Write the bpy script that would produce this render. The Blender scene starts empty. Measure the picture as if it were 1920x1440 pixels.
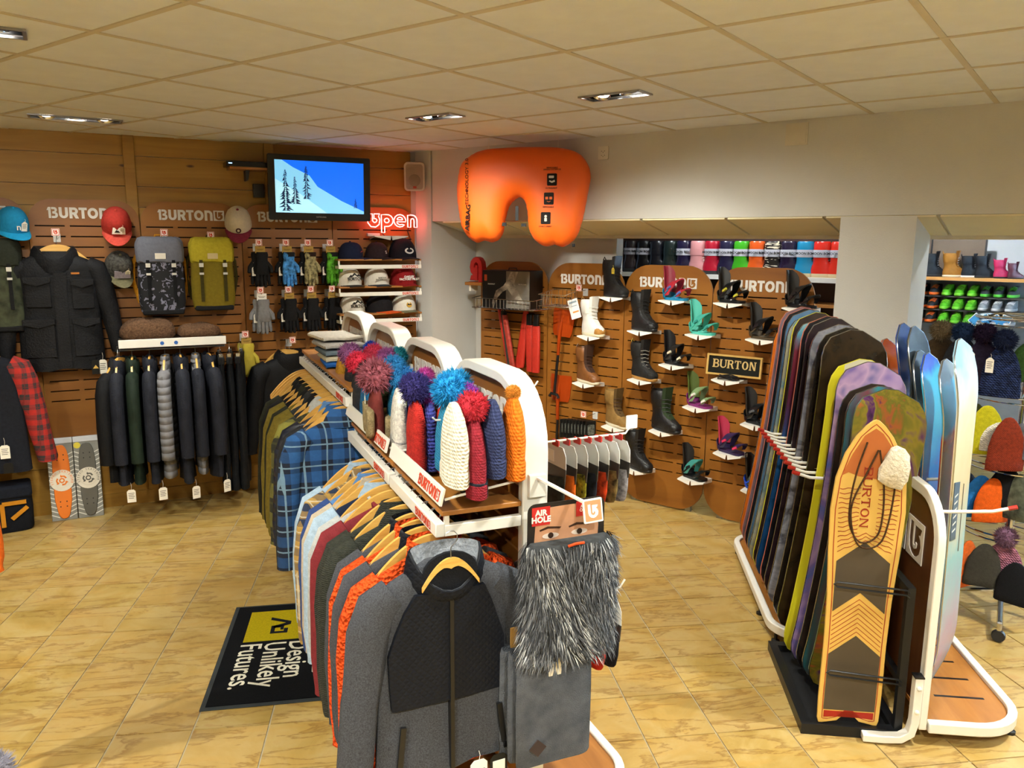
import bpy, bmesh, math, random
from mathutils import Vector, Matrix
from mathutils.geometry import tessellate_polygon, delaunay_2d_cdt
random.seed(11)
scene = bpy.context.scene
COL = scene.collection
PI = math.pi
rad = math.radians

# ------------------------------------------------------------------ camera
CAM_LOC = Vector((-1.4829, -2.3628, 1.9602))
yaw, pitch, roll = rad(36.795), rad(-10.144), rad(0.40)
fwd = Vector((math.cos(pitch) * math.cos(yaw), math.cos(pitch) * math.sin(yaw), math.sin(pitch)))
rgt = fwd.cross(Vector((0, 0, 1))).normalized()
upv = rgt.cross(fwd)
rg2 = rgt * math.cos(roll) + upv * math.sin(roll)
up2 = upv * math.cos(roll) - rgt * math.sin(roll)
cam_d = bpy.data.cameras.new('camera')
cam_d.sensor_width = 36.0
cam_d.lens = 27.83
cam_d.clip_start = 0.05
cam = bpy.data.objects.new('camera', cam_d)
COL.objects.link(cam)
m3 = Matrix((rg2, up2, -fwd)).transposed()
cam.matrix_world = Matrix.Translation(CAM_LOC) @ m3.to_4x4()
scene.camera = cam

# ------------------------------------------------------------------ world, exposure
world = bpy.data.worlds.new('world')
scene.world = world
world.use_nodes = True
world.node_tree.nodes['Background'].inputs[0].default_value = (0.55, 0.75, 1.0, 1)
world.node_tree.nodes['Background'].inputs[1].default_value = 0.6
scene.view_settings.view_transform = 'Standard'
scene.view_settings.look = 'None'
scene.view_settings.gamma = 1.0
scene.view_settings.use_curve_mapping = False
scene.view_settings.exposure = 0.16
scene.cycles.max_bounces = 6
scene.cycles.use_light_tree = False
scene.cycles.diffuse_bounces = 4
scene.cycles.glossy_bounces = 2
scene.cycles.transmission_bounces = 3
scene.cycles.caustics_reflective = False
scene.cycles.caustics_refractive = False

CEIL = 2.682                      # suspended ceiling height
WARM = (0.98, 0.98, 0.88)
def spot(loc, aim, power, angle=70, blend=0.7, col=WARM, size=0.035):
    d = bpy.data.lights.new('ceiling_spot', 'SPOT')
    d.energy = power; d.color = col; d.spot_size = rad(angle); d.spot_blend = blend
    d.shadow_soft_size = size
    o = bpy.data.objects.new('ceiling_spot', d); COL.objects.link(o)
    o.location = loc
    o.rotation_euler = (Vector(aim) - Vector(loc)).to_track_quat('-Z', 'Y').to_euler()
    return o
# the shop's recessed downlights, plus unseen ones added for bounce light: (centre, direction of the strip, lamps, [(aim, watts), ...])
FIX = [
    ((-0.28, 0.90), -24, 2, [((0.3, 2.9, 1.2), 50), ((-0.1, 2.6, 0.9), 40)]),
    ((0.93, 2.75), -24, 3, [((0.95, 3.45, 0.9), 10), ((1.5, 3.2, 1.0), 14), ((1.3, 2.0, 0.2), 40)]),
    ((2.11, 0.90), 90, 2, [((3.4, 1.3, 0.7), 42), ((2.7, 1.5, 0.0), 62)]),
    ((2.11, -0.30), 90, 2, [((3.7, 0.35, 0.6), 48), ((3.0, -0.4, 0.0), 62)]),
    ((0.95, -1.95), 90, 2, [((0.6, -0.6, 1.35), 105), ((2.1, -1.3, 1.0), 48)]),
    ((-0.75, -0.65), -24, 2, [((0.55, 0.1, 0.6), 62), ((-0.3, 0.3, 0.0), 45)]),
    ((-0.95, -2.9), 90, 2, [((-0.8, -3.0, 0.0), 190), ((1.7, -1.9, 0.5), 50)]),  # unseen from here down, added to bounce light onto the ceiling
    ((-2.1, 0.9), -24, 2, [((-2.2, 0.9, 0.0), 190), ((0.0, 2.8, 0.8), 50)]),
    ((2.2, -3.2), 90, 2, [((2.3, -2.0, 0.7), 50), ((1.9, -3.6, 0.0), 170)]),
    ((-2.4, -2.0), 90, 2, [((-2.2, -1.8, 0.0), 190), ((-2.4, -2.2, 0.0), 150)]),
]
LP = 1.9
for (cx, cy), ang, n, aims in FIX:
    a = rad(ang)
    for i, (aim, w) in enumerate(aims):
        k = (i - (len(aims) - 1) / 2) * 0.13
        spot((cx + k * math.cos(a), cy + k * math.sin(a), CEIL - 0.012), aim, w * LP, angle=84 if aim[2] > 0.05 else 140, blend=0.95)
# daylight from the shop window of the next room (the window pane itself is built with the room)
wd = bpy.data.lights.new('window_daylight', 'AREA')
wd.shape = 'RECTANGLE'; wd.size = 3.4; wd.size_y = 1.5; wd.energy = 3600; wd.color = (0.46, 0.73, 1.0)
wo = bpy.data.objects.new('window_daylight', wd); COL.objects.link(wo)
wo.location = (6.2, -5.32, 1.45); wo.rotation_euler = (rad(-90), 0, 0)
# unseen spots added under the next room's ceiling to brighten its goods, neutral white
for loc, aim, w in (((4.35, 0.3, 2.66), (5.0, 0.2, 1.8), 55), ((4.5, -0.6, 2.66), (5.0, -0.3, 1.8), 40), ((6.6, -1.1, 2.66), (7.7, -1.2, 1.5), 160), ((5.2, -2.6, 2.66), (3.5, -2.1, 1.0), 90), ((6.0, 1.5, 2.66), (6.0, 1.5, 0.0), 80)):
    spot(loc, aim, w, 110, 0.9, (0.93, 0.97, 1.0))

# ------------------------------------------------------------------ helpers
FW = (0.0, 0.0, 0.0)                 # frames: origin x, y and heading of the local x axis (degrees)
FL = (0.846, 3.624, -26.565)         # along the pine wall, local -y into the room
FR = (3.81, 1.95, -90.0)             # along the boot wall, local -y into the room
FG = (0.42, -1.03, 60.0)             # along the clothes gondola, away from the door end
FB = (1.85, -1.92, 30.0)             # along the snowboard rack
def srgb(h):
    h = h.lstrip('#')
    c = [int(h[i:i + 2], 16) / 255 for i in (0, 2, 4)]
    return tuple(((x + 0.055) / 1.055) ** 2.4 if x > 0.04045 else x / 12.92 for x in c) + (1.0,)
def shade(h, k):
    c = srgb(h)
    return tuple(min(1, x * k) for x in c[:3]) + (1.0,)
_mats = {}
class NG:
    def __init__(s, name):
        s.m = bpy.data.materials.new(name); s.m.use_nodes = True
        s.t = s.m.node_tree; s.b = s.t.nodes['Principled BSDF']
    def n(s, kind, ins=None, **kw):
        nd = s.t.nodes.new(kind)
        for k, v in kw.items(): setattr(nd, k, v)
        for k, v in (ins or {}).items(): s.set(nd, k, v)
        return nd
    def set(s, nd, k, v):
        if hasattr(v, 'is_linked') or isinstance(v, bpy.types.NodeSocket): s.t.links.new(v, nd.inputs[k])
        elif isinstance(v, bpy.types.Node): s.t.links.new(v.outputs[0], nd.inputs[k])
        else: nd.inputs[k].default_value = v
    def p(s, k, v): s.set(s.b, k, v)
    def coord(s, kind='Object', scale=(1, 1, 1), rot=(0, 0, 0), rnd=False):
        tc = s.n('ShaderNodeTexCoord'); out = tc.outputs[kind]
        if rnd:
            oi = s.n('ShaderNodeObjectInfo')
            mm = s.n('ShaderNodeMath', {0: oi.outputs['Random'], 1: 37.0}, operation='MULTIPLY')
            out = s.n('ShaderNodeVectorMath', {0: out, 1: mm}, operation='ADD').outputs[0]
        return s.n('ShaderNodeMapping', {'Vector': out, 'Scale': scale, 'Rotation': rot}).outputs[0]
    def noise(s, vec, scale, detail=4, rough=0.55, dist=0.0):
        return s.n('ShaderNodeTexNoise', {'Vector': vec, 'Scale': scale, 'Detail': detail, 'Roughness': rough, 'Distortion': dist}).outputs[0]
    def ramp(s, fac, stops, interp='LINEAR'):
        r = s.n('ShaderNodeValToRGB', {0: fac}); cr = r.color_ramp; cr.interpolation = interp
        while len(cr.elements) < len(stops): cr.elements.new(0.5)
        for e, (p_, c) in zip(cr.elements, stops):
            e.position = p_; e.color = srgb(c) if isinstance(c, str) else c
        return r.outputs[0]
    def mix(s, fac, a, b, blend='MIX'):
        m = s.n('ShaderNodeMix', data_type='RGBA', blend_type=blend)
        s.set(m, 0, fac); s.set(m, 6, srgb(a) if isinstance(a, str) else a); s.set(m, 7, srgb(b) if isinstance(b, str) else b)
        return m.outputs[2]
    def math(s, op, a, b=0.0):
        return s.n('ShaderNodeMath', {0: a, 1: b}, operation=op).outputs[0]
    def bump(s, height, strength=0.3, dist=0.01):
        s.p('Normal', s.n('ShaderNodeBump', {'Height': height, 'Strength': strength, 'Distance': dist}).outputs[0])
def mat(col, rough=0.6, metal=0.0, var=0.12, vs=14.0, bump=0.0, bs=160.0, kind='noise', emit=0.0, alpha=1.0, trans=0.0, name=None):
    key = ('m', col, rough, metal, var, vs, bump, bs, kind, emit, alpha, trans)
    if key in _mats: return _mats[key]
    g = NG(name or 'paint_' + col.lstrip('#'))
    g.p('Roughness', rough); g.p('Metallic', metal)
    if rough >= 0.55 and metal == 0: g.p('Specular IOR Level', 0.18)
    co = g.coord()
    if var > 0:
        nz = g.noise(co, vs)
        g.p('Base Color', g.ramp(nz, [(0.25, shade(col, 1 - var * 1.6)), (0.75, shade(col, 1 + var))]))
    else: g.p('Base Color', srgb(col))
    if bump > 0:
        if kind == 'noise': h = g.noise(co, bs, 3)
        elif kind == 'knit':
            w = g.n('ShaderNodeTexWave', {'Vector': co, 'Scale': bs, 'Distortion': 2.5, 'Detail': 1.0, 'Detail Scale': 1.5}, bands_direction='DIAGONAL').outputs[1]
            w2 = g.n('ShaderNodeTexWave', {'Vector': co, 'Scale': bs * 0.6, 'Distortion': 1.0}, bands_direction='Z').outputs[1]
            h = g.math('ADD', w, w2)
        elif kind == 'quilt':
            cx = g.n('ShaderNodeSeparateXYZ', {0: co})
            a = g.math('ABSOLUTE', g.math('SINE', g.math('MULTIPLY', g.math('ADD', cx.outputs[0], cx.outputs[2]), bs)))
            b = g.math('ABSOLUTE', g.math('SINE', g.math('MULTIPLY', g.math('SUBTRACT', cx.outputs[0], cx.outputs[2]), bs)))
            h = g.math('POWER', g.math('MINIMUM', a, b), 0.5)
        elif kind == 'rib':
            cx = g.n('ShaderNodeSeparateXYZ', {0: co})
            h = g.math('ABSOLUTE', g.math('SINE', g.math('MULTIPLY', cx.outputs[2], bs)))
        elif kind == 'cells':
            h = g.n('ShaderNodeTexVoronoi', {'Vector': co, 'Scale': bs}).outputs[0]
        g.bump(h, bump, 0.012 if kind != 'knit' else 0.006)
    if emit > 0:
        g.p('Emission Color', srgb(col)); g.p('Emission Strength', emit)
    if alpha < 1: g.p('Alpha', alpha)
    if trans > 0: g.p('Transmission Weight', trans)
    _mats[key] = g.m
    return g.m
def fabric(col, var=0.16, rough=0.85, bump=0.35, bs=260.0): return mat(col, rough, 0, var, 60.0, bump, bs, name='fabric_' + col.lstrip('#'))
def knit(col, bs=55.0, bump=0.9): return mat(col, 0.92, 0, 0.25, 90.0, bump * 0.45, bs * 1.7, 'knit', name='knit_' + col.lstrip('#'))
def plastic(col, rough=0.35): return mat(col, rough, 0, 0.05, 8.0, name='plastic_' + col.lstrip('#'))
def metal(col='#c8c8cc', rough=0.25): return mat(col, rough, 1.0, 0.05, 10.0, name='metal_' + col.lstrip('#'))
def plaid(base, c1, line, f=9.0, name='plaid'):
    key = ('plaid', base, c1, line, f)
    if key in _mats: return _mats[key]
    g = NG(name); g.p('Roughness', 0.9)
    co = g.coord(); x = g.n('ShaderNodeSeparateXYZ', {0: co})
    def band(o, ff, lo): return g.math('GREATER_THAN', g.math('FRACT', g.math('ADD', g.math('MULTIPLY', o, ff), 50.0)), lo)
    hx = g.math('ADD', x.outputs[0], x.outputs[1])
    s = g.math('MULTIPLY', g.math('ADD', band(hx, f, 0.5), band(x.outputs[2], f, 0.5)), 0.5)
    c = g.mix(s, base, c1)
    l = g.math('MAXIMUM', band(g.math('ADD', hx, 0.02), f, 0.93), band(g.math('ADD', x.outputs[2], 0.02), f, 0.93))
    c = g.mix(g.math('MULTIPLY', l, 0.65), c, line)
    g.p('Base Color', g.mix(0.5, c, g.ramp(g.noise(co, 40), [(0.2, (0.4, 0.4, 0.4, 1)), (0.8, (1, 1, 1, 1))]), 'MULTIPLY'))
    g.bump(g.noise(co, 300, 2), 0.25)
    _mats[key] = g.m
    return g.m
def timber(c1, c2, c3, scale=(1.2, 8, 30), rough=0.5, knots=False, name='timber', rnd=True):
    key = ('timber', c1, c2, c3, scale, rough, knots)
    if key in _mats: return _mats[key]
    g = NG(name); g.p('Roughness', rough)
    co = g.coord('Object', scale, rnd=rnd)
    nz = g.noise(co, 1.6, 6, 0.6, 0.6)
    c = g.ramp(nz, [(0.25, c1), (0.5, c2), (0.78, c3)])
    if knots:
        k = g.coord('Object', (2.2, 2.2, 6.0), rnd=rnd)
        v = g.n('ShaderNodeTexVoronoi', {'Vector': k, 'Scale': 1.15, 'Randomness': 1.0}).outputs[0]
        c = g.mix(g.ramp(v, [(0.045, (1, 1, 1, 1)), (0.09, (0, 0, 0, 1))]), c, '#4a2c12')
    g.p('Base Color', c); g.bump(nz, 0.12)
    _mats[key] = g.m
    return g.m
def graphic(cols, scale=4.0, stretch=(1, 1, 1), dist=1.5, rough=0.24, detail=3, interp='LINEAR', name='board_print'):
    key = ('graphic', tuple(cols), scale, stretch, dist, rough, interp)
    if key in _mats: return _mats[key]
    g = NG(name); g.p('Roughness', rough)
    g.p('Specular IOR Level', 0.35)
    co = g.coord('Object', stretch)
    nz = g.noise(co, scale, detail, 0.6, dist)
    n = len(cols)
    g.p('Base Color', g.ramp(nz, [(0.28 + 0.44 * i / max(1, n - 1), c) for i, c in enumerate(cols)], interp))
    _mats[key] = g.m
    return g.m
def bands(stops, axis=2, lo=0.0, hi=1.0, rough=0.24, blur=0.03, interp='LINEAR', name='board_bands'):
    """colour bands printed along one object axis"""
    key = ('bands', tuple(stops), axis, lo, hi, rough, blur, interp)
    if key in _mats: return _mats[key]
    g = NG(name); g.p('Roughness', rough); g.p('Specular IOR Level', 0.35)
    co = g.coord(); x = g.n('ShaderNodeSeparateXYZ', {0: co})
    f = g.n('ShaderNodeMapRange', {0: x.outputs[axis], 1: lo, 2: hi}).outputs[0]
    f = g.math('ADD', f, g.math('MULTIPLY', g.math('SUBTRACT', g.noise(co, 5, 3), 0.5), blur * 4))
    g.p('Base Color', g.ramp(f, list(stops), interp))
    _mats[key] = g.m
    return g.m

class MB:
    """collects geometry for one mesh object"""
    def __init__(s): s.v = []; s.f = []; s.mi = []; s.cur = 0
    def add(s, vs, fs, M=None):
        b = len(s.v)
        for p in vs:
            p = Vector(p)
            s.v.append(M @ p if M is not None else p)
        for f in fs: s.f.append(tuple(i + b for i in f)); s.mi.append(s.cur)
        return s
    def use(s, i): s.cur = i; return s
    def box(s, x0, x1, y0, y1, z0, z1, M=None):
        vs = [(x, y, z) for z in (z0, z1) for y in (y0, y1) for x in (x0, x1)]
        return s.add(vs, [(0, 2, 3, 1), (4, 5, 7, 6), (0, 1, 5, 4), (2, 6, 7, 3), (0, 4, 6, 2), (1, 3, 7, 5)], M)
    def loft(s, rings, cap=True, close=False, M=None):
        n = len(rings[0]); vs = [p for r in rings for p in r]; fs = []
        m = len(rings)
        for i in range(m if close else m - 1):
            a = i * n; b = ((i + 1) % m) * n
            for j in range(n):
                k = (j + 1) % n
                fs.append((a + j, a + k, b + k, b + j))
        if cap and not close:
            fs.append(tuple(range(n - 1, -1, -1))); fs.append(tuple((m - 1) * n + j for j in range(n)))
        return s.add(vs, fs, M)
    def tube(s, pts, r, n=8, closed=False, M=None, flat=1.0, cap=True):
        pts = [Vector(p) for p in pts]; m = len(pts)
        rr = r if isinstance(r, (list, tuple)) else [r] * m
        rings = []; prev = None
        for i, p in enumerate(pts):
            if closed: t = pts[(i + 1) % m] - pts[i - 1]
            else: t = pts[min(i + 1, m - 1)] - pts[max(i - 1, 0)]
            if t.length < 1e-9: t = Vector((0, 0, 1))
            t.normalize()
            if prev is None:
                a = Vector((0, 0, 1)) if abs(t.z) < 0.9 else Vector((0, 1, 0))
                u = (a - t * a.dot(t)).normalized()
            else:
                u = prev - t * prev.dot(t)
                u = u.normalized() if u.length > 1e-6 else prev
            prev = u; w = t.cross(u)
            rings.append([p + (u * math.cos(2 * PI * j / n) + w * math.sin(2 * PI * j / n) * flat) * rr[i] for j in range(n)])
        return s.loft(rings, cap, closed, M)
    def bar(s, pts, w, h, closed=False, M=None, up=(0, 0, 1)):
        """rectangular section swept along a path (w across, h along up)"""
        pts = [Vector(p) for p in pts]; m = len(pts); up = Vector(up); rings = []
        for i, p in enumerate(pts):
            t = (pts[(i + 1) % m] - pts[i - 1]) if closed else (pts[min(i + 1, m - 1)] - pts[max(i - 1, 0)])
            t.normalize(); sd = t.cross(up)
            if sd.length < 1e-6: sd = Vector((1, 0, 0))
            sd.normalize(); u2 = sd.cross(t)
            k = 1.0
            rings.append([p + sd * (a * w / 2 * k) + u2 * (b * h / 2) for a, b in ((-1, -1), (1, -1), (1, 1), (-1, 1))])
        return s.loft(rings, True, closed, M)
    def prism(s, loops, y0, y1, M=None):
        """2-D loops (x, z), first is the outline, the others holes; extruded along y"""
        if not isinstance(loops[0][0], (list, tuple)): loops = [loops]
        flat = [p for l in loops for p in l]; n = len(flat)
        tris = tessellate_polygon([[Vector((x, z, 0)) for x, z in l] for l in loops])
        vs = [(x, y0, z) for x, z in flat] + [(x, y1, z) for x, z in flat]
        fs = []
        for t in tris:
            a, b, c = [flat[i] for i in t]
            if (b[0] - a[0]) * (c[1] - a[1]) - (b[1] - a[1]) * (c[0] - a[0]) < 0: t = (t[0], t[2], t[1])
            fs.append(tuple(t)); fs.append((t[0] + n, t[2] + n, t[1] + n))
        b = 0
        for l in loops:
            ar = sum(l[i - 1][0] * l[i][1] - l[i][0] * l[i - 1][1] for i in range(len(l)))
            for i in range(len(l)):
                j = (i + 1) % len(l)
                q = (b + i, b + j, b + j + n, b + i + n)
                fs.append(q[::-1] if (ar > 0) == (l is loops[0]) else q)
            b += len(l)
        return s.add(vs, fs, M)
    def lathe(s, prof, n=20, M=None, sx=1.0, sy=1.0):
        rings = [[(r * sx * math.cos(2 * PI * j / n), r * sy * math.sin(2 * PI * j / n), z) for j in range(n)] for r, z in prof]
        return s.loft(rings, True, False, M)
    def ball(s, c, r, n=10, m=7, M=None, sx=1, sy=1, sz=1):
        rings = []
        for i in range(m + 1):
            a = PI * (i / m) - PI / 2
            rr = max(1e-4, math.cos(a)) * r
            rings.append([(c[0] + rr * sx * math.cos(2 * PI * j / n), c[1] + rr * sy * math.sin(2 * PI * j / n), c[2] + r * sz * math.sin(a)) for j in range(n)])
        return s.loft(rings, True, False, M)
    def mesh(s, name, mats, ang=40, smooth=True):
        me = bpy.data.meshes.new(name)
        me.from_pydata([tuple(p) for p in s.v], [], s.f)
        for m in (mats if isinstance(mats, (list, tuple)) else [mats]): me.materials.append(m)
        me.polygons.foreach_set('material_index', s.mi)
        if smooth:
            me.polygons.foreach_set('use_smooth', [True] * len(me.polygons))
            me.set_sharp_from_angle(angle=rad(ang))
        me.update()
        return me
def rrect(x0, x1, z0, z1, r, n=5, corners='abcd'):
    """rounded rectangle outline, counter-clockwise; corners a=bottom left b=bottom right c=top right d=top left"""
    out = []
    for cx, cz, a0, k in ((x0 + r, z0 + r, 180, 'a'), (x1 - r, z0 + r, 270, 'b'), (x1 - r, z1 - r, 0, 'c'), (x0 + r, z1 - r, 90, 'd')):
        if k in corners:
            for i in range(n + 1):
                a = rad(a0 + 90 * i / n); out.append((cx + r * math.cos(a), cz + r * math.sin(a)))
        else: out.append((x0 if k in 'ad' else x1, z0 if k in 'ab' else z1))
    return out
def disc(cx, cz, r, n=16, sx=1.0): return [(cx + r * sx * math.cos(2 * PI * i / n), cz + r * math.sin(2 * PI * i / n)) for i in range(n)]
def T(x=0, y=0, z=0, rz=0, rx=0, ry=0, s=1.0):
    return Matrix.Translation((x, y, z)) @ Matrix.Rotation(rad(rz), 4, 'Z') @ Matrix.Rotation(rad(ry), 4, 'Y') @ Matrix.Rotation(rad(rx), 4, 'X') @ Matrix.Diagonal((s, s, s, 1))
def wmat(fr, loc, rz=0, rx=0, ry=0, s=1.0):
    return Matrix.Translation((fr[0], fr[1], 0)) @ Matrix.Rotation(rad(fr[2]), 4, 'Z') @ T(*loc, rz=rz, rx=rx, ry=ry, s=s)
def tag(o, label=None, cat=None, group=None, kind=None):
    if label: o['label'] = label
    if cat: o['category'] = cat
    if group: o['group'] = group
    if kind: o['kind'] = kind
    return o
def thing(name, label, cat, fr, loc, rz=0, group=None, rx=0, ry=0, s=1.0):
    o = bpy.data.objects.new(name, None); COL.objects.link(o)
    o.empty_display_size = 0.05
    o.matrix_world = wmat(fr, loc, rz, rx, ry, s)
    return tag(o, label, cat, group)
def link(name, me, parent=None):
    o = bpy.data.objects.new(name, me); COL.objects.link(o); o.parent = parent
    return o
def part(name, mb, mats, parent, label=None, sub=0, bev=0.0, ang=40, kind=None):
    me = mb.mesh(name, mats, ang) if isinstance(mb, MB) else mb
    o = link(name, me, parent)
    if bev:
        md = o.modifiers.new('bevel', 'BEVEL'); md.width = bev; md.segments = 2; md.limit_method = 'ANGLE'; md.angle_limit = rad(50)
    if sub:
        md = o.modifiers.new('subsurf', 'SUBSURF'); md.levels = sub; md.render_levels = sub
    return tag(o, label, kind=kind)
def solo(name, mb, mats, label, cat, fr, loc, rz=0, group=None, rx=0, ry=0, bev=0.0, sub=0, ang=40):
    o = part(name, mb, mats, None, None, sub, bev, ang)
    o.matrix_world = wmat(fr, loc, rz, rx, ry)
    return tag(o, label, cat, group)
def struct(name, mb, mats, parent=None, ang=40):
    o = part(name, mb, mats, parent, ang=ang)
    if parent is None: o['kind'] = 'structure'
    return o
def at(o, loc, rz=0, rx=0, ry=0, s=1.0):
    o.matrix_local = T(*loc, rz=rz, rx=rx, ry=ry, s=s)
    return o
def recolour(o, *mats):
    for i, m in enumerate(mats):
        o.material_slots[i].link = 'OBJECT'; o.material_slots[i].material = m
    return o
def dup(root, label, fr=None, loc=None, rz=0, group=None, rx=0, ry=0):
    r = root.copy(); COL.objects.link(r); r['label'] = label
    if group: r['group'] = group
    if fr: r.matrix_world = wmat(fr, loc, rz, rx, ry)
    for ch in root.children:
        c = ch.copy(); COL.objects.link(c); c.parent = r
        for g in ch.children:
            d = g.copy(); COL.objects.link(d); d.parent = c
    return r
# ---------------------------------------------------------------- lettering
def arc(cx, cz, rx, rz_, a0, a1, n=7): return [(cx + rx * math.cos(rad(a0 + (a1 - a0) * i / n)), cz + rz_ * math.sin(rad(a0 + (a1 - a0) * i / n))) for i in range(n + 1)]
def burton_loops():
    """heavy display capitals of the wall lettering, cap height 1; list of letters, each [outline, holes...]"""
    L = []; x = 0.0
    # one-and-three shaped B
    L.append([[(0.0, 0.72), (0.13, 1.0), (0.33, 1.0), (0.33, 0.0), (0.13, 0.0), (0.13, 0.72)]])
    L.append([[(0.38, 1.0)] + arc(0.62, 0.76, 0.22, 0.24, 90, -60, 6) + arc(0.62, 0.29, 0.27, 0.29, 60, -90, 6) + [(0.38, 0.0), (0.38, 0.2), (0.6, 0.2)] + arc(0.6, 0.3, 0.08, 0.1, -60, 60, 4) + [(0.45, 0.42), (0.45, 0.6)] + arc(0.58, 0.72, 0.07, 0.09, -60, 60, 4) + [(0.38, 0.8)]])
    x = 0.98
    L.append([[(x, 1.0), (x, 0.35)] + arc(x + 0.37, 0.36, 0.37, 0.36, 180, 360, 10) + [(x + 0.74, 1.0), (x + 0.5, 1.0), (x + 0.5, 0.36)] + arc(x + 0.37, 0.36, 0.13, 0.14, 0, -180, 6) + [(x + 0.24, 1.0)]])
    x = 1.82
    L.append([[(x, 0), (x, 1.0), (x + 0.45, 1.0)] + arc(x + 0.42, 0.68, 0.3, 0.32, 85, -55, 7) + [(x + 0.76, 0.0), (x + 0.48, 0.0), (x + 0.3, 0.36), (x + 0.24, 0.36), (x + 0.24, 0.0)],
              [(x + 0.24, 0.78), (x + 0.24, 0.56)] + arc(x + 0.4, 0.67, 0.09, 0.11, -90, 90, 5)])
    x = 2.6
    L.append([[(x, 1.0), (x, 0.78), (x + 0.22, 0.78), (x + 0.22, 0.0), (x + 0.46, 0.0), (x + 0.46, 0.78), (x + 0.68, 0.78), (x + 0.68, 1.0)]])
    x = 3.32
    L.append([disc(x + 0.44, 0.5, 0.5, 20, 0.88), disc(x + 0.44, 0.5, 0.25, 16, 0.8)])
    x = 4.3
    L.append([[(x, 0), (x, 1.0), (x + 0.4, 1.0)] + arc(x + 0.37, 0.6, 0.37, 0.4, 85, 0, 6) + [(x + 0.74, 0.0), (x + 0.5, 0.0), (x + 0.5, 0.6)] + arc(x + 0.37, 0.6, 0.13, 0.17, 0, 90, 4) + [(x + 0.24, 0.77), (x + 0.24, 0.0)]])
    return L
ARROW = [(0.06, 1.0), (0.32, 1.0), (0.32, 0.36), (0.38, 0.26), (0.50, 0.22), (0.62, 0.28), (0.66, 0.42), (0.57, 0.46), (0.54, 0.36), (0.48, 0.33), (0.42, 0.37), (0.41, 0.45), (0.41, 0.94), (0.95, 0.94), (0.86, 0.74), (0.74, 0.72), (0.88, 0.62), (0.95, 0.42), (0.88, 0.19), (0.70, 0.05), (0.50, 0.0), (0.29, 0.05), (0.12, 0.19), (0.06, 0.42)]
def arrow_loop(x, z, s): return [(x + px * s, z + pz * s) for px, pz in ARROW]
WORD_W = 6.2
def word_mb(h, t=0.004, square=True, frame_sign=True):
    mb = MB()
    for l in burton_loops(): mb.prism([[(x * h, z * h) for x, z in lp] for lp in l], -t, 0)
    if square:
        x0 = 5.14 * h; mb.prism([[(x0, 0), (x0 + h, 0), (x0 + h, h), (x0, h)], arrow_loop(x0 + 0.08 * h, 0.06 * h, 0.84 * h)[::-1]], -t, 0)
    return mb
_tx = {}
def text_mesh(s, size, mats, depth=0.0008, sx=1.0, align='CENTER', bold=0.0, shear=0.0):
    """flat lettering in the x-z plane facing -y"""
    key = (s, size, id(mats), sx, align, bold, depth, shear)
    if key in _tx: return _tx[key]
    cu = bpy.data.curves.new('lettering', 'FONT'); cu.body = s; cu.size = size; cu.align_x = align; cu.align_y = 'CENTER'
    cu.extrude = depth; cu.offset = bold; cu.shear = shear; cu.space_line = 0.85; cu.resolution_u = 2
    ob = bpy.data.objects.new('lettering', cu)
    me = bpy.data.meshes.new_from_object(ob)
    bpy.data.objects.remove(ob); bpy.data.curves.remove(cu)
    me.transform(Matrix.Rotation(PI / 2, 4, 'X') @ Matrix.Diagonal((sx, 1, 1, 1)))
    me.materials.clear(); me.materials.append(mats)
    _tx[key] = me
    return me
def text(s, size, mats, parent, loc, rz=0, rx=0, ry=0, **kw):
    o = link('lettering', text_mesh(s, size, mats, **kw), parent)
    return at(o, loc, rz, rx, ry)
WHITE = plastic('#efece4', 0.35)
WHITE_METAL = mat('#e9e6de', 0.3, 0, 0.03, name='white_powder_coat')
BLACK = plastic('#101012', 0.4)
RED_INK = mat('#c8452c', 0.6, 0, 0.0, name='red_ink')
PALE = mat('#d9d5cf', 0.55, 0, 0.04, name='pale_lettering')
CHROME = metal('#d8d9dd', 0.12)
STEEL = metal('#9a9ca0', 0.3)
PANEL = timber('#7d4a16', '#8b561c', '#976223', (0.6, 6, 3), 0.42, name='cherry_laminate', rnd=True)
HANGER_WOOD = timber('#c9923f', '#d8a552', '#e3b566', (3, 3, 30), 0.4, name='hanger_beech')
SHELF_WOOD = timber('#8f5a24', '#a36a2e', '#b27a3a', (1.5, 8, 8), 0.45, name='shelf_veneer')

# ================================================================== the setting
def view(p):
    d = Vector(p) - CAM_LOC; z = d.dot(fwd)
    if z < 0.3: return None
    return 960 + 1484.4 * d.dot(rg2) / z, 720 - 1484.4 * d.dot(up2) / z, z
def clip_half(poly, nx, ny, c):
    """keep the part of a polygon with nx*x + ny*y <= c"""
    out = []
    for i in range(len(poly)):
        a, b = poly[i - 1], poly[i]
        da, db = nx * a[0] + ny * a[1] - c, nx * b[0] + ny * b[1] - c
        if (da <= 0) != (db <= 0):
            t = da / (da - db); out.append((a[0] + (b[0] - a[0]) * t, a[1] + (b[1] - a[1]) * t))
        if db <= 0: out.append(b)
    return out
ca, sa = math.cos(rad(FL[2])), math.sin(rad(FL[2]))
WN = (-sa, ca)                                     # pine wall normal, pointing out of the room
WC = WN[0] * FL[0] + WN[1] * FL[1]
def flat_prism(mb, poly, z0, z1):
    n = len(poly)
    mb.add([(x, y, z0) for x, y in poly] + [(x, y, z1) for x, y in poly],
           [tuple(range(n - 1, -1, -1)), tuple(range(n, 2 * n))] + [(i, (i + 1) % n, (i + 1) % n + n, i + n) for i in range(n)])
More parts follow.
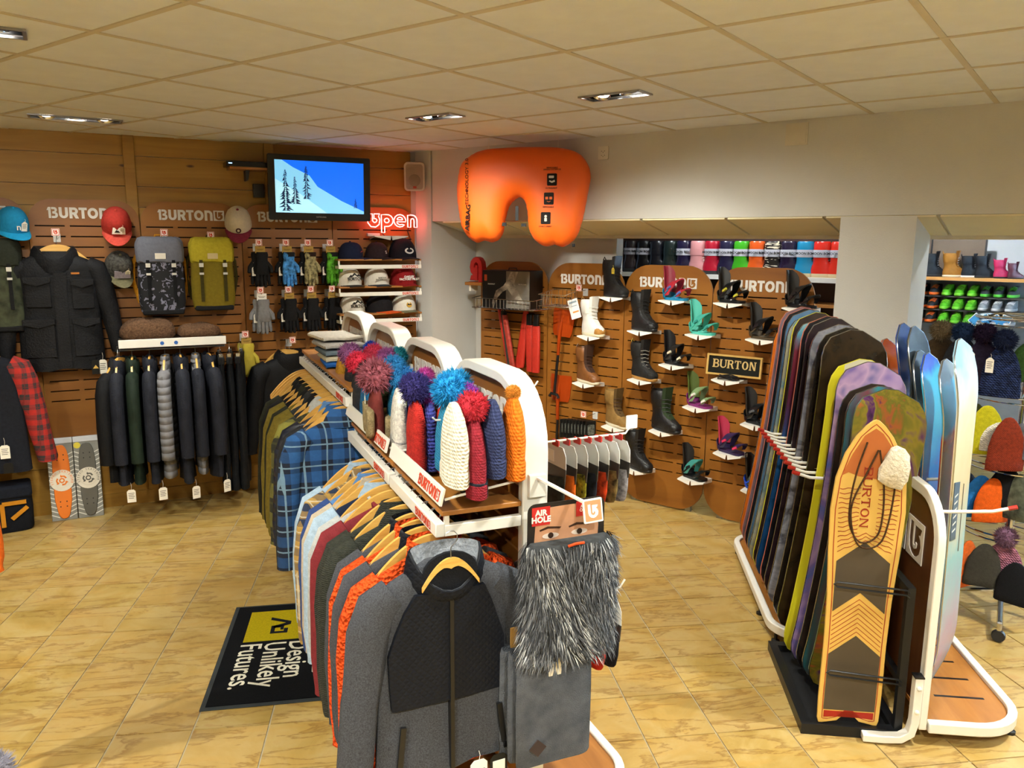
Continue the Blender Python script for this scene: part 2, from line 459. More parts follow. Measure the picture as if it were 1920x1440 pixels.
# ---- floor: square stone tiles laid diagonally on a grout bed
def floor_mat():
    g = NG('marbled_tile'); g.p('Roughness', 0.34)
    co = g.coord('Object', (1, 1, 1), rnd=True)
    big = g.noise(co, 4.5, 5, 0.6, 0.8)
    c = g.ramp(big, [(0.26, '#9a7c38'), (0.45, '#ad9150'), (0.6, '#b79f66'), (0.78, '#aa824a')])
    oi = g.n('ShaderNodeObjectInfo').outputs['Random']
    c = g.mix(g.math('MULTIPLY', oi, 0.45), c, '#ae8c54')
    st2 = g.coord('Object', (6.5, 1.6, 1), (0, 0, 0.12), rnd=True)
    c = g.mix(g.ramp(g.noise(st2, 1.6, 4, 0.6, 0.5), [(0.5, (0, 0, 0, 1)), (0.72, (0.55, 0.55, 0.55, 1))]), c, '#b68e44')
    st = g.coord('Object', (8.0, 1.7, 1), (0, 0, 0.12), rnd=True)
    vein = g.noise(st, 1.1, 8, 0.6, 0.45)
    k = g.ramp(vein, [(0.44, (0, 0, 0, 1)), (0.485, (0.6, 0.6, 0.6, 1)), (0.5, (0.0, 0.0, 0.0, 1)), (0.6, (0, 0, 0, 1))])
    c = g.mix(k, c, '#7a5222')
    g.p('Base Color', c); g.bump(big, 0.08)
    return g.m
TILE = floor_mat()
GROUT = mat('#b5ab92', 0.85, 0, 0.1, 20, name='grout')
mb = MB(); mb.box(-4.2, 8.4, -5.5, 7.2, -0.08, -0.005)
floor = struct('floor', mb, GROUT)
PT = 0.301; OA = 0.175 * PT; OB = 0.219 * PT; R2 = math.sqrt(0.5)
tm = MB(); hw = PT / 2 - 0.0034
tm.box(-hw, hw, -hw, hw, -0.006, 0.0)
tile_me = tm.mesh('tile', TILE)
cells = []
for i in range(-30, 40):
    for j in range(-30, 40):
        a = OA + (i + 0.5) * PT; b = OB + (j + 0.5) * PT
        x, y = (a + b) * R2, (a - b) * R2
        if x < -3.9 or x > 8.2 or y < -5.2 or WN[0] * x + WN[1] * y > WC + 0.25: continue
        v = view((x, y, 0)); s = 0
        if v and -60 < v[0] < 1980 and 0 < v[1] < 1500: s = 1 / v[2] ** 2
        cells.append((s, x, y))
cells.sort(reverse=True)
rest = MB()
for k, (s, x, y) in enumerate(cells):
    if k < 300 and s > 0:
        o = link('floor_tile', tile_me, floor); o.location = (x, y, 0); o.rotation_euler = (0, 0, rad(45))
    else: rest.box(-hw, hw, -hw, hw, -0.006, 0.0, T(x, y, 0, 45))
part('floor_tile_field', rest, TILE, floor, kind='stuff')
# ---- suspended ceiling
CT = mat('#dfe4ee', 0.95, 0, 0.03, 8, 0.15, 400, name='mineral_fibre_tile')
GRID = mat('#c9c1b2', 0.6, 0, 0.02, name='ceiling_grid_steel')
PLASTER = mat('#cfcdc8', 0.9, 0, 0.03, 3, 0.12, 120, name='white_plaster')
mb = MB()
room = clip_half([(-4.2, -5.5), (3.41, -5.5), (3.41, 7.2), (-4.2, 7.2)], WN[0], WN[1], WC)
flat_prism(mb, room, 2.86, 2.92)
ceiling = struct('ceiling', mb, PLASTER)
FIX_RECT = []
for (cx, cy), ang, n, aims in FIX: FIX_RECT.append((cx, cy, ang, 0.16 * n + 0.01, 0.13))
rest = MB()
ctile = MB(); ctile.box(-0.289, 0.289, -0.289, 0.289, 0, 0.016); ct_me = ctile.mesh('ceiling_tile', CT)
for i in range(-8, 6):
    for j in range(-10, 13):
        poly = [(i * 0.6 + 0.011, j * 0.6 + 0.011), (i * 0.6 + 0.589, j * 0.6 + 0.011), (i * 0.6 + 0.589, j * 0.6 + 0.589), (i * 0.6 + 0.011, j * 0.6 + 0.589)]
        full = poly
        for h in ((WN[0], WN[1], WC), (1, 0, 3.41), (-1, 0, 4.2), (0, -1, 5.5)): poly = clip_half(poly, *h) if poly else poly
        if len(poly) < 3: continue
        cx = sum(p[0] for p in poly) / len(poly); cy = sum(p[1] for p in poly) / len(poly)
        holes = [f for f in FIX_RECT if any(abs(math.hypot(p[0] - f[0], p[1] - f[1])) < 0.62 for p in [(i * 0.6 + 0.3, j * 0.6 + 0.3)])]
        hl = []
        for f in holes:
            c_, s_ = math.cos(rad(f[2])), math.sin(rad(f[2]))
            q = [(f[0] + a * c_ - b * s_, f[1] + a * s_ + b * c_) for a, b in ((-f[3] / 2, -f[4] / 2), (f[3] / 2, -f[4] / 2), (f[3] / 2, f[4] / 2), (-f[3] / 2, f[4] / 2))]
            for h in ((-1, 0, -min(p[0] for p in full) - 0.004), (1, 0, max(p[0] for p in full) - 0.004), (0, -1, -min(p[1] for p in full) - 0.004), (0, 1, max(p[1] for p in full) - 0.004)):
                q = clip_half(q, *h) if q else q
            if len(q) >= 3: hl.append(q)
        v = view((cx, cy, CEIL)); vis = v and -350 < v[0] < 2270 and -170 < v[1] < 500
        if hl or len(poly) != 4 or poly != full:
            m2 = MB()
            if hl:
                m2.prism([[(x, y) for x, y in poly]] + hl, -0.016, 0)
                m2.v = [Vector((p.x, p.z, CEIL - p.y)) for p in m2.v]
            else: flat_prism(m2, poly, CEIL, CEIL + 0.016)
            if vis: part('ceiling_tile', m2, CT, ceiling)
            else: rest.add(m2.v, m2.f)
        elif vis:
            o = link('ceiling_tile', ct_me, ceiling); o.location = (i * 0.6 + 0.3, j * 0.6 + 0.3, CEIL)
        else: rest.box(i * 0.6 + 0.011, i * 0.6 + 0.589, j * 0.6 + 0.011, j * 0.6 + 0.589, CEIL, CEIL + 0.016)
part('ceiling_tile_field', rest, CT, ceiling, kind='stuff')
def in_fix(x0, y0, x1, y1): return False
mb = MB()
for i in range(-7, 6):
    x = i * 0.6
    y1 = min(7.2, (WC - WN[0] * x) / WN[1])
    mb.box(x - 0.012, x + 0.012, -5.5, y1, CEIL - 0.004, CEIL + 0.004)
for j in range(-9, 13):
    y = j * 0.6
    x1 = min(3.41, (WC - WN[1] * y) / WN[0])
    if x1 > -4.2: mb.box(-4.2, x1, y - 0.012, y + 0.012, CEIL - 0.0035, CEIL + 0.004)
part('ceiling_grid', mb, GRID, ceiling)
# ---- recessed downlights
LAMP = mat('#fff4e0', 0.3, 0, 0, emit=20.0, name='lamp_glow')
HOUSE = mat('#2b2d33', 0.35, 0.5, 0.05, name='lamp_housing')
def downlight(label, c, ang, n):
    t = thing('recessed_downlight', label, 'ceiling light', (c[0], c[1], ang), (0, 0, CEIL), group='recessed ceiling downlights')
    L_, W_ = 0.16 * n, 0.12
    h = MB(); h.prism([[(-L_ / 2 - 0.012, -W_ / 2 - 0.012), (L_ / 2 + 0.012, -W_ / 2 - 0.012), (L_ / 2 + 0.012, W_ / 2 + 0.012), (-L_ / 2 - 0.012, W_ / 2 + 0.012)],
                       [(-L_ / 2, -W_ / 2), (-L_ / 2, W_ / 2), (L_ / 2, W_ / 2), (L_ / 2, -W_ / 2)]], 0.0, 0.008)
    h.v = [Vector((p.x, p.z, p.y - 0.009)) for p in h.v]
    part('trim_frame', h, metal('#a8a9ad', 0.3), t)
    b = MB()
    for x0, x1, y0, y1, z0, z1 in ((-L_ / 2, L_ / 2, -W_ / 2, -W_ / 2 + 0.004, 0.004, 0.11), (-L_ / 2, L_ / 2, W_ / 2 - 0.004, W_ / 2, 0.004, 0.11), (-L_ / 2, -L_ / 2 + 0.004, -W_ / 2, W_ / 2, 0.004, 0.11), (L_ / 2 - 0.004, L_ / 2, -W_ / 2, W_ / 2, 0.004, 0.11), (-L_ / 2, L_ / 2, -W_ / 2, W_ / 2, 0.106, 0.11)):
        b.box(x0, x1, y0, y1, z0, z1)
    part('housing', b, HOUSE, t)
    for k in range(n):
        x = (k - (n - 1) / 2) * 0.155
        tilt = T(x, 0.0, 0.020, 0, 26 if k % 2 else -26)
        r = MB(); r.lathe([(0.016, 0.03), (0.03, 0.015), (0.045, -0.012), (0.05, -0.014), (0.05, -0.01), (0.034, 0.02), (0.016, 0.036)], 20, tilt)
        rf = part('reflector', r, CHROME, t)
        e = MB(); e.lathe([(0.001, -0.004), (0.04, -0.004), (0.04, 0.0), (0.001, 0.004)], 16, tilt)
        part('lamp', e, LAMP, rf)
names = ['recessed downlight cut off at the left edge of the ceiling', 'long three-lamp downlight above the black jacket wall', 'two-lamp downlight in the ceiling left of the orange airbag top',
         'two-lamp downlight in the ceiling above the blank wall plate']
for (f, nm) in zip(FIX, names + ['downlight over the near end of the clothes gondola', 'downlight over the tiled aisle', 'added fill downlight over the shop entrance', 'added fill downlight over the left corner', 'added fill downlight over the snowboard rack', 'added fill downlight by the till side']):
    downlight(nm, f[0], f[1], f[2])
# ---- pine wall
PINE = timber('#82591a', '#9a7025', '#ab8336', (0.5, 3, 7.0), 0.5, knots=True, name='varnished_pine')
mb = MB(); mb.box(-5.6, 3.1, 0.0, 0.1, 0, 2.9)
wall_left = struct('wall_left', mb, PLASTER); wall_left.matrix_world = wmat(FL, (0, 0, 0))
zs = [0.10, 0.34, 0.58, 0.80, 1.04, 1.27, 1.50, 1.74, 1.97, 2.19, 2.335, 2.545, 2.70]
cuts = [-5.6, -2.4, -0.9, 0.74, 1.70, 2.85]
pl = {}
for a, b in zip(zs[:-1], zs[1:]):
    for c, d in zip(cuts[:-1], cuts[1:]):
        if d < 0.0 - 0.9: 
            pass
        if (a < 2.19 - 0.01 and d == 2.85): d = 2.80
        q = MB(); q.box(0, d - c - 0.003, -0.016, 0, 0, b - a - 0.003)
        o = part('plank', q, PINE, wall_left, bev=0.0015); o.location = (c, 0, a)
for s0 in (0.72, 1.68):
    q = MB(); q.box(0, 0.075, -0.032, -0.016, 0, 2.69 - 0.1); o = part('batten', q, PINE, wall_left, bev=0.004); o.location = (s0, 0, 0.1)
mb = MB(); mb.box(-5.6, 2.8, -0.022, 0, 0.0, 0.1); o = struct('baseboard_left', mb, PINE); o.matrix_world = wmat(FL, (0, -0.0005, 0))
# ---- boot wall side: beam with a sloping soffit, pillar, stub walls, next room
SOFF = mat('#e4d8b6', 0.8, 0, 0.03, 5, name='soffit_tile')
mb = MB()
pf = [(3.412, 2.9), (3.412, 2.125), (3.868, 2.028), (3.868, 2.9)]
mb.loft([[(x, y, z) for x, z in pf] for y in (2.12, -5.5)])
wall_right = struct('wall_right', mb, PLASTER)
sl = math.atan2(2.028 - 2.125, 0.456)
for k in range(13):
    y1 = 2.12 - k * 0.6 + 0.0
    q = MB(); q.box(0.004, 0.462, -0.29, 0.29, -0.012, -0.001)
    o = part('soffit_panel', q, SOFF, wall_right, bev=0.001)
    o.matrix_local = Matrix.Translation((3.412, 0.52 + 0.3 + 0.9 - k * 0.6, 2.125)) @ Matrix.Rotation(-sl, 4, 'Y')
mb = MB(); mb.box(3.868, 3.90, -5.5, 2.12, 1.995, 2.9); struct('trim_1', mb, mat('#ded6c2', 0.6, 0, 0.03, name='cream_trim'))
mb = MB(); mb.box(3.41, 3.86, -1.477, -1.075, 0, 2.12); struct('wall_pillar', mb, PLASTER)
mb = MB(); mb.box(3.405, 4.0, 2.13, 2.3, 0, 2.9); struct('wall_recess_end', mb, PLASTER)
mb = MB(); mb.box(3.98, 4.08, 0.72, 2.3, 0, 2.9); struct('wall_recess_back', mb, PLASTER)
mb = MB(); mb.box(-4.3, -4.2, -5.6, 7.2, 0, 2.9); struct('wall_behind', mb, PLASTER)
mb = MB(); mb.box(-4.3, 3.9, -5.6, -5.5, 0, 2.9); struct('wall_front', mb, PLASTER)
GREY = mat('#c9ccd0', 0.9, 0, 0.03, 3, name='grey_plaster')
mb = MB(); mb.box(8.3, 8.4, -5.5, 5, 0, 2.9); struct('wall_far', mb, GREY)
mb = MB(); mb.box(4.08, 8.4, 4.0, 4.1, 0, 2.9); struct('wall_far_left', mb, GREY)
mb = MB(); mb.box(3.9, 4.5, -5.6, -5.4, 0, 2.9); mb.box(7.9, 8.4, -5.6, -5.4, 0, 2.9); mb.box(4.5, 7.9, -5.6, -5.4, 0, 0.7); mb.box(4.5, 7.9, -5.6, -5.4, 2.2, 2.9)
struct('wall_far_right', mb, GREY)
mb = MB(); mb.box(3.87, 8.4, -5.5, 4.1, 2.682, 2.74); struct('ceiling_next_room', mb, PLASTER)
t = MB(); t.prism([rrect(4.5, 7.9, 0.7, 2.2, 0.001, 1), [(4.56, 0.76), (4.56, 2.14), (6.17, 2.14), (6.17, 0.76)], [(6.23, 0.76), (6.23, 2.14), (7.84, 2.14), (7.84, 0.76)]], -5.5, -5.44)
win = struct('window_1', t, WHITE_METAL)
for a in (4.56, 6.23):
    q = MB(); q.box(a, a + 1.61, -5.475, -5.468, 0.76, 2.14); part('pane', q, mat('#ffffff', 0.02, 0, 0, trans=1.0, name='window_glass'), win)
# ---- wall sockets
t = thing('power_socket', 'small white power socket on the white wall right of the airbag', 'socket', (3.41, 0.0, -90), (-0.522, 0, 2.57))
q = MB(); q.prism(rrect(-0.04, 0.04, -0.044, 0.044, 0.006), -0.009, 0); part('plate', q, plastic('#ded9cd', 0.4), t, bev=0.002)
q = MB()
for dx, dz in ((-0.012, 0.012), (0, 0.004), (0.012, 0.012), (-0.012, -0.016), (0, -0.024), (0.012, -0.016)): q.prism(disc(dx, dz, 0.0025, 8), -0.0105, -0.008)
part('contact_holes', q, BLACK, t)
t = thing('wall_plate', 'blank square cover plate high on the white wall', 'wall plate', (3.41, 0.0, -90), (0.79, 0, 2.6))
q = MB(); q.prism(rrect(-0.065, 0.065, -0.063, 0.063, 0.004), -0.006, 0); part('cover', q, plastic('#d3cbbb', 0.5), t, bev=0.002)
q = MB(); q.prism(rrect(-0.056, 0.056, -0.054, 0.054, 0.004), -0.009, -0.006); part('inner_cover', q, plastic('#d3cbbb', 0.5), t, bev=0.0015)

# ================================================================== slatted display panels
def slat_mb(w, z0, z1, rt, rb, rows, cols, t=0.016):
    out = []
    for cx, cz, a0, r in ((rb, z0 + rb, 180, rb), (w - rb, z0 + rb, 270, rb), (w - rt, z1 - rt, 0, rt), (rt, z1 - rt, 90, rt)):
        for i in range(9):
            a = rad(a0 + 90 * i / 8); out.append((cx + r * math.cos(a), cz + r * math.sin(a)))
    holes = []
    for z in rows:
        for a, b in cols: holes.append([(a, z), (a, z + 0.009), (b, z + 0.009), (b, z)])
    m = MB(); m.prism([out] + holes, -t, 0)
    return m
BACKING = mat('#140d08', 0.8, 0, 0.05, name='slot_shade_backing')  # black sheet added behind the boards so lit slots read as shade
COLS3 = ((0.035, 0.215), (0.245, 0.445), (0.475, 0.655))
WORD_WALL = word_mb(0.074).mesh('lettering', PALE)
left_me = slat_mb(0.684, 0.55, 2.232, 0.15, 0.05, [2.046 - 0.0718 * i for i in range(18)], COLS3).mesh('board', PANEL)
for k, nm in enumerate(['slatted wall panel cut off at the left edge behind the blue cap', 'slatted wall panel behind the big black field jacket', 'slatted wall panel behind the two rucksacks',
                        'slatted wall panel below the television behind the gloves', 'slatted wall panel behind the three cap shelves']):
    t = thing('slat_panel', nm, 'wall panel', FL, (-0.58 + 0.69 * k, -0.035, 0), group='slatted panels on the pine wall')
    part('board', left_me, None, t)
    q = MB(); q.box(0.02, 0.664, 0.001, 0.004, 0.6, 2.12); part('backing', q, BACKING, t)
    if k < 4: o = link('lettering', WORD_WALL, t); at(o, (0.115, -0.0165, 2.102))
    q = MB()
    for z in (0.7, 1.35, 2.0): q.box(0.05, 0.63, 0.0, 0.018, z, z + 0.03)
    part('wall_batten', q, PANEL, t)
right_me = slat_mb(0.688, 0.012, 1.806, 0.2, 0.2, [1.601 - 0.0735 * i for i in range(19)], COLS3, 0.018).mesh('board', PANEL)
for k, nm in enumerate(['slatted panel behind the avalanche shovels and wire basket', 'slatted panel behind the white and brown boots', 'slatted panel behind the red and turquoise bindings', 'slatted panel behind the framed sign']):
    t = thing('slat_panel', nm, 'wall panel', FR, (0.03 + 0.695 * k, 0.0, 0), group='slatted panels of the boot wall')
    part('board', right_me, None, t)
    q = MB(); q.box(0.02, 0.668, 0.001, 0.004, 0.2, 1.66); part('backing', q, BACKING, t)
    if k: o = link('lettering', WORD_WALL, t); at(o, (0.115, -0.0185, 1.645))
    q = MB(); q.box(0.1, 0.14, 0.0, 0.03, 0.0, 1.55); q.box(0.55, 0.59, 0.0, 0.03, 0.0, 1.55)
    part('upright', q, STEEL, t)

# ================================================================== clothes gondola
t = thing('display_gondola', 'long white-framed clothes gondola with four arched brown panels', 'display rack', FG, (0, 0, 0))
gp_me = slat_mb(0.646, 0.16, 1.525, 0.19, 0.02, [1.2 - 0.0735 * i for i in range(13)], ((0.035, 0.195), (0.225, 0.42), (0.45, 0.61))).mesh('back_panel', PANEL)
def arch_path(u0, u1, z0, z1, r, n=7):
    return [(u0, 0, z0), (u0, 0, z1 - r)] + [(u0 + r - r * math.cos(rad(90 * i / n)), 0, z1 - r + r * math.sin(rad(90 * i / n))) for i in range(1, n)] + [(u0 + r, 0, z1)] + \
           [(u1 - r, 0, z1)] + [(u1 - r + r * math.sin(rad(90 * i / n)), 0, z1 - r + r * math.cos(rad(90 * i / n))) for i in range(1, n)] + [(u1, 0, z1 - r), (u1, 0, z0)]
for k in range(4):
    u0 = 0.69 * k
    p_ = link('back_panel', gp_me, t); p_.location = (u0 + 0.022, 0.008, 0)
    for side in (1, -1):
        o = link('lettering', WORD_WALL, p_)
        at(o, (0.55 if side > 0 else 0.096, 0.0005 if side > 0 else -0.0165, 1.388), 180 if side > 0 else 0, s=1.0)
    q = MB(); q.bar(arch_path(u0 + 0.014, u0 + 0.676, 0.06, 1.54, 0.205), 0.034, 0.085, up=(0, 1, 0))
    q.v = [Vector((p.x, p.y, p.z)) for p in q.v]
    part('arch_frame', q, WHITE_METAL, t, bev=0.004)
    q = MB(); q.box(u0 + 0.004, u0 + 0.020, -0.0445, 0.0445, 1.268, 1.276); part('frame_joint', q, BLACK, t)
def base_loop(side, L_, dep, r=0.16):
    y = lambda v: side * v
    pts = [(0.03, y(0.02), 0.075)]
    pts += [(r - r * math.sin(rad(a)) + 0.0, y(dep - r + r * math.cos(rad(90 - a)) * 0 + (r - r * math.cos(rad(a))) * 0 + r * 0), 0.075) for a in ()]
    out = [(0.02, y(0.03), 0.075)]
    for i in range(9):
        a = rad(180 - 90 * i / 8); out.append((0.02 + r + r * math.cos(a), y(dep - r + r * math.sin(a)), 0.075))
    for i in range(9):
        a = rad(90 - 90 * i / 8); out.append((L_ - 0.02 - r + r * math.cos(a), y(dep - r + r * math.sin(a)), 0.075))
    out.append((L_ - 0.02, y(0.03), 0.075))
    return out
for side in (1, -1):
    pth = base_loop(side, 2.76, 0.42)
    q = MB(); q.bar(pth, 0.035, 0.045); part('base_frame', q, WHITE_METAL, t, bev=0.005)
    q = MB(); flat_prism(q, [(x, y) for x, y, z in pth], 0.066, 0.086); part('base_board', q, SHELF_WOOD, t)
    for x, v in ((0.2, 0.4), (1.38, 0.42), (2.55, 0.4)):
        q = MB(); q.lathe([(0.02, 0.0), (0.02, 0.012), (0.008, 0.016), (0.008, 0.055)], 10, T(x, side * v, 0)); part('foot', q, BLACK, t)
SIGN_S = word_mb(0.026, 0.0006).mesh('lettering', RED_INK)
def rail_shelf(u0, u1, z, label):
    t = thing('rail_shelf', label, 'clothes rail', FG, (u0, 0, z), group='rail shelves on the left of the gondola')
    W = u1 - u0
    q = MB(); q.box(0, W, 0.290, 0.318, -0.042, 0.0); r = part('rail', q, WHITE_METAL, t, bev=0.003)
    o = link('lettering', SIGN_S, r); at(o, (0.21, 0.3187, -0.034), 180)
    for x in (0.0, W - 0.02):
        q = MB(); q.box(x, x + 0.02, 0.045, 0.290, -0.042, -0.008); part('arm', q, WHITE_METAL, t, bev=0.002)
        q = MB(); q.box(x + 0.002, x + 0.016, 0.275, 0.289, -0.008, 0.022); part('upright', q, WHITE_METAL, t)
    q = MB(); q.box(-0.004, W + 0.004, 0.046, 0.300, 0.022, 0.038); part('shelf_board', q, SHELF_WOOD, t, bev=0.003)
rail_shelf(0.0, 0.535, 1.150, 'white clothes rail under a wooden shelf at the near end of the gondola')
rail_shelf(0.555, 1.25, 1.150, 'middle white clothes rail with a wooden shelf above the denim shirts')
rail_shelf(1.20 + 0.08, 2.62, 1.292, 'far raised clothes rail with folded shirts on its shelf')
SIGN_M = word_mb(0.034, 0.0006).mesh('lettering', RED_INK)
def hat_sign(u0, u1, label):
    t = thing('shelf_sign', label, 'sign', FG, (u0, 0, 0), group='white sign strips on the gondola')
    W = u1 - u0
    q = MB(); q.box(0, W, -0.004, 0.004, -0.026, 0.026, T(0, 0.305, 1.238, rx=14)); s_ = part('strip', q, WHITE_METAL, t, bev=0.001)
    o = link('lettering', SIGN_M, s_); o.matrix_local = T(0.225, 0.3145, 1.221, 180, rx=-14)
    for x in (0.01, W - 0.01):
        q = MB(); q.tube([(x, 0.296, 1.228), (x, 0.25, 1.236), (x, 0.046, 1.262)], 0.004, 6); part('arm', q, WHITE_METAL, t)
hat_sign(-0.03, 0.545, 'white strip with red lettering below the white cable beanie')
hat_sign(0.60, 1.30, 'white strip with red lettering below the earflap hat')

# ---- hangers
HW_ = 0.205
def hanger_meshes():
    top = [(-HW_ + HW_ * 2 * i / 24, 0) for i in range(25)]
    def z_(x): a = abs(x) / HW_; return -0.128 * (a ** 1.5) + 0.012 * math.sin(a * PI)
    up = [(x, z_(x)) for x, _ in top]
    lo = [(x, z_(x) - (0.042 - 0.02 * abs(x) / HW_) - 0.012 * max(0, 1 - abs(x) / 0.05)) for x, _ in top][::-1]
    m = MB(); m.prism((up + lo)[::-1], -0.006, 0.006)
    h = MB()
    pts = [(0, 0, -0.01), (0, 0, 0.03)] + [(0.0 + 0.021 * math.sin(rad(a)), 0, 0.0585 - 0.021 * math.cos(rad(a)) + 0.0) for a in (30, 70, 110, 150, 190, 225)]
    h.tube(pts, 0.0016, 6)
    return m.mesh('wood_arm', HANGER_WOOD), h.mesh('hook', STEEL)
HANG_ME, HOOK_ME = hanger_meshes()
def hanger(label, fr, loc, rz, group):
    t = thing('wooden_hanger', label, 'hanger', fr, loc, rz, group=group)
    link('wood_arm', HANG_ME, t); link('hook', HOOK_ME, t)
    return t
# ---- garments: hang from the neck point, shoulders along local x, front towards -y
def garment_body(W, L, D, seed, fold=0.012, hemflare=1.08, hem_cut=0.0):
    rnd = random.Random(seed); k = W / 0.45; ph = rnd.random() * 6; m = MB(); rings = []
    prof = [(0.0, 0.066, 0.30), (-0.012, 0.085, 0.45), (-0.03, 0.125, 0.62), (-0.052, 0.172, 0.78), (-0.08, 0.208, 0.9), (-0.12, 0.224, 1.0), (-0.20, 0.218, 1.0)]
    n = 8
    for i in range(1, n + 1): prof.append((-0.20 - (L - 0.20) * i / n, 0.218 + 0.222 * (hemflare - 1) * i / n, 1.0 + 0.06 * i / n))
    N = 28
    for z, a, b in prof:
        r = []
        t = min(1, max(0, (-z - 0.1) / 0.3))
        for j in range(N):
            an = 2 * PI * j / N; c, s = math.cos(an), math.sin(an)
            x = a * k * math.copysign(abs(c) ** 0.7, c); y = D / 2 * b * math.copysign(abs(s) ** 0.75, s)
            y += math.copysign(1, s) * abs(s) * fold * t * (math.sin(x * 34 + ph + z * 3) + 0.6 * math.sin(x * 19 - ph * 2 + z * 9))
            r.append((x, y, z + (0.008 * math.sin(x * 21 + ph) if z <= -L + 1e-6 else 0)))
        rings.append(r)
    m.loft(rings)
    return m
def sleeve_mb(W, D, Ls, side, seed, fold=0.004, swing=0.0, fat=1.0):
    rnd = random.Random(seed + side); k = W / 0.45; ph = rnd.random() * 6
    path = [(0.165, -0.085, 0.045), (0.212, -0.118, 0.058), (0.24, -0.19, 0.056), (0.252, -0.30, 0.053), (0.258 + swing * 0.3, -0.40, 0.049), (0.260 + swing * 0.6, -0.40 - (Ls - 0.40) * 0.5, 0.046), (0.260 + swing, -Ls + 0.02, 0.041), (0.260 + swing, -Ls, 0.040)]
    m = MB(); rings = []
    for i, (x, z, r) in enumerate(path):
        a = path[max(0, i - 1)]; b = path[min(len(path) - 1, i + 1)]
        tx, tz = b[0] - a[0], b[1] - a[1]; l = math.hypot(tx, tz); tx /= l; tz /= l
        nx, nz = -tz, tx
        rr = []
        for j in range(12):
            an = 2 * PI * j / 12
            w = r * fat * (1 + fold * 14 * math.sin(j * 2.0 + i * 2.3 + ph) * (0.3 if i < 2 else 1))
            rr.append((side * (x * k + nx * w * math.cos(an)), min(w, D * 0.62) * math.sin(an) * 0.95, z + nz * w * math.cos(an)))
        rings.append(rr if side > 0 else rr[::-1])
    m.loft(rings)
    return m
def collar_mb(kind, D):
    m = MB()
    if kind == 'shirt':
        rings = []
        for z, a, b in ((-0.012, 0.072, 0.6), (0.028, 0.066, 0.62), (0.034, 0.07, 0.72), (0.0, 0.094, 0.92), (-0.02, 0.104, 1.0)):
            rings.append([(a * math.cos(2 * PI * j / 20), D / 2 * b * math.sin(2 * PI * j / 20) * 1.05, z - (0.03 if math.sin(2 * PI * j / 20) < -0.4 and z < 0.01 else 0)) for j in range(20)])
        m.loft(rings, cap=False)
    elif kind == 'stand':
        rings = []
        for z, a, b in ((-0.045, 0.105, 0.9), (0.0, 0.092, 1.0), (0.035, 0.086, 1.05), (0.04, 0.08, 0.98), (0.0, 0.076, 0.86), (-0.03, 0.07, 0.6)):
            rings.append([(a * math.cos(2 * PI * j / 20), D / 2 * b * math.sin(2 * PI * j / 20) * 1.1, z - 0.02 * max(0, -math.sin(2 * PI * j / 20))) for j in range(20)])
        m.loft(rings, cap=False)
    elif kind == 'hood':
        rings = []
        for z, a, b in ((-0.09, 0.13, 0.95), (-0.04, 0.135, 1.15), (0.01, 0.115, 1.2), (0.032, 0.092, 1.1), (0.02, 0.076, 0.9), (-0.03, 0.066, 0.6)):
            rings.append([(a * math.cos(2 * PI * j / 20) * (1 + 0.05 * math.sin(j * 2.1)), D / 2 * b * math.sin(2 * PI * j / 20) * 1.1, z - 0.025 * max(0, -math.sin(2 * PI * j / 20)) + 0.008 * math.sin(j * 1.7)) for j in range(20)])
        m.loft(rings, cap=False)
    else:
        pts = [(0.078 * math.cos(2 * PI * j / 16), D * 0.36 * math.sin(2 * PI * j / 16), 0.0 - 0.022 * max(0, -math.sin(2 * PI * j / 16))) for j in range(16)]
        m.tube(pts, 0.011, 6, closed=True)
    return m
def hang_tag(parent, loc, w=0.05, h=0.085, rz=0, ry=0, string=0.05, col='#efe9dc', ink=True):
    q = MB(); q.prism([(-w / 2, -h), (w / 2, -h), (w / 2, -0.012), (w / 2 - 0.012, 0), (-w / 2 + 0.012, 0), (-w / 2, -0.012)], -0.001, 0.001); 
    q.tube([(0, 0, -0.008), (0.004, 0, string * 0.5), (0, 0, string)], 0.001, 4)
    o = part('price_tag', q, plastic(col, 0.6), parent); at(o, loc, rz, 0, ry)
    if ink:
        q = MB()
        for i in range(4): q.box(-w * 0.35, w * (0.35 - 0.1 * (i % 2)), -0.0016, -0.001, -h * 0.3 - i * h * 0.13, -h * 0.3 - i * h * 0.13 + h * 0.04)
        part('print', q, mat('#55524c', 0.7, 0, 0, name='grey_print'), o)
    return o
def garment(name, label, cat, fr, loc, rz, body, sleeve=None, collar=None, kind='shirt', W=0.45, L=0.70, D=0.065, Ls=0.60, seed=1, group=None, swing=0.0, placket=None, fat=1.0, tagx=None, fold=0.010, left_only=False, ry=0, tagrz=0):
    t = thing(name, label, cat, fr, loc, rz, group=group, ry=ry)
    part('body', garment_body(W, L, D, seed, fold), body, t)
    for sd in (1, -1): part('sleeve', sleeve_mb(W, D, Ls, sd, seed, swing=swing, fat=fat), sleeve or body, t)
    c = part('collar', collar_mb(kind, D), collar or body, t)
    if placket:
        q = MB(); q.box(-0.008, 0.008, -D * 0.56 - fold * 1.2, -D * 0.4, -L + 0.01, -0.03); part('placket', q, placket, t)
    if tagx is not None: hang_tag(t, (tagx, -D * 0.5, -L - 0.03), 0.055, 0.09, rz=tagrz)
    return t
HEATHER = mat('#484a50', 0.95, 0, 0.35, 260, 0.4, 420, name='grey_heather')
NAVYQ = mat('#11141c', 0.6, 0, 0.1, 20, 0.22, 150.0, 'quilt', name='navy_quilt')
ORANGE_FL = mat('#e2501c', 0.95, 0, 0.2, 50, 1.0, 95, 'cells', name='orange_waffle_fleece')
CHAR_KNIT = knit('#33352f', 48)
BLUE_PLAID = plaid('#285f9e', '#141d33', '#8fb4d0', 10.5)
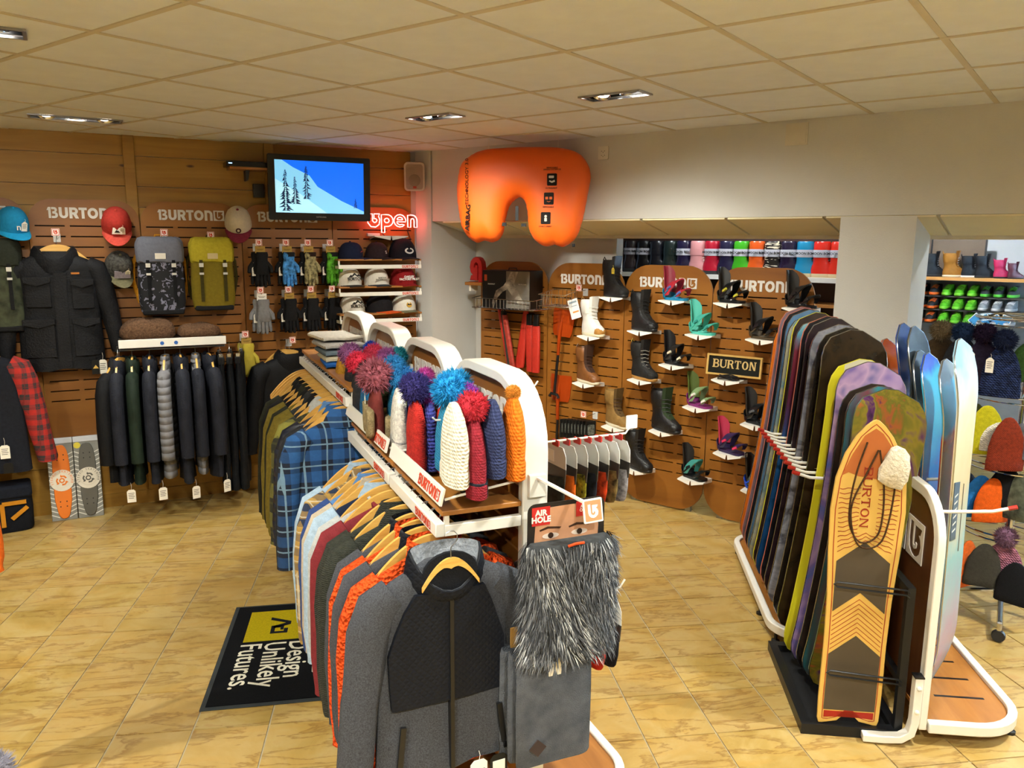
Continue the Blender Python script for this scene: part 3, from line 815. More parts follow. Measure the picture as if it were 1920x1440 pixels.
YEL_PLAID = plaid('#22304c', '#b8934a', '#d8d2bc', 17.0)
OLIVE_PLAID = plaid('#8f8a3c', '#2b2d22', '#4a4a2a', 7.0)
RED_PLAID = plaid('#c22a22', '#3a3436', '#7a1e1c', 14.0)
DENIM = fabric('#5b86bd', 0.14); LDENIM = fabric('#a3bad0', 0.14); NAVY = fabric('#1d2740', 0.16); MAROON = fabric('#7a2a30', 0.14)
BEIGE = fabric('#b7a994', 0.12); LGREY = fabric('#aeb0b0', 0.14); BLKF = fabric('#121214', 0.2, 0.7, 0.3); DKGREY = fabric('#2c2d30', 0.2)
OLIVE = fabric('#6f6124', 0.16); DKOLIVE = fabric('#26271c', 0.2); NAVYP = mat('#171c2c', 0.5, 0, 0.12, 16, 0.6, 75, 'rib', name='navy_puffer')
GGRP = 'tops hanging on the gondola rails'
HGRP = 'wooden hangers on the gondola rails'
near = [  # u, name, label, category, body, sleeve, collar, kind, length, sleeve length, depth, lift
    (-0.035, None),
    (0.055, 'fleece_jacket', 'orange waffle fleece jacket directly behind the grey quilted jacket', 'jacket', ORANGE_FL, None, None, 'stand', 0.72, 0.68, 0.062),
    (0.125, 'fleece_jacket', 'grey heather jacket with navy quilted collar between two orange fleeces', 'jacket', HEATHER, None, NAVYQ, 'stand', 0.70, 0.62, 0.055),
    (0.190, 'fleece_jacket', 'second orange waffle fleece, in front of the charcoal knits', 'jacket', ORANGE_FL, None, None, 'stand', 0.72, 0.66, 0.055),
    (0.255, 'fleece_jacket', 'grey heather jacket with tall quilted collar next to the knit cardigans', 'jacket', HEATHER, None, NAVYQ, 'stand', 0.70, 0.62, 0.055),
    (0.345, 'knit_cardigan', 'nearer charcoal chunky knit cardigan on the near rail', 'cardigan', CHAR_KNIT, None, None, 'shirt', 0.72, 0.66, 0.066),
    (0.430, 'knit_cardigan', 'farther charcoal chunky knit cardigan beside the maroon sweatshirt', 'cardigan', CHAR_KNIT, None, None, 'shirt', 0.72, 0.64, 0.066),
    (0.515, 'sweatshirt', 'maroon sweatshirt with ribbed cuffs on the near rail', 'sweatshirt', MAROON, None, None, 'crew', 0.66, 0.68, 0.055),
    (0.585, 'sweatshirt', 'pale grey sweatshirt just behind the maroon one', 'sweatshirt', LGREY, None, None, 'crew', 0.64, 0.62, 0.05),
    (0.660, 'collar_shirt', 'dark navy long shirt with pale blue shoulders and collar', 'shirt', NAVY, LDENIM, LDENIM, 'shirt', 0.68, 0.64, 0.05),
    (0.725, 'collar_shirt', 'beige button shirt between the navy shirt and blue denim shirt', 'shirt', BEIGE, None, None, 'shirt', 0.68, 0.62, 0.048),
    (0.790, 'denim_shirt', 'mid-blue denim shirt with navy sleeves on the middle rail', 'shirt', DENIM, fabric('#33497f', 0.14), None, 'shirt', 0.68, 0.64, 0.05),
    (0.870, 'flannel_shirt', 'navy and yellow small-check flannel shirt', 'shirt', YEL_PLAID, None, None, 'shirt', 0.68, 0.66, 0.052),
    (0.955, 'denim_shirt', 'pale washed denim shirt with light collar at the middle rail end', 'shirt', LDENIM, None, None, 'shirt', 0.66, 0.60, 0.052),
]
for i, g_ in enumerate(near):
    u = g_[0]; rz = -90 + (-4, 3, -3, 2, 4, -3, 3, -2, 2, -4, 1, 3, -2, 4)[i]
    if g_[1] is None: continue
    _, nm, lb, ct, b, s, c, kd, L_, Ls, D_ = g_
    hanger('wooden hanger carrying the ' + lb.split(' between')[0].split(' directly')[0].split(' next')[0].split(' just')[0], FG, (u, 0.305, 1.101), rz, HGRP)
    garment(nm, lb, ct, FG, (u, 0.305, 1.060), rz, b, s, c, kd, L=L_, Ls=Ls, D=D_, seed=i + 3, group=GGRP)
far = [
    (1.335, 'flannel_shirt', 'blue and navy large-check flannel shirt at the front of the far rail', 'shirt', BLUE_PLAID, None, None, 'shirt', 0.72, 0.68, 0.06),
    (1.425, 'puffer_jacket', 'navy quilted jacket right behind the blue check shirt', 'jacket', NAVYP, DKGREY, BLUE_PLAID, 'shirt', 0.70, 0.70, 0.062),
    (1.510, 'puffer_jacket', 'navy jacket with denim collar, second behind the blue check shirt', 'jacket', NAVYP, None, DENIM, 'shirt', 0.70, 0.62, 0.06),
    (1.600, 'flannel_shirt', 'olive and black check flannel shirt with grey hood', 'shirt', OLIVE_PLAID, None, LGREY, 'hood', 0.72, 0.66, 0.062),
    (1.700, 'lined_jacket', 'dark grey jacket with olive piping next to the olive check shirt', 'jacket', DKGREY, OLIVE, BLKF, 'hood', 0.72, 0.64, 0.06),
    (1.795, 'lined_jacket', 'slate jacket with mustard edges, second behind the olive check shirt', 'jacket', fabric('#3a3c3a', 0.2), OLIVE, DKGREY, 'hood', 0.72, 0.64, 0.06),
    (1.885, 'lined_jacket', 'olive hooded jacket third behind the olive check shirt', 'jacket', OLIVE, DKOLIVE, BLKF, 'hood', 0.72, 0.64, 0.06),
    (1.980, 'lined_jacket', 'black jacket with olive yoke near the far end of the rail', 'jacket', BLKF, OLIVE, DKOLIVE, 'hood', 0.74, 0.66, 0.062),
    (2.080, 'lined_jacket', 'plain black jacket second from the far end of the rail', 'jacket', BLKF, None, None, 'hood', 0.76, 0.66, 0.065),
    (2.190, 'lined_jacket', 'black hooded jacket at the far end of the rail', 'jacket', BLKF, DKOLIVE, None, 'hood', 0.78, 0.68, 0.065),
]
for i, (u, nm, lb, ct, b, s, c, kd, L_, Ls, D_) in enumerate(far):
    rz = -90 + (-3, 4, 2, -4, 3, -2, 3, -3, 2, 4)[i]
    hanger('wooden hanger carrying the ' + ' '.join(lb.split(' ')[:9]).replace(' right behind', '').replace(' at the', ''), FG, (u, 0.305, 1.243), rz, HGRP)
    garment(nm, lb, ct, FG, (u, 0.305, 1.202), rz, b, s, c, kd, L=L_, Ls=Ls, D=D_, seed=i + 40, group=GGRP, swing=0.02)
for i, u in enumerate((2.29, 2.36, 2.43, 2.50)):
    hanger(['empty wooden hanger nearest the black hooded jacket', 'empty wooden hanger second past the black hooded jacket', 'empty wooden hanger third past the black hooded jacket', 'empty wooden hanger last on the far rail'][i], FG, (u, 0.305, 1.232), -88 + 3 * i, HGRP)

# ---- the grey quilted jacket facing the door
u = -0.045
hh = hanger('wooden hanger in the collar of the grey quilted jacket', FG, (u - 0.0535, 0.305, 1.084), -88, HGRP); [c for c in hh.children if c.name.startswith('wood_arm')][0].scale = (0.42, 0.6, 0.6)
t = thing('fleece_jacket', 'grey heather zip jacket with navy quilted chest facing out', 'jacket', FG, (u, 0.305, 1.068), -88, group=GGRP)
part('body', garment_body(0.43, 0.65, 0.075, 77, 0.008, 1.06), HEATHER, t)
part('sleeve', sleeve_mb(0.42, 0.07, 0.70, 1, 5, swing=-0.02, fat=0.95), HEATHER, t); part('sleeve', sleeve_mb(0.43, 0.07, 0.76, -1, 8, swing=0.05, fat=1.15), HEATHER, t)
q = MB(); rings = []
for z, a, b, dz in ((-0.075, 0.122, 0.75, 0.05), (-0.035, 0.125, 1.0, 0.08), (0.005, 0.116, 1.15, 0.105), (0.026, 0.110, 1.15, 0.11), (0.028, 0.104, 1.05, 0.11)):
    rings.append([(a * math.cos(2 * PI * j / 24), 0.055 * b * math.sin(2 * PI * j / 24), z - dz * max(0, -math.sin(2 * PI * j / 24)) ** 1.5) for j in range(24)])
q.loft(rings, cap=False); part('collar', q, NAVYQ, t)
q = MB(); rings = []
for z, a, b, dz in ((0.029, 0.103, 1.04, 0.11), (-0.01, 0.095, 0.9, 0.10), (-0.08, 0.08, 0.6, 0.05)):
    rings.append([(a * math.cos(2 * PI * j / 24), 0.055 * b * math.sin(2 * PI * j / 24), z - dz * max(0, -math.sin(2 * PI * j / 24)) ** 1.5) for j in range(24)])
q.loft(rings, cap=False); part('collar_lining', q, mat('#8f949c', 0.9, 0, 0.25, 60, 0.6, 90, name='silver_fleece'), t)
m = MB(); m.prism([(0.082 * math.cos(rad(a)), -0.03 + 0.06 * math.sin(rad(a))) for a in range(0, 360, 20)], -0.048, -0.036); part('back_lining', m, fabric('#14161c'), t)
def front_panel(poly_rows, D, off, thick):
    """a fabric panel that follows the body front: rows of (z, x0, x1)"""
    m = MB(); rings_f = []; n = 9
    for z, x0, x1 in poly_rows:
        r = []
        for i in range(n):
            x = x0 + (x1 - x0) * i / (n - 1); s = max(0.0, 1 - (abs(x) / 0.245) ** 2.6) ** 0.42
            r.append((x, -D / 2 * s - off - thick, z))
        rings_f.append(r)
    k = len(rings_f); vs = [p for r in rings_f for p in r] + [(x, y + thick + 0.012, z) for r in rings_f for x, y, z in r]
    fs = []
    for i in range(k - 1):
        for j in range(n - 1):
            a = i * n + j; fs.append((a, a + n, a + n + 1, a + 1)); b = a + k * n; fs.append((b, b + 1, b + n + 1, b + n))
    per = [j for j in range(n)] + [i * n + n - 1 for i in range(1, k)] + [(k - 1) * n + j for j in range(n - 2, -1, -1)] + [i * n for i in range(k - 2, 0, -1)]
    for i in range(len(per)): a, b = per[i - 1], per[i]; fs.append((a, b, b + k * n, a + k * n))
    m.add(vs, fs); return m
part('chest_panel', front_panel([(-0.085, -0.105, 0.105), (-0.13, -0.135, 0.125), (-0.2, -0.165, 0.15), (-0.26, -0.185, 0.17), (-0.36, -0.182, 0.168), (-0.425, -0.178, -0.178 + 0.342)], 0.078, 0.008, 0.003), NAVYQ, t, 'navy diamond-quilted chest panel')
q = MB(); q.box(-0.006, 0.006, -0.056, -0.03, -0.645, -0.10); z_ = part('zipper', q, BLACK, t)
for x, a, ln in ((-0.148, 6, 0.15), (0.152, -7, 0.13)):
    q = MB(); q.box(-0.008, 0.008, -0.004, 0.006, -ln, 0, T(x, -0.05, -0.475, 0, 0, a)); pk = part('pocket_zip', q, BLACK, t)
    q = MB(); q.box(-0.005, 0.005, -0.007, -0.003, -0.018, 0, T(x - math.sin(rad(a)) * ln * 1.0, -0.05, -0.475 - ln, 0, 0, a)); part('zip_pull', q, CHROME, pk)
hang_tag(t, (0.145, -0.062, -0.635), 0.056, 0.125, string=0.05, col='#1d1c18', ink=False)
q = MB(); q.box(-0.02, 0.02, -0.003, -0.0012, -0.10, -0.02); o = part('label_print', q, plastic('#e9e5d8', 0.6), t); at(o, (0.145, -0.062, -0.635))
hang_tag(t, (0.085, -0.05, -0.645), 0.055, 0.12, string=0.03, col='#e9e7e4')

# ---- beanies strung on face-out bars
def pom_mesh(r=0.043, n=1300, seed=3):
    rnd = random.Random(seed); m = MB(); m.ball((0, 0, 0), r * 0.78, 12, 8)
    for _ in range(n):
        d = Vector((rnd.gauss(0, 1), rnd.gauss(0, 1), rnd.gauss(0, 1))).normalized()
        a = d.orthogonal().normalized(); a.rotate(Matrix.Rotation(rnd.random() * 6.28, 3, d)); w = r * 0.06
        j = Vector((rnd.gauss(0, 1), rnd.gauss(0, 1), rnd.gauss(0, 1))) * r * 0.08
        e = d * r * (0.88 + 0.16 * rnd.random()) + j
        b = d.cross(a)
        m.add([d * r * 0.5 + a * w, d * r * 0.5 - a * w * 0.5 + b * w * 0.8, d * r * 0.5 - a * w * 0.5 - b * w * 0.8, e], [(0, 1, 3), (1, 2, 3), (2, 0, 3)])
    return m.mesh('pompom', knit('#888888'), 20)
POM = pom_mesh()
def beanie_body(w, h, d, slouch=0.0, seed=0):
    rnd = random.Random(seed); ph = rnd.random() * 6; m = MB(); rings = []
    for z, a, b in ((0.0, 1.0, 0.85), (0.02, 1.06, 1.05), (0.18, 1.06, 1.08), (0.22, 1.02, 1.0), (0.45, 1.0, 1.02), (0.65, 0.86, 0.9), (0.82, 0.64, 0.72), (0.93, 0.40, 0.5), (0.985, 0.22, 0.35), (1.0, 0.06, 0.1)):
        r = []
        for j in range(20):
            an = 2 * PI * j / 20; c, s = math.cos(an), math.sin(an)
            r.append((w / 2 * a * math.copysign(abs(c) ** 0.8, c) + slouch * z * z, d / 2 * b * math.copysign(abs(s) ** 0.85, s) * (1 + 0.08 * math.sin(5 * an + ph + 3 * z)), h * z))
        rings.append(r)
    m.loft(rings); return m
def beanie(label, fr, loc, rz, mt, pom=None, w=0.2, h=0.235, d=0.055, cuff=None, seed=0, group='knitted hats on the gondola', pr=1.0, rx=0, tagc=None, name='beanie'):
    """loc is the top of the hat"""
    t = thing(name, label, 'hat', fr, (loc[0], loc[1], loc[2] - h), rz, group=group, rx=rx)
    part('crown', beanie_body(w, h, d, seed=seed), mt, t)
    if cuff:
        q = MB(); rings = []
        for z, k in ((0.0, 0.98), (0.004, 1.04), (0.05, 1.05), (0.055, 0.99)):
            rings.append([(w / 2 * k * math.copysign(abs(math.cos(2 * PI * j / 20)) ** 0.8, math.cos(2 * PI * j / 20)), d / 2 * k * 1.08 * math.sin(2 * PI * j / 20), z) for j in range(20)])
        q.loft(rings, cap=False); part('cuff', q, cuff, t)
    if pom:
        o = link('pompom', POM, t); recolour(o, pom); at(o, (0, 0, h + 0.022 * pr), s=pr * 1.22); o.rotation_euler = (seed, seed * 2, 0)
    if tagc: hang_tag(t, (-w * 0.3, -d * 0.62, h * 0.75), 0.035, 0.075, string=0.02, col=tagc, ink=tagc == '#efe9dc')
    return t
BARS = [0.035, 0.42, 0.85, 1.30, 1.75, 0.235, 0.64, 1.08, 1.53]
bl = ['thin white hook bar carrying the orange, navy, red and white beanies', 'thin white hook bar carrying the teal and striped beanies', 'thin white hook bar carrying the earflap hat', 'thin white hook bar carrying the blue beanie', 'thin white hook bar carrying the mustard and olive beanies', 'thin white hook bar between the white and teal beanies', 'thin white hook bar beside the indigo pompom', 'thin white hook bar right of the earflap hat', 'thin white hook bar left of the earflap hat']
for k, u in enumerate(BARS):
    t = thing('hook_bar', bl[k], 'hook', FG, (u, 0, 0), group='face-out hook bars on the gondola')
    q = MB(); q.tube([(0, 0.02, 1.40), (0, 0.24, 1.405), (0, 0.25, 1.415)], 0.003, 6); part('rod', q, WHITE_METAL, t)
    q = MB(); q.box(-0.015, 0.015, 0.010, 0.02, 1.38, 1.42); part('bracket', q, WHITE_METAL, t)
K = knit
hats = [  # bar, v, top z, crown, pom, cuff, label, pompom scale
    (0, 0.060, 1.475, K('#e8741c', 30, 1.2), K('#f0a040'), None, 'chunky bright orange cable beanie at the near end of the gondola', 0.5),
    (0, 0.128, 1.470, K('#343c60', 34, 1.2), None, K('#343c60', 34, 1.2), 'dark navy cable beanie beside the orange one', 1),
    (0, 0.190, 1.425, K('#8a2430', 40), K('#d03a4a'), fabric('#20242e'), 'dark red beanie with a bright red pompom and black brim', 1.05),
    (0, 0.247, 1.470, K('#ece4d2', 30, 1.2), None, None, 'cream white cable-knit beanie', 1),
    (1, 0.110, 1.430, K('#2b7fa6', 36, 1.2), K('#2f9ad0'), None, 'teal blue knitted beanie with a large sky-blue pompom', 1.25),
    (1, 0.160, 1.400, K('#b8341f'), K('#8a3aa8'), K('#34244c'), 'rust red beanie with a purple pompom', 0.75),
    (1, 0.205, 1.415, mat('#3a3f86', 0.95, 0, 0.9, 26, 0.9, 45, 'knit', name='blue_stripe_knit'), K('#7b2f86'), K('#161d3c'), 'navy and purple speckled beanie with violet pompom', 0.8),
    (1, 0.250, 1.430, K('#b02a24'), K('#36306c'), None, 'red beanie with a large dark indigo pompom', 1.15),
    (2, 0.085, 1.40, K('#5a2a66'), K('#c44aa0'), None, 'plum beanie with a bright pink pompom', 0.8),
    (2, 0.130, 1.375, K('#c9c6c0'), K('#17161a'), None, 'light grey beanie with a black pompom', 0.85),
    (2, 0.172, 1.395, K('#5d6320'), K('#2a70b0'), None, 'olive beanie with a blue pompom', 1.0),
    (2, 0.210, 1.395, K('#1f6c90', 36, 1.2), K('#2c7cb4'), None, 'blue-green chunky beanie beside the earflap hat', 1.1),
    (2, 0.285, 1.400, fabric('#6a2c28'), K('#96525e', 30), None, 'maroon earflap hat with beige fleece flaps and a big mauve pompom', 1.45),
    (3, 0.070, 1.42, K('#28707c'), K('#1f7f90'), None, 'teal beanie with a sea-green pompom', 0.9),
    (3, 0.120, 1.40, K('#7a1e22'), K('#8a4a80'), None, 'wine red beanie with a speckled violet pompom', 1.15),
    (3, 0.170, 1.410, K('#1d3fa8'), None, K('#1a2f7c'), 'plain royal blue beanie', 1),
    (3, 0.215, 1.405, mat('#e3dcd8', 0.95, 0, 0.75, 22, 0.9, 45, 'knit', name='nordic_knit'), None, K('#1d2744'), 'white nordic-pattern beanie with navy brim', 1),
    (3, 0.255, 1.395, K('#2c2c30'), K('#cc3048'), None, 'charcoal beanie with a crimson pompom', 1.05),
    (4, 0.09, 1.40, K('#2b3350'), K('#1f52c8'), None, 'dark blue beanie with a royal blue pompom', 0.8),
    (4, 0.145, 1.385, mat('#b3aa80', 0.95, 0, 0.8, 18, 0.9, 45, 'knit', name='olive_stripe_knit'), None, K('#39402a'), 'beige and olive striped beanie', 1),
    (4, 0.19, 1.395, K('#2450b8'), None, None, 'bright blue beanie near the folded shirts', 1),
    (4, 0.24, 1.39, K('#b8842a'), None, K('#2a3448'), 'mustard and navy beanie next to the folded shirts', 1),
    (5, 0.135, 1.43, K('#7a3a8c'), K('#a04ab8'), None, 'violet beanie with a lilac pompom behind the white one', 0.8),
    (5, 0.195, 1.44, K('#2f86b0', 36), K('#2a9ad8'), None, 'light teal beanie left of the white one', 1.2),
    (6, 0.14, 1.41, K('#3c4a20'), None, K('#2a3018'), 'moss green beanie in the middle of the row', 1),
    (6, 0.195, 1.40, mat('#2a3a7c', 0.95, 0, 1.0, 30, 0.4, 70, 'knit', name='indigo_fleck'), K('#3a3478'), None, 'indigo flecked beanie with matching pompom', 1.05),
    (6, 0.25, 1.42, K('#d0ccc4'), None, K('#8d8a86'), 'pale grey beanie with darker brim', 1),
    (7, 0.15, 1.40, K('#8a2020'), K('#2f7fb8'), None, 'brick red beanie with a blue pompom', 1.1),
    (7, 0.205, 1.385, K('#26301c'), None, None, 'dark green beanie right of the earflap hat', 1),
    (7, 0.26, 1.39, K('#1f5f8c', 36), K('#1d1c22'), None, 'petrol blue beanie with a black pompom', 1.0),
    (8, 0.13, 1.40, mat('#cfc8be', 0.95, 0, 0.7, 30, 0.4, 70, 'knit', name='cream_fleck'), K('#c03850'), None, 'cream flecked beanie with a rose pompom', 1.0),
    (8, 0.185, 1.395, K('#1c2f6c'), None, K('#c0402c'), 'dark blue beanie with a red brim', 1),
    (8, 0.24, 1.40, K('#28282c'), K('#84507c'), None, 'black beanie with a mauve speckled pompom', 1.15),
]
for i, (b, v, zt, cm, pm, cf, lb, ps) in enumerate(hats):
    o = beanie(lb, FG, (BARS[b], v, zt + (0.032 if b in (0, 5) else 0.02)), 172 + (i % 5 - 2) * 3, cm, pm, w=0.178 + 0.01 * (i % 3), h=0.212 + 0.01 * (i % 4) + (0.03 if lb.startswith('chunky') else 0), d=0.060 if b not in (0, 5) else 0.070, cuff=cf, seed=i, pr=ps, tagc='#efe9dc' if i in (2, 12) else ('#2a62b8' if i == 1 else None))
    if 'earflap' in lb:
        for sx in (-1, 1):
            q = MB(); q.prism([(-0.05, 0.03), (-0.055, -0.04), (-0.035, -0.075), (0.005, -0.085), (0.04, -0.07), (0.055, -0.02), (0.05, 0.03)], -0.014, 0.014, T(sx * 0.06, -0.03, 0.10))
            part('ear_flap', q, mat('#a3916c', 0.98, 0, 0.25, 60, 0.9, 220, name='beige_fleece'), o, bev=0.008)

# ================================================================== pine wall merchandise
def tag_hook(label, fr, loc, reach=0.13, tilt=0, bare=False):
    """wall hook with a price holder; loc is where the hook meets the panel"""
    t = thing('display_hook', label, 'hook', fr, loc, group='wall hooks with small logo tags')
    q = MB(); q.prism(rrect(-0.022, 0.022, -0.045, 0.012, 0.004), -0.006, 0); part('back_plate', q, plastic('#cfcdc8', 0.3), t)
    q = MB(); q.tube([(0, 0, 0), (0, -reach * 0.9, -0.004), (0, -reach, 0.012)], 0.0025, 6); part('rod', q, STEEL, t)
    q = MB(); q.prism(rrect(-0.024, 0.024, -0.024, 0.024, 0.002, 2), -0.002, 0); o = part('tag', q, WHITE, t); at(o, (0.0, -reach, 0.022), tilt)
    q = MB(); q.prism([rrect(-0.022, 0.022, -0.022, 0.022, 0.001, 1), rrect(-0.0185, 0.0185, -0.0185, 0.0185, 0.001, 1)[::-1]], -0.0028, -0.002)
    q.prism(arrow_loop(-0.014, -0.014, 0.028), -0.0028, -0.002); part('logo', q, RED_INK, o)
    return t
def cap_meshes(bill=0.075):
    m = MB(); rings = []
    for e in range(0, 9):
        a = rad(90 * e / 8); c = math.cos(a) ** 0.75; h = 0.128 * math.sin(a) ** 0.9
        r = []
        for j in range(24):
            an = 2 * PI * j / 24; fx = 0.086 * c * math.cos(an); fy = 0.098 * c * math.sin(an)
            lift = 0.014 * max(0, -math.sin(an)) * math.sin(2 * a) 
            r.append((fx, fy - lift * 0.6, h + lift * 0.3))
        rings.append(r)
    m.loft(rings, cap=True)
    b = MB(); n = 12; rows = []
    for k in range(4):
        t = k / 3; row = []
        for i in range(n + 1):
            a = rad(200 + 140 * i / n)
            rx, ry = 0.086 + 0.004 * t, 0.096 + (bill + 0.012) * t * max(0, -math.sin(a)) ** 0.7
            x = rx * math.cos(a); y = ry * math.sin(a)
            row.append((x, y, 0.006 - 0.020 * (x / 0.086) ** 2 * (0.35 + 0.65 * t) + 0.004 * (1 - t)))
        rows.append(row)
    top = [p for r in rows for p in r]; N = len(top); bot = [(x, y, z - 0.004) for x, y, z in top]; fs = []
    w = n + 1
    for k in range(3):
        for i in range(n):
            a = k * w + i; fs += [(a, a + w, a + w + 1, a + 1), (a + N, a + 1 + N, a + w + 1 + N, a + w + N)]
    per = list(range(w)) + [k * w + n for k in range(1, 4)] + [3 * w + i for i in range(n - 1, -1, -1)] + [k * w for k in range(2, 0, -1)]
    for i in range(len(per)): a, c = per[i - 1], per[i]; fs.append((a, a + N, c + N, c))
    b.add(top + bot, fs)
    btn = MB(); btn.ball((0, 0, 0.128), 0.009, 8, 5)
    s = MB()
    for k in range(6):
        a0 = rad(30 + 60 * k); s.tube([(0.0868 * math.cos(rad(90 * e / 6)) ** 0.75 * math.cos(a0), 0.0988 * math.cos(rad(90 * e / 6)) ** 0.75 * math.sin(a0), 0.1288 * math.sin(rad(90 * e / 6)) ** 0.9) for e in range(6)], 0.0012, 4)
    return m.mesh('crown', BLKF), b.mesh('brim', BLKF), btn.mesh('button', BLKF), s.mesh('seams', BLKF)
CAPM = cap_meshes()
def cap(label, fr, loc, rz, rx, crown, brim, group, logo=None, tagc=None, s=1.0, ry=0, patch=None):
    t = thing('baseball_cap', label, 'cap', fr, loc, rz, group=group, rx=rx, ry=ry, s=s)
    for nm, me, m in zip(('crown', 'brim', 'button', 'seams'), CAPM, (crown, brim, brim, crown)): recolour(link(nm, me, t), m)
    if patch:
        q = MB(); q.prism(patch[0], -0.003, 0.003); o = part('patch', q, patch[1], t); at(o, (0, -0.0975, 0.05), 0, -20)
        if len(patch) > 2:
            q = MB(); q.prism(patch[2], -0.0045, -0.003); part('emblem', q, patch[3], o)
    if logo: text(logo[0], logo[1], logo[2], t, (0, -0.1035, 0.05), 0, -18, sx=logo[3] if len(logo) > 3 else 1.0, bold=0.0006)
    if tagc: hang_tag(t, (0.03, -0.1, 0.085), 0.03, 0.06, string=0.015, col=tagc)
    return t
CW = 'caps on the pine wall'
TRAP = [(-0.03, -0.02), (0.03, -0.02), (0.022, 0.022), (-0.022, 0.022)]
MOUNT = [(-0.016, -0.01), (-0.004, 0.008), (0.001, 0.002), (0.005, 0.005), (0.017, -0.01)]
cap('red trucker cap with black and white patch on the pine wall', FL, (0.645, -0.11, 2.05), 0, 42, fabric('#a8322a'), fabric('#c44a3e'), CW, patch=(TRAP, WHITE, MOUNT, BLACK), tagc='#efe9dc', s=1.12)
cap('grey mesh-back cap with olive brim below the red cap', FL, (0.635, -0.10, 1.755), 12, 42, mat('#4a4844', 0.8, 0, 0.5, 60, 0.4, 200, name='camo_mesh'), fabric('#6d684e'), CW, patch=([(-0.05, -0.03), (0.05, -0.03), (0.045, 0.012), (-0.05, 0.02)], fabric('#8f8690')), tagc='#efe6c8', s=1.06)
cap('beige cap with maroon brim between the rucksack and the gloves', FL, (1.46, -0.10, 2.075), -8, 42, fabric('#c8bda6', 0.06), fabric('#7c2735'), CW, patch=(disc(0, -0.012, 0.017), fabric('#46262c'), disc(0, -0.012, 0.008), fabric('#c8bda6', 0.06)), s=1.12)
cap('bright blue cap with sticker on the brim at the left edge', FL, (0.02, -0.10, 2.03), 22, 24, fabric('#1f86b8', 0.08), fabric('#1f9ad0', 0.08), CW, tagc='#efe9dc', logo=('n', 0.05, WHITE), s=1.12)
# ---- the big black field jacket
JB = mat('#17171a', 0.62, 0, 0.25, 12, 0.4, 90, name='black_waxed_shell')
hanger('wooden hanger in the collar of the big black field jacket', FL, (0.272, -0.155, 1.925), 0, 'wooden hangers on the pine wall')
tag_hook('wall hook above the big black field jacket', FL, (0.272, -0.051, 1.985), 0.11)
t = thing('field_jacket', 'big black four-pocket field jacket on the pine wall', 'jacket', FL, (0.255, -0.16, 1.88), 0)
part('body', garment_body(0.50, 0.80, 0.15, 21, 0.012, 1.06), JB, t)
part('sleeve', sleeve_mb(0.50, 0.13, 0.70, 1, 31, swing=0.055, fat=1.25, fold=0.007), JB, t); part('sleeve', sleeve_mb(0.50, 0.13, 0.72, -1, 33, swing=0.05, fat=1.25, fold=0.007), JB, t)
q = MB(); rings = []
for z, a, b, dz in ((-0.10, 0.15, 0.80, 0.05), (-0.05, 0.148, 1.0, 0.10), (0.01, 0.132, 1.15, 0.10), (0.035, 0.115, 1.1, 0.09), (0.02, 0.09, 0.85, 0.09), (-0.08, 0.07, 0.5, 0.06)):
    rings.append([(a * math.cos(2 * PI * j / 24) * (1 + 0.04 * math.sin(j * 2.2)), 0.085 * b * math.sin(2 * PI * j / 24), z - dz * max(0, -math.sin(2 * PI * j / 24)) ** 2.2) for j in range(24)])
q.loft(rings, cap=False); part('hood_collar', q, JB, t)
part('placket', front_panel([(-0.14, -0.012, 0.062), (-0.3, -0.018, 0.056), (-0.5, -0.022, 0.052), (-0.79, -0.024, 0.05)], 0.168, 0.010, 0.006), JB, t)
for x0, x1, zt, h in ((-0.19, -0.04, -0.17, 0.20), (0.085, 0.215, -0.185, 0.2), (-0.215, -0.035, -0.45, 0.26), (0.075, 0.235, -0.45, 0.26)):
    pk = part('pocket', front_panel([(zt - 0.02, x0, x1), (zt - h * 0.5, x0, x1), (zt - h, x0, x1)], 0.166, 0.010, 0.007), JB, t, bev=0.003)
    q = MB(); c = (x0 + x1) / 2; yy = -0.083 * max(0.0, 1 - (abs(c) / 0.245) ** 2.6) ** 0.42 - 0.03
    q.prism([(x0 - 0.006, zt), (x0 - 0.006, zt - 0.035), (c, zt - 0.06), (x1 + 0.006, zt - 0.035), (x1 + 0.006, zt)], yy - 0.004, yy + 0.012); part('pocket_flap', q, JB, pk, bev=0.003)
q = MB(); q.prism([(-0.025, -0.006), (0.025, -0.006), (0.025, 0.006), (-0.025, 0.006)], -0.002, 0.002); o = part('chest_label', q, mat('#b06a2a', 0.6, 0, 0.1, name='copper_label'), t); at(o, (0.115, -0.112, -0.145), 4)
for dx, cc in ((0.19, '#161513'), (0.235, '#e3ded0')): hang_tag(t, (dx, -0.10, -0.74), 0.05, 0.10, string=0.05, col=cc, ink=cc != '#161513')
q = MB(); q.prism([(0.172, -0.80), (0.19, -0.775), (0.208, -0.80)], -0.102, -0.1005); part('tag_print', q, mat('#c9a24a', 0.5, 0, 0, name='gold_print'), t)
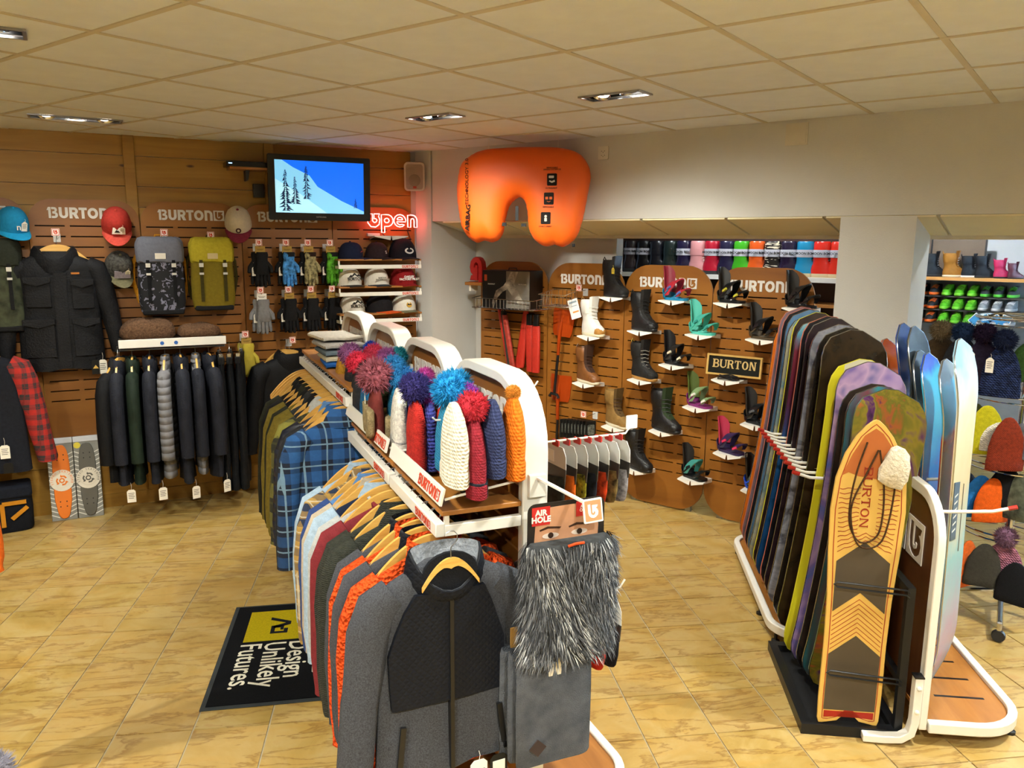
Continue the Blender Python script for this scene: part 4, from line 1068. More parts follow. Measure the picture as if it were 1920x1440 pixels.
# ---- rucksacks
def rucksack(label, loc, main, lid, strap, side, patch, w=0.30, h=0.47, d=0.15, rz=0):
    t = thing('rucksack', label, 'backpack', FL, loc, rz, group='rucksacks on the pine wall')
    m = MB(); rings = []
    for z, a, b in ((0.0, 0.80, 0.7), (0.015, 0.93, 0.95), (0.08, 1.0, 1.05), (0.2, 1.0, 1.05), (0.32, 0.96, 0.98), (0.40, 0.9, 0.9), (0.44, 0.84, 0.8), (0.46, 0.7, 0.6)):
        rings.append([(w / 2 * a * math.copysign(abs(math.cos(2 * PI * j / 28)) ** 0.55, math.cos(2 * PI * j / 28)), d / 2 * b * math.copysign(abs(math.sin(2 * PI * j / 28)) ** 0.6, math.sin(2 * PI * j / 28)), z / 0.46 * h) for j in range(28)])
    m.loft(rings); part('body', m, main, t)
    m = MB(); rings = []
    for z, a, b in ((-0.15, 0.9, 0.6), (-0.13, 1.0, 0.98), (-0.06, 1.03, 1.08), (0.0, 1.0, 1.0), (0.03, 0.9, 0.8), (0.04, 0.7, 0.5)):
        r = []
        for j in range(28):
            c, s = math.cos(2 * PI * j / 28), math.sin(2 * PI * j / 28)
            fz = z if s < 0.1 else max(z, -0.02)
            r.append((w / 2 * a * math.copysign(abs(c) ** 0.5, c) * (1 + 0.02 * math.sin(j * 3.1)), (d / 2 + 0.012) * b * math.copysign(abs(s) ** 0.6, s), h + fz + 0.005 * math.sin(j * 1.9)))
        rings.append(r)
    m.loft(rings); l_ = part('lid', m, lid, t)
    q = MB(); q.prism(rrect(-0.035, 0.035, -0.02, 0.02, 0.003), -0.003, 0.003); o = part('label_patch', q, patch, l_); at(o, (0.0, -d / 2 - 0.016, h - 0.092), 0, 12)
    for sx in (-1, 1):
        q = MB(); q.box(-0.011, 0.011, -0.004, 0.002, -0.30, 0.0); o = part('strap', q, strap, t); at(o, (sx * w * 0.27, -d / 2 - 0.008, h - 0.12))
        q = MB(); q.box(-0.015, 0.015, -0.012, -0.004, -0.05, -0.022); part('buckle', q, plastic('#c9c6bd', 0.4), o); q = MB(); q.box(-0.015, 0.015, -0.012, -0.004, -0.105, -0.09); part('strap_slider', q, plastic('#c9c6bd', 0.4), o)
        q = MB(); q.tube([(sx * w * 0.36, 0.02, h - 0.03), (sx * w * 0.56, 0.055, h * 0.72), (sx * w * 0.585, 0.06, h * 0.45), (sx * w * 0.47, 0.045, h * 0.15)], 0.016, 8, flat=0.5); part('shoulder_strap', q, side, t)
    q = MB(); q.tube([(-0.03, 0.03, h + 0.02), (-0.02, 0.03, h + 0.055), (0.02, 0.03, h + 0.055), (0.03, 0.03, h + 0.02)], 0.006, 8); part('grab_handle', q, side, t)
    m = MB(); m.box(-w * 0.44, w * 0.44, -d * 0.50, d * 0.45, -0.006, 0.03); part('base_panel', m, fabric('#1a1a1c'), t, bev=0.01)
    return t
GEO = graphic(['#17171c', '#17171c', '#77778a', '#8d8d9c'], 17.0, (1.3, 1, 1.3), 0.8, 0.8, 2, 'CONSTANT', name='geometric_print')
rucksack('grey rucksack with black geometric print and orange straps', (0.905, -0.155, 1.44), GEO, fabric('#6c6f7c', 0.08), fabric('#141416'), fabric('#c98a22'), WHITE, w=0.31, h=0.50)
rucksack('olive-yellow rucksack hanging right of the grey one', (1.252, -0.155, 1.46), fabric('#76661a', 0.1), fabric('#b0a22c', 0.1), fabric('#3a3312'), fabric('#3a3312'), plastic('#c9b98f', 0.6), w=0.30, h=0.48)
tag_hook('wall hook above the grey geometric rucksack', FL, (0.945, -0.051, 1.99), 0.10)
tag_hook('wall hook above the olive-yellow rucksack', FL, (1.255, -0.051, 1.975), 0.12)
rucksack('dark green camouflage rucksack cut off at the left edge', (-0.09, -0.15, 1.36), mat('#3c4030', 0.8, 0, 0.6, 14, name='green_camo'), fabric('#2a2d24'), BLKF, BLKF, plastic('#8a8468', 0.6), w=0.30, h=0.56, d=0.18)
# ---- wall shelf with folded fleeces, rail and jackets below
t = thing('wall_shelf', 'white-fronted wall shelf carrying two brown folded fleeces', 'shelf', FL, (0.60, -0.051, 1.27))
q = MB(); q.box(0, 0.69, -0.33, -0.002, -0.012, 0.004); part('board', q, mat('#4a4038', 0.6, 0, 0.1, name='dark_shelf'), t)
q = MB(); q.box(-0.004, 0.694, -0.338, -0.33, -0.046, 0.012); f_ = part('front_rail', q, WHITE_METAL, t, bev=0.002)
for x in (0.27, 0.36):
    q = MB(); q.prism(disc(x, -0.02, 0.013, 12), -0.3395, -0.338); part('sticker', q, mat('#2a5fb0', 0.5, 0, 0, name='blue_sticker'), f_)
for x in (-0.004, 0.684):
    q = MB(); q.box(x, x + 0.01, -0.33, -0.002, -0.046, -0.012); part('bracket', q, WHITE_METAL, t)
q = MB(); q.tube([(0, -0.29, -0.062), (0.69, -0.29, -0.062)], 0.008, 8); part('hang_rail', q, STEEL, t)
FUR_B = mat('#6b4f3a', 1.0, 0, 0.35, 70, 1.0, 130, name='brown_teddy_fleece')
for x, w_, h_, lb in ((0.79, 0.36, 0.125, 'taller brown teddy fleece folded at the left of the wall shelf'), (1.13, 0.29, 0.085, 'flatter brown teddy fleece folded at the right of the wall shelf')):
    m = MB(); rings = []
    rnd = random.Random(int(x * 100))
    for z, a, b in ((0, 0.92, 0.92), (0.15, 1.0, 1.0), (0.5, 0.99, 1.0), (0.75, 0.92, 0.95), (0.92, 0.7, 0.8), (1.0, 0.35, 0.45)):
        rings.append([(w_ / 2 * a * math.copysign(abs(math.cos(2 * PI * j / 24)) ** 0.6, math.cos(2 * PI * j / 24)) * (1 + 0.03 * rnd.uniform(-1, 1)), 0.13 * b * math.copysign(abs(math.sin(2 * PI * j / 24)) ** 0.6, math.sin(2 * PI * j / 24)), h_ * z * (1 + 0.12 * math.sin(j * 0.8 + x * 9) * (z > 0.4))) for j in range(24)])
    m.loft(rings)
    solo('folded_fleece', m, FUR_B, lb, 'folded fleece', FL, (x, -0.215, 1.2745), group='folded fleeces on the wall shelf')
GPUFF = mat('#77767a', 0.75, 0, 0.15, 20, 0.8, 62, 'rib', name='grey_puffer')
SHELL = mat('#20222b', 0.7, 0, 0.25, 14, 0.3, 120, name='charcoal_shell')
wall_j = [
    (0.475, 'wide plain black jacket hanging leftmost under the wall shelf', BLKF, None, 'hood', 0.80, 0.085, 60),
    (0.585, 'charcoal hooded shell jacket second from the left under the wall shelf', SHELL, None, 'hood', 0.83, 0.075, 84),
    (0.675, 'dark green jacket third from the left under the wall shelf', mat('#1e2a20', 0.7, 0, 0.3, 14, name='dark_green_shell'), None, 'hood', 0.82, 0.07, 86),
    (0.785, 'blue-black shell jacket left of the grey quilted jacket', SHELL, None, 'hood', 0.84, 0.075, 84),
    (0.885, 'grey quilted jacket hanging fifth under the wall shelf', GPUFF, None, 'shirt', 0.80, 0.075, 82),
    (0.985, 'blue-black hooded jacket between the two grey quilted jackets', SHELL, None, 'hood', 0.86, 0.08, 88),
    (1.085, 'grey quilted jacket with dark front, right one under the shelf', GPUFF, SHELL, 'shirt', 0.80, 0.07, 88),
    (1.175, 'blue-black jacket just left of the black trousers', SHELL, None, 'hood', 0.84, 0.08, 94),
]
for i, (s_, lb, b, sl_, kd, L_, D_, rz) in enumerate(wall_j):
    hanger('wooden hanger carrying the ' + ' '.join(lb.split(' ')[:8]), FL, (s_ + (0.12 if i == 0 else 0), -0.341, 1.158), rz, 'wooden hangers under the wall shelf')
    garment('shell_jacket', lb, 'jacket', FL, (s_ + (0.12 if i == 0 else 0), -0.341, 1.125), rz if i else 62, b, sl_, None, kd, W=0.44, L=L_, D=D_, Ls=0.66, seed=90 + i, group='jackets under the wall shelf', swing=0.0, fat=1.15, tagx=(None, -0.2, None, -0.2, None, -0.2, None, -0.2)[i], tagrz=-rz - 8 + 5 * i)
def trousers(label, fr, loc, rz, mt, L=0.98, W=0.36, D=0.06, group=None, seed=0):
    t = thing('snow_trousers', label, 'trousers', fr, loc, rz, group=group)
    for sd in (-1, 1):
        m = MB(); rings = []
        for i in range(10):
            f = i / 9; z = -L * f; w = W / 4 * (1.02 - 0.12 * f); c = sd * W / 4 * (1 + 0.12 * f)
            rings.append([(c + w * math.copysign(abs(math.cos(2 * PI * j / 14)) ** 0.8, math.cos(2 * PI * j / 14)), D / 2 * (0.6 + 0.4 * min(1, f * 4)) * math.sin(2 * PI * j / 14) * (1 + 0.15 * math.sin(j + i * 1.7 + seed)), z) for j in range(14)])
        m.loft(rings); part('trouser_leg', m, mt, t)
    m = MB(); m.box(-W / 2, W / 2, -D * 0.36, D * 0.36, -0.045, 0.006); part('waistband', m, BLKF, t, bev=0.006)
    m = MB(); m.tube([(-W / 2, 0, 0.02), (W / 2, 0, 0.02)], 0.003, 6); m.tube([(0, 0, 0.02), (0, 0, 0.06), (0.016, 0, 0.085), (0.0, 0, 0.1)], 0.002, 6); part('clip_hanger', m, CHROME, t)
    for x in (-W * 0.4, W * 0.4):
        m = MB(); m.box(x - 0.018, x + 0.018, -0.014, 0.014, -0.012, 0.03); part('clip', m, CHROME, t, bev=0.003)
    return t
for i, (s_, lb) in enumerate(((1.252, 'black snow trousers nearest the hanging jackets'), (1.318, 'middle pair of black snow trousers beside the jackets'), (1.388, 'outer pair of black snow trousers next to the yellow mitten'))):
    trousers(lb, FL, (s_, -0.341, 1.135), 86 - i * 4, mat('#15171b', 0.7, 0, 0.3, 18, 0.3, 100, name='black_trouser_cloth'), group='black trousers under the wall shelf', seed=i)
# ---- jackets at the left edge of the picture
t = garment('plaid_jacket', 'red and black check sleeved jacket cut off at the left edge', 'jacket', FL, (-0.245, -0.33, 1.235), 4, fabric('#1d1f27'), RED_PLAID, fabric('#1d1f27'), 'hood', W=0.50, L=0.80, D=0.15, Ls=0.76, seed=200, swing=0.06, fat=1.45, fold=0.012)
hang_tag(t, (0.12, -0.12, -0.60), 0.055, 0.09); hang_tag(t, (0.13, -0.12, -0.72), 0.055, 0.07, string=0.03, col='#1b1916', ink=False)
hanger('wooden hanger carrying the red check sleeved jacket', FL, (-0.245, -0.33, 1.27), 4, 'wooden hangers on the pine wall')
t = thing('shoulder_bag', 'navy bag with orange webbing straps on the floor at the left edge', 'bag', FL, (-0.17, -0.24, 0.0), 6)
m = MB(); rings = []
for z, a in ((0.0, 0.9), (0.02, 1.0), (0.16, 1.03), (0.27, 1.0), (0.30, 0.92), (0.31, 0.7)):
    rings.append([(0.155 * a * math.copysign(abs(math.cos(2 * PI * j / 24)) ** 0.4, math.cos(2 * PI * j / 24)), 0.09 * a * math.copysign(abs(math.sin(2 * PI * j / 24)) ** 0.5, math.sin(2 * PI * j / 24)), z) for j in range(24)])
m.loft(rings); part('body', m, fabric('#14171f'), t)
m = MB(); m.box(-0.16, 0.16, -0.102, 0.098, 0.235, 0.325); part('flap', m, fabric('#191d28'), t, bev=0.02)
for M_, L_ in ((T(-0.02, -0.104, 0.05, 0, 0, 0), 0.16), (T(-0.02, -0.104, 0.21, 0, 0, 90), 0.14), (T(0.03, -0.106, 0.10, 0, 0, 52), 0.12)):
    m = MB(); m.box(-0.013, 0.013, -0.004, 0.006, 0, L_, M_); part('strap', m, mat('#c07f1e', 0.8, 0, 0.1, name='orange_webbing'), t)
# ---- two boxed skateboards leaning on the wall
def boxed_board(label, x, col, ink, rz=0):
    t = thing('boxed_skateboard', label, 'skateboard', FL, (x, -0.20, 0.0), rz, rx=-9, group='boxed skateboards against the pine wall')
    m = MB(); m.box(-0.08, 0.08, 0.0, 0.07, 0.0, 0.565); part('carton', m, mat('#86857f', 0.5, 0, 0.08, name='grey_carton'), t, bev=0.003)
    m = MB(); m.box(-0.081, 0.081, -0.004, 0.07, 0.545, 0.585); h_ = part('header', m, plastic('#c9ccd4', 0.2), t, bev=0.003)
    text('PENNY', 0.022, WHITE, h_, (0, -0.006, 0.563), sx=1.1, bold=0.001) if False else None
    m = MB()
    for i in range(15):
        for sd in (-1, 1):
            z = 0.03 + i * 0.031
            m.prism([(sd * 0.079, z + 0.012), (sd * 0.079, z + 0.019), (sd * 0.03, z - 0.004), (sd * 0.03, z - 0.011)], -0.0015, 0.0)
    part('stripe_print', m, mat('#d8d6cf', 0.6, 0, 0, name='pale_stripes'), t, kind='stuff')
    pts = []
    for i in range(24):
        a = 2 * PI * i / 24; pts.append((0.055 * math.copysign(abs(math.cos(a)) ** 0.7, math.cos(a)), 0.275 + 0.262 * math.copysign(abs(math.sin(a)) ** 0.55, math.sin(a))))
    pts = [(x_ * (1.0 if z > 0.1 else 0.9), z) for x_, z in pts]
    m = MB(); m.prism(pts, -0.010, -0.001); d_ = part('deck', m, col, t, bev=0.004)
    m = MB()
    for sx in (-1, 1):
        for z in (0.10, 0.135, 0.43, 0.465): m.prism(disc(sx * 0.02, z, 0.0045, 8), -0.0115, -0.009)
    part('truck_bolts', m, BLACK, d_)
    m = MB(); m.prism([disc(0, 0.285, 0.076, 26), disc(0, 0.285, 0.052, 22)[::-1]], -0.0125, -0.010); m.prism(disc(0, 0.285, 0.0515, 22), -0.0115, -0.010); b_ = part('badge', m, mat('#ddd5c6', 0.5, 0, 0.03, name='pale_badge'), t)
    m = MB()
    m.prism([disc(0, 0.285, 0.018, 16), disc(0, 0.285, 0.010, 12)[::-1]], -0.0135, -0.0122)
    for a in (80, 200, 320):
        m.prism([(0.0 + r_ * math.cos(rad(a + d)), 0.285 + r_ * math.sin(rad(a + d))) for r_, d in ((0.024, -50), (0.036, -52), (0.038, -20), (0.036, 12), (0.044, 18), (0.030, 30), (0.020, 14), (0.026, 6), (0.028, -20))], -0.0135, -0.0122)
    part('emblem', m, ink, b_)
    m = MB(); m.prism(disc(-0.056, 0.522, 0.022, 16), -0.0022, -0.0008); part('sticker', m, mat('#d8c63a', 0.5, 0, 0, name='yellow_sticker'), t)
    for k in range(16):
        a = rad(200 - k * 14.5); ch = 'STEREO SKATEBOARD'[k] if k < 17 else ''
        if ch.strip(): text(ch, 0.02, ink, b_, (0.063 * math.cos(a), -0.0128, 0.285 + 0.063 * math.sin(a)), 0, 0, math.degrees(-(a - PI / 2)))
boxed_board('orange skateboard in a striped carton leaning on the pine wall', 0.17, plastic('#e2761e', 0.4), mat('#e2761e', 0.4, 0, 0, name='orange_ink'))
boxed_board('grey skateboard in a striped carton leaning on the pine wall', 0.335, plastic('#5a5852', 0.4), mat('#5a5852', 0.4, 0, 0, name='grey_ink'))
# ---- television
t = thing('television', 'flat black television showing a snowy slope on the pine wall', 'television', FL, (2.05, -0.20, 2.115), rx=3)
m = MB(); m.prism([rrect(-0.385, 0.385, 0.0, 0.475, 0.012), [(-0.335, 0.055), (-0.335, 0.435), (0.335, 0.435), (0.335, 0.055)]], -0.03, 0.0); part('bezel', m, mat('#0b0d14', 0.12, 0, 0, name='gloss_black'), t, bev=0.003)
m = MB(); m.box(-0.37, 0.37, 0.0, 0.05, 0.02, 0.46); part('back_shell', m, BLACK, t, bev=0.015)
def glow(c, e=2.2): return mat(c, 0.4, 0, 0, emit=e, name='screen_' + c.lstrip('#'))
m = MB(); m.box(-0.336, 0.336, -0.021, -0.012, 0.054, 0.436); scr = part('screen', m, glow('#0660dc', 1.15), t)
m = MB(); m.prism([(-0.335, 0.055), (0.335, 0.055), (0.335, 0.075), (0.16, 0.15), (-0.02, 0.25), (-0.08, 0.33), (-0.2, 0.385), (-0.28, 0.435), (-0.335, 0.435)], -0.0225, -0.021); part('snow_slope', m, glow('#7fc8ee', 0.85), scr)
m = MB(); m.prism([(-0.335, 0.055), (0.05, 0.055), (-0.16, 0.2), (-0.335, 0.3)], -0.0232, -0.0225); part('near_snow', m, glow('#a8e4f6', 0.85), scr)
m = MB()
rnd = random.Random(4)
for cx, z0, h_, w_ in ((-0.26, 0.07, 0.30, 0.045), (-0.105, 0.16, 0.24, 0.035), (-0.19, 0.12, 0.2, 0.035), (0.27, 0.1, 0.07, 0.016)):
    for i in range(22):
        f = i / 22; z = z0 + h_ * f
        for sd in (-1, 1):
            a = 1.5 * w_ * (1 - f * 0.85) * rnd.uniform(0.3, 1.0)
            m.prism([(cx, z), (cx + sd * a, z - h_ * 0.03 * rnd.uniform(0.4, 1.8)), (cx + sd * a * 0.3, z + h_ * 0.045)], -0.0238, -0.0232)
part('fir_trees', m, glow('#0c2a5c', 0.25), scr, kind='stuff')
text('SAMSUNG', 0.014, mat('#9aa0ac', 0.4, 0, 0, name='grey_logo'), t, (0.0, -0.0305, 0.026), sx=1.2)
m = MB(); m.box(-0.10, 0.10, 0.05, 0.066, 0.14, 0.34); m.box(-0.03, 0.03, 0.066, 0.155, 0.18, 0.30); part('wall_mount', m, STEEL, t)
# ---- player on its little shelf, junction box, speaker
t = thing('player_shelf', 'small wooden shelf on a black bracket left of the television', 'shelf', FL, (1.53, -0.016, 2.488))
m = MB(); m.box(-0.12, 0.14, -0.18, 0.0, -0.016, 0.0); part('board', m, SHELF_WOOD, t)
m = MB(); m.prism([(0.0, -0.016), (0.0, -0.09), (0.016, -0.09), (0.03, -0.016)], -0.1, -0.0); part('bracket', m, BLACK, t)
t = thing('disc_player', 'slim black disc player on the small shelf by the television', 'disc player', FL, (1.53, -0.11, 2.489))
m = MB(); m.box(-0.145, 0.15, -0.1, 0.085, 0.0, 0.035); part('case', m, mat('#10131c', 0.25, 0.2, 0, name='player_black'), t, bev=0.004)
m = MB(); m.box(-0.13, -0.105, -0.1012, -0.1, 0.018, 0.024); part('power_light', m, glow('#9fc8ff', 3.0), t)
t = thing('junction_box', 'small black box on the planks left of the television', 'box', FL, (1.625, -0.032, 2.33))
m = MB(); m.box(-0.04, 0.04, -0.05, 0.0, -0.05, 0.05); part('case', m, BLACK, t, bev=0.004); m = MB(); m.box(-0.032, 0.032, -0.053, -0.05, -0.04, 0.04); part('front_cover', m, plastic('#1c1c20', 0.3), t)
t = thing('wall_speaker', 'white loudspeaker tilted in the corner right of the television', 'speaker', FL, (2.85, -0.11, 2.37), -22, rx=8)
m = MB(); m.prism(rrect(-0.082, 0.082, 0.0, 0.225, 0.03), -0.055, 0.055); part('cabinet', m, plastic('#c9bcb0', 0.5), t, bev=0.006)
m = MB(); m.prism(rrect(-0.068, 0.068, 0.014, 0.21, 0.022), -0.060, -0.055); gr = part('grille', m, mat('#b0a092', 0.8, 0, 0.1, 200, 0.6, 700, name='speaker_grille'), t)
m = MB(); m.lathe([(0.048, 0.0), (0.044, 0.002), (0.001, 0.003)], 24, T(0, -0.0602, 0.085, rx=90)); part('woofer', m, mat('#8d7d70', 0.8, 0, 0.1, name='woofer_cloth'), gr)
m = MB(); m.prism(rrect(-0.012, 0.016, 0.022, 0.04, 0.003), -0.0625, -0.060); part('badge', m, mat('#b03020', 0.4, 0, 0, name='red_badge'), gr)
m = MB(); m.box(-0.02, 0.02, 0.055, 0.07, 0.08, 0.15); part('wall_bracket', m, BLACK, t)
# ---- neon sign on a white bracket
NEON = bpy.data.materials.new('neon_tube'); NEON.use_nodes = True
nb = NEON.node_tree.nodes['Principled BSDF']; nb.inputs['Base Color'].default_value = (1, 0.5, 0.45, 1); nb.inputs['Emission Color'].default_value = (1.0, 0.10, 0.09, 1); nb.inputs['Emission Strength'].default_value = 14
t = thing('neon_sign', 'glowing red neon sign reading open beside the television', 'neon sign', FL, (2.635, -0.17, 2.075))
def neon(pts, nm): m = MB(); m.tube([(x, 0, z) for x, z in pts], 0.0042, 6, closed=True); part(nm, m, NEON, t)
o_ = [(-0.205, 0.10), (-0.165, 0.10), (-0.165, 0.045), (-0.15, 0.032), (-0.135, 0.038), (-0.128, 0.052), (-0.14, 0.064), (-0.152, 0.06), (-0.152, 0.10), (-0.105, 0.10), (-0.115, 0.083), (-0.105, 0.055), (-0.112, 0.018), (-0.14, -0.002), (-0.178, 0.0), (-0.203, 0.03)]
neon(o_, 'arrow_letter')
neon([(-0.092, -0.045), (-0.092, 0.095)] + arc(-0.045, 0.05, 0.05, 0.047, 100, -100, 8) + [(-0.066, 0.005), (-0.066, -0.045)], 'letter_p')
neon(arc(-0.048, 0.05, 0.02, 0.018, 0, 330, 8), 'letter_p_bowl')
neon(arc(0.062, 0.05, 0.05, 0.049, 10, 320, 12) + [(0.08, 0.022), (0.06, 0.018), (0.038, 0.03), (0.036, 0.042), (0.11, 0.042)], 'letter_e')
neon(arc(0.062, 0.062, 0.022, 0.016, 0, 180, 6) + [(0.04, 0.058), (0.084, 0.058)], 'letter_e_eye')
neon([(0.128, 0.0), (0.128, 0.095), (0.165, 0.097)] + arc(0.165, 0.055, 0.042, 0.042, 80, 0, 5) + [(0.207, 0.0), (0.182, 0.0), (0.182, 0.05)] + arc(0.168, 0.052, 0.014, 0.018, 0, 170, 4) + [(0.153, 0.0)], 'letter_n')
m = MB()
for x in (-0.15, -0.08, 0.06, 0.17): m.tube([(x, 0.0, 0.08), (x, 0.115, 0.08)], 0.003, 6)
part('standoffs', m, BLACK, t, kind='stuff')
m = MB(); m.box(-0.20, -0.10, 0.02, 0.06, -0.075, -0.05); part('transformer', m, plastic('#cfc8c4', 0.4), t, bev=0.004)
m = MB(); m.tube([(-0.08, 0.04, -0.045), (-0.04, 0.06, -0.08), (0.08, 0.08, -0.13), (0.17, 0.1, -0.16), (0.19, 0.11, -0.10), (0.165, 0.11, -0.03), (0.17, 0.1, 0.0)], 0.0035, 6); part('cable', m, BLACK, t)
def notch_shelf(label, fr, loc, w=0.20, d=0.155, group=None):
    t = thing('display_shelf', label, 'shelf', fr, loc, group=group)
    m = MB(); m.box(-w / 2, w / 2, -d, 0, -0.003, 0.0); part('plate', m, WHITE_METAL, t)
    for sd in (-1, 1):
        m = MB(); m.prism([(sd * w / 2, 0.0), (sd * w / 2, -0.008), (sd * 0.008, -0.034), (sd * 0.003, 0.0)], -d - 0.002, -d + 0.001); part('front_lip', m, WHITE_METAL, t)
        m = MB(); m.add([(sd * w / 2, -d, 0), (sd * w / 2, -d, -0.008), (sd * w / 2, 0, -0.03), (sd * w / 2, 0, 0), (sd * (w / 2 - 0.002), -d, 0), (sd * (w / 2 - 0.002), -d, -0.008), (sd * (w / 2 - 0.002), 0, -0.03), (sd * (w / 2 - 0.002), 0, 0)], [(0, 1, 2, 3), (7, 6, 5, 4), (0, 4, 5, 1), (1, 5, 6, 2)]); part('side_lip', m, WHITE_METAL, t)
    return t
notch_shelf('white notched bracket shelf under the neon sign', FL, (2.62, -0.051, 2.005), 0.28, 0.13)
# ---- cap shelves
SIGN_C = word_mb(0.022, 0.0006).mesh('lettering', RED_INK)
zsh = (1.812, 1.600, 1.388)
for k, (z, nm) in enumerate(zip(zsh, ('top', 'middle', 'bottom'))):
    t = thing('cap_shelf', '%s of the three wooden cap shelves right of the gloves' % nm, 'shelf', FL, (2.15, -0.051, z), group='cap shelves')
    m = MB(); m.box(0, 0.67, -0.27, -0.002, 0.0, 0.012); part('board', m, SHELF_WOOD, t, bev=0.002)
    m = MB(); m.box(0, 0.67, -0.27, -0.258, -0.062, -0.032); f_ = part('front_rail', m, WHITE_METAL, t, bev=0.002)
    o = link('lettering', SIGN_C, f_); at(o, (0.505, -0.2705, -0.058))
    for x in (0.0, 0.658):
        m = MB(); m.box(x, x + 0.012, -0.258, -0.002, -0.062, -0.04); m.box(x, x + 0.012, -0.258, -0.245, -0.04, 0.0); part('side_arm', m, WHITE_METAL, t)
CS = 'caps on the cap shelves'
NVY = fabric('#171d33', 0.1); CHR = fabric('#1d1b1e', 0.15); WHT = fabric('#e2dccf', 0.04)
BI = mat('#2a2826', 0.7, 0, 0, name='dark_ink')
MTN = [(-0.05, 0.012), (-0.03, 0.03), (-0.022, 0.024), (0.0, 0.044), (0.018, 0.026), (0.028, 0.034), (0.05, 0.012), (0.03, 0.02), (0.02, 0.014), (0.0, 0.028), (-0.025, 0.012)]
cap('dark navy cap with red swoosh at the left of the top shelf', FL, (2.275, -0.20, 1.8255), 55, 0, NVY, NVY, CS, patch=([(-0.03, 0.0), (0.0, 0.014), (0.03, 0.0), (0.005, 0.006)], mat('#d05a50', 0.5, 0, 0, name='red_thread')))
cap('charcoal cap with red top in the middle of the top shelf', FL, (2.49, -0.19, 1.8255), 30, 0, fabric('#2a1d20', 0.2), CHR, CS, logo=('S', 0.035, PALE))
t = cap('large black cap with white oval at the right of the top shelf', FL, (2.715, -0.165, 1.8255), 8, 0, fabric('#17141c', 0.1), fabric('#17141c', 0.1), CS, patch=(disc(0, 0, 0.02, 20, 1.5), PALE, disc(0, 0, 0.011, 16, 1.8), fabric('#17141c', 0.1)), s=1.25)
for zz, lb, x in ((zsh[1], 'white cap with mountain print and lettering on the middle shelf', 2.265), (zsh[2], 'white cap with mountain print and lettering on the bottom shelf', 2.285)):
    t = cap(lb, FL, (x, -0.17, zz + 0.0135), 12, 0, WHT, fabric('#2a2624'), CS, logo=('BURTON', 0.03, BI, 1.0), s=1.12)
    m = MB(); m.prism(MTN, -0.001, 0.001); o = part('mountain_print', m, BI, t); at(o, (0, -0.102, 0.052), 0, -20)
cap('plain white cap with faint script in the middle of the shelves', FL, (2.49, -0.17, zsh[1] + 0.0135), 8, 0, WHT, fabric('#2c333c'), CS, logo=('BURTON\nSNOWBOARDS', 0.015, mat('#8d887c', 0.7, 0, 0, name='faint_ink')), s=1.12)
cap('red cap with white lettering on the middle shelf', FL, (2.715, -0.17, zsh[1] + 0.0135), 6, 0, fabric('#8f1c1e', 0.1), fabric('#8f1c1e', 0.1), CS, logo=('OAKLEY\nFACTORY PILOT', 0.02, WHITE), s=1.18)
cap('black cap with orange edge in the middle of the bottom shelf', FL, (2.505, -0.18, zsh[2] + 0.0135), 38, 0, CHR, fabric('#c8501c'), CS, s=1.15)
cap('cream cap with a round yellow patch on the bottom shelf', FL, (2.715, -0.17, zsh[2] + 0.0135), 6, 0, WHT, fabric('#6d6a52'), CS, patch=(disc(0, 0, 0.02), mat('#c9982c', 0.5, 0, 0, name='yellow_patch'), [(-0.018, -0.004), (0.018, -0.004), (0.012, 0.006), (0.004, 0.001), (-0.006, 0.008)], BI), s=1.12)
trousers('black trousers on a clip hanger below the bottom cap shelf', FL, (2.70, -0.27, 1.19), 82, BLKF, L=0.8)
trousers('second black trousers below the bottom cap shelf', FL, (2.62, -0.27, 1.19), 84, BLKF, L=0.8)
# ---- gloves
def glove_mesh(mitten=False, hand=1):
    m = MB(); rings = []
    for z, w, d in ((0.0, 0.036, 0.016), (-0.02, 0.041, 0.019), (-0.05, 0.036, 0.016), (-0.075, 0.042, 0.019), (-0.11, 0.047, 0.02), (-0.145, 0.046, 0.018), (-0.152, 0.04, 0.012)):
        rings.append([(w * math.copysign(abs(math.cos(2 * PI * j / 16)) ** 0.8, math.cos(2 * PI * j / 16)), d * math.sin(2 * PI * j / 16), z) for j in range(16)])
    if mitten: rings = rings[:-2] + [[(x * k, y * k, z) for x, y, _ in rings[4]] for k, z in ((1.0, -0.16), (0.93, -0.20), (0.7, -0.225), (0.3, -0.235))]
    m.loft(rings)
    if not mitten:
        for i, (x, l_) in enumerate(((-0.034, 0.07), (-0.0115, 0.085), (0.0115, 0.088), (0.034, 0.072))):
            m.tube([(x, 0, -0.135), (x * 1.06, -0.003, -0.145 - l_ * 0.5), (x * 1.12, -0.008, -0.145 - l_ * 0.95), (x * 1.12, -0.009, -0.148 - l_)], [0.0115, 0.0125, 0.011, 0.005], 8)
    m.tube([(hand * 0.03, 0, -0.07), (hand * 0.05, -0.012, -0.10), (hand * 0.056, -0.02, -0.135), (hand * 0.056, -0.021, -0.14)], [0.014, 0.015, 0.013, 0.006], 8)
    return m
GLOVE = glove_mesh().mesh('glove', BLKF); GLOVE2 = glove_mesh(hand=-1).mesh('glove', BLKF); MITT = glove_mesh(True).mesh('mitten', BLKF)
KRAFT = mat('#ab8a44', 0.8, 0, 0.1, name='kraft_card')
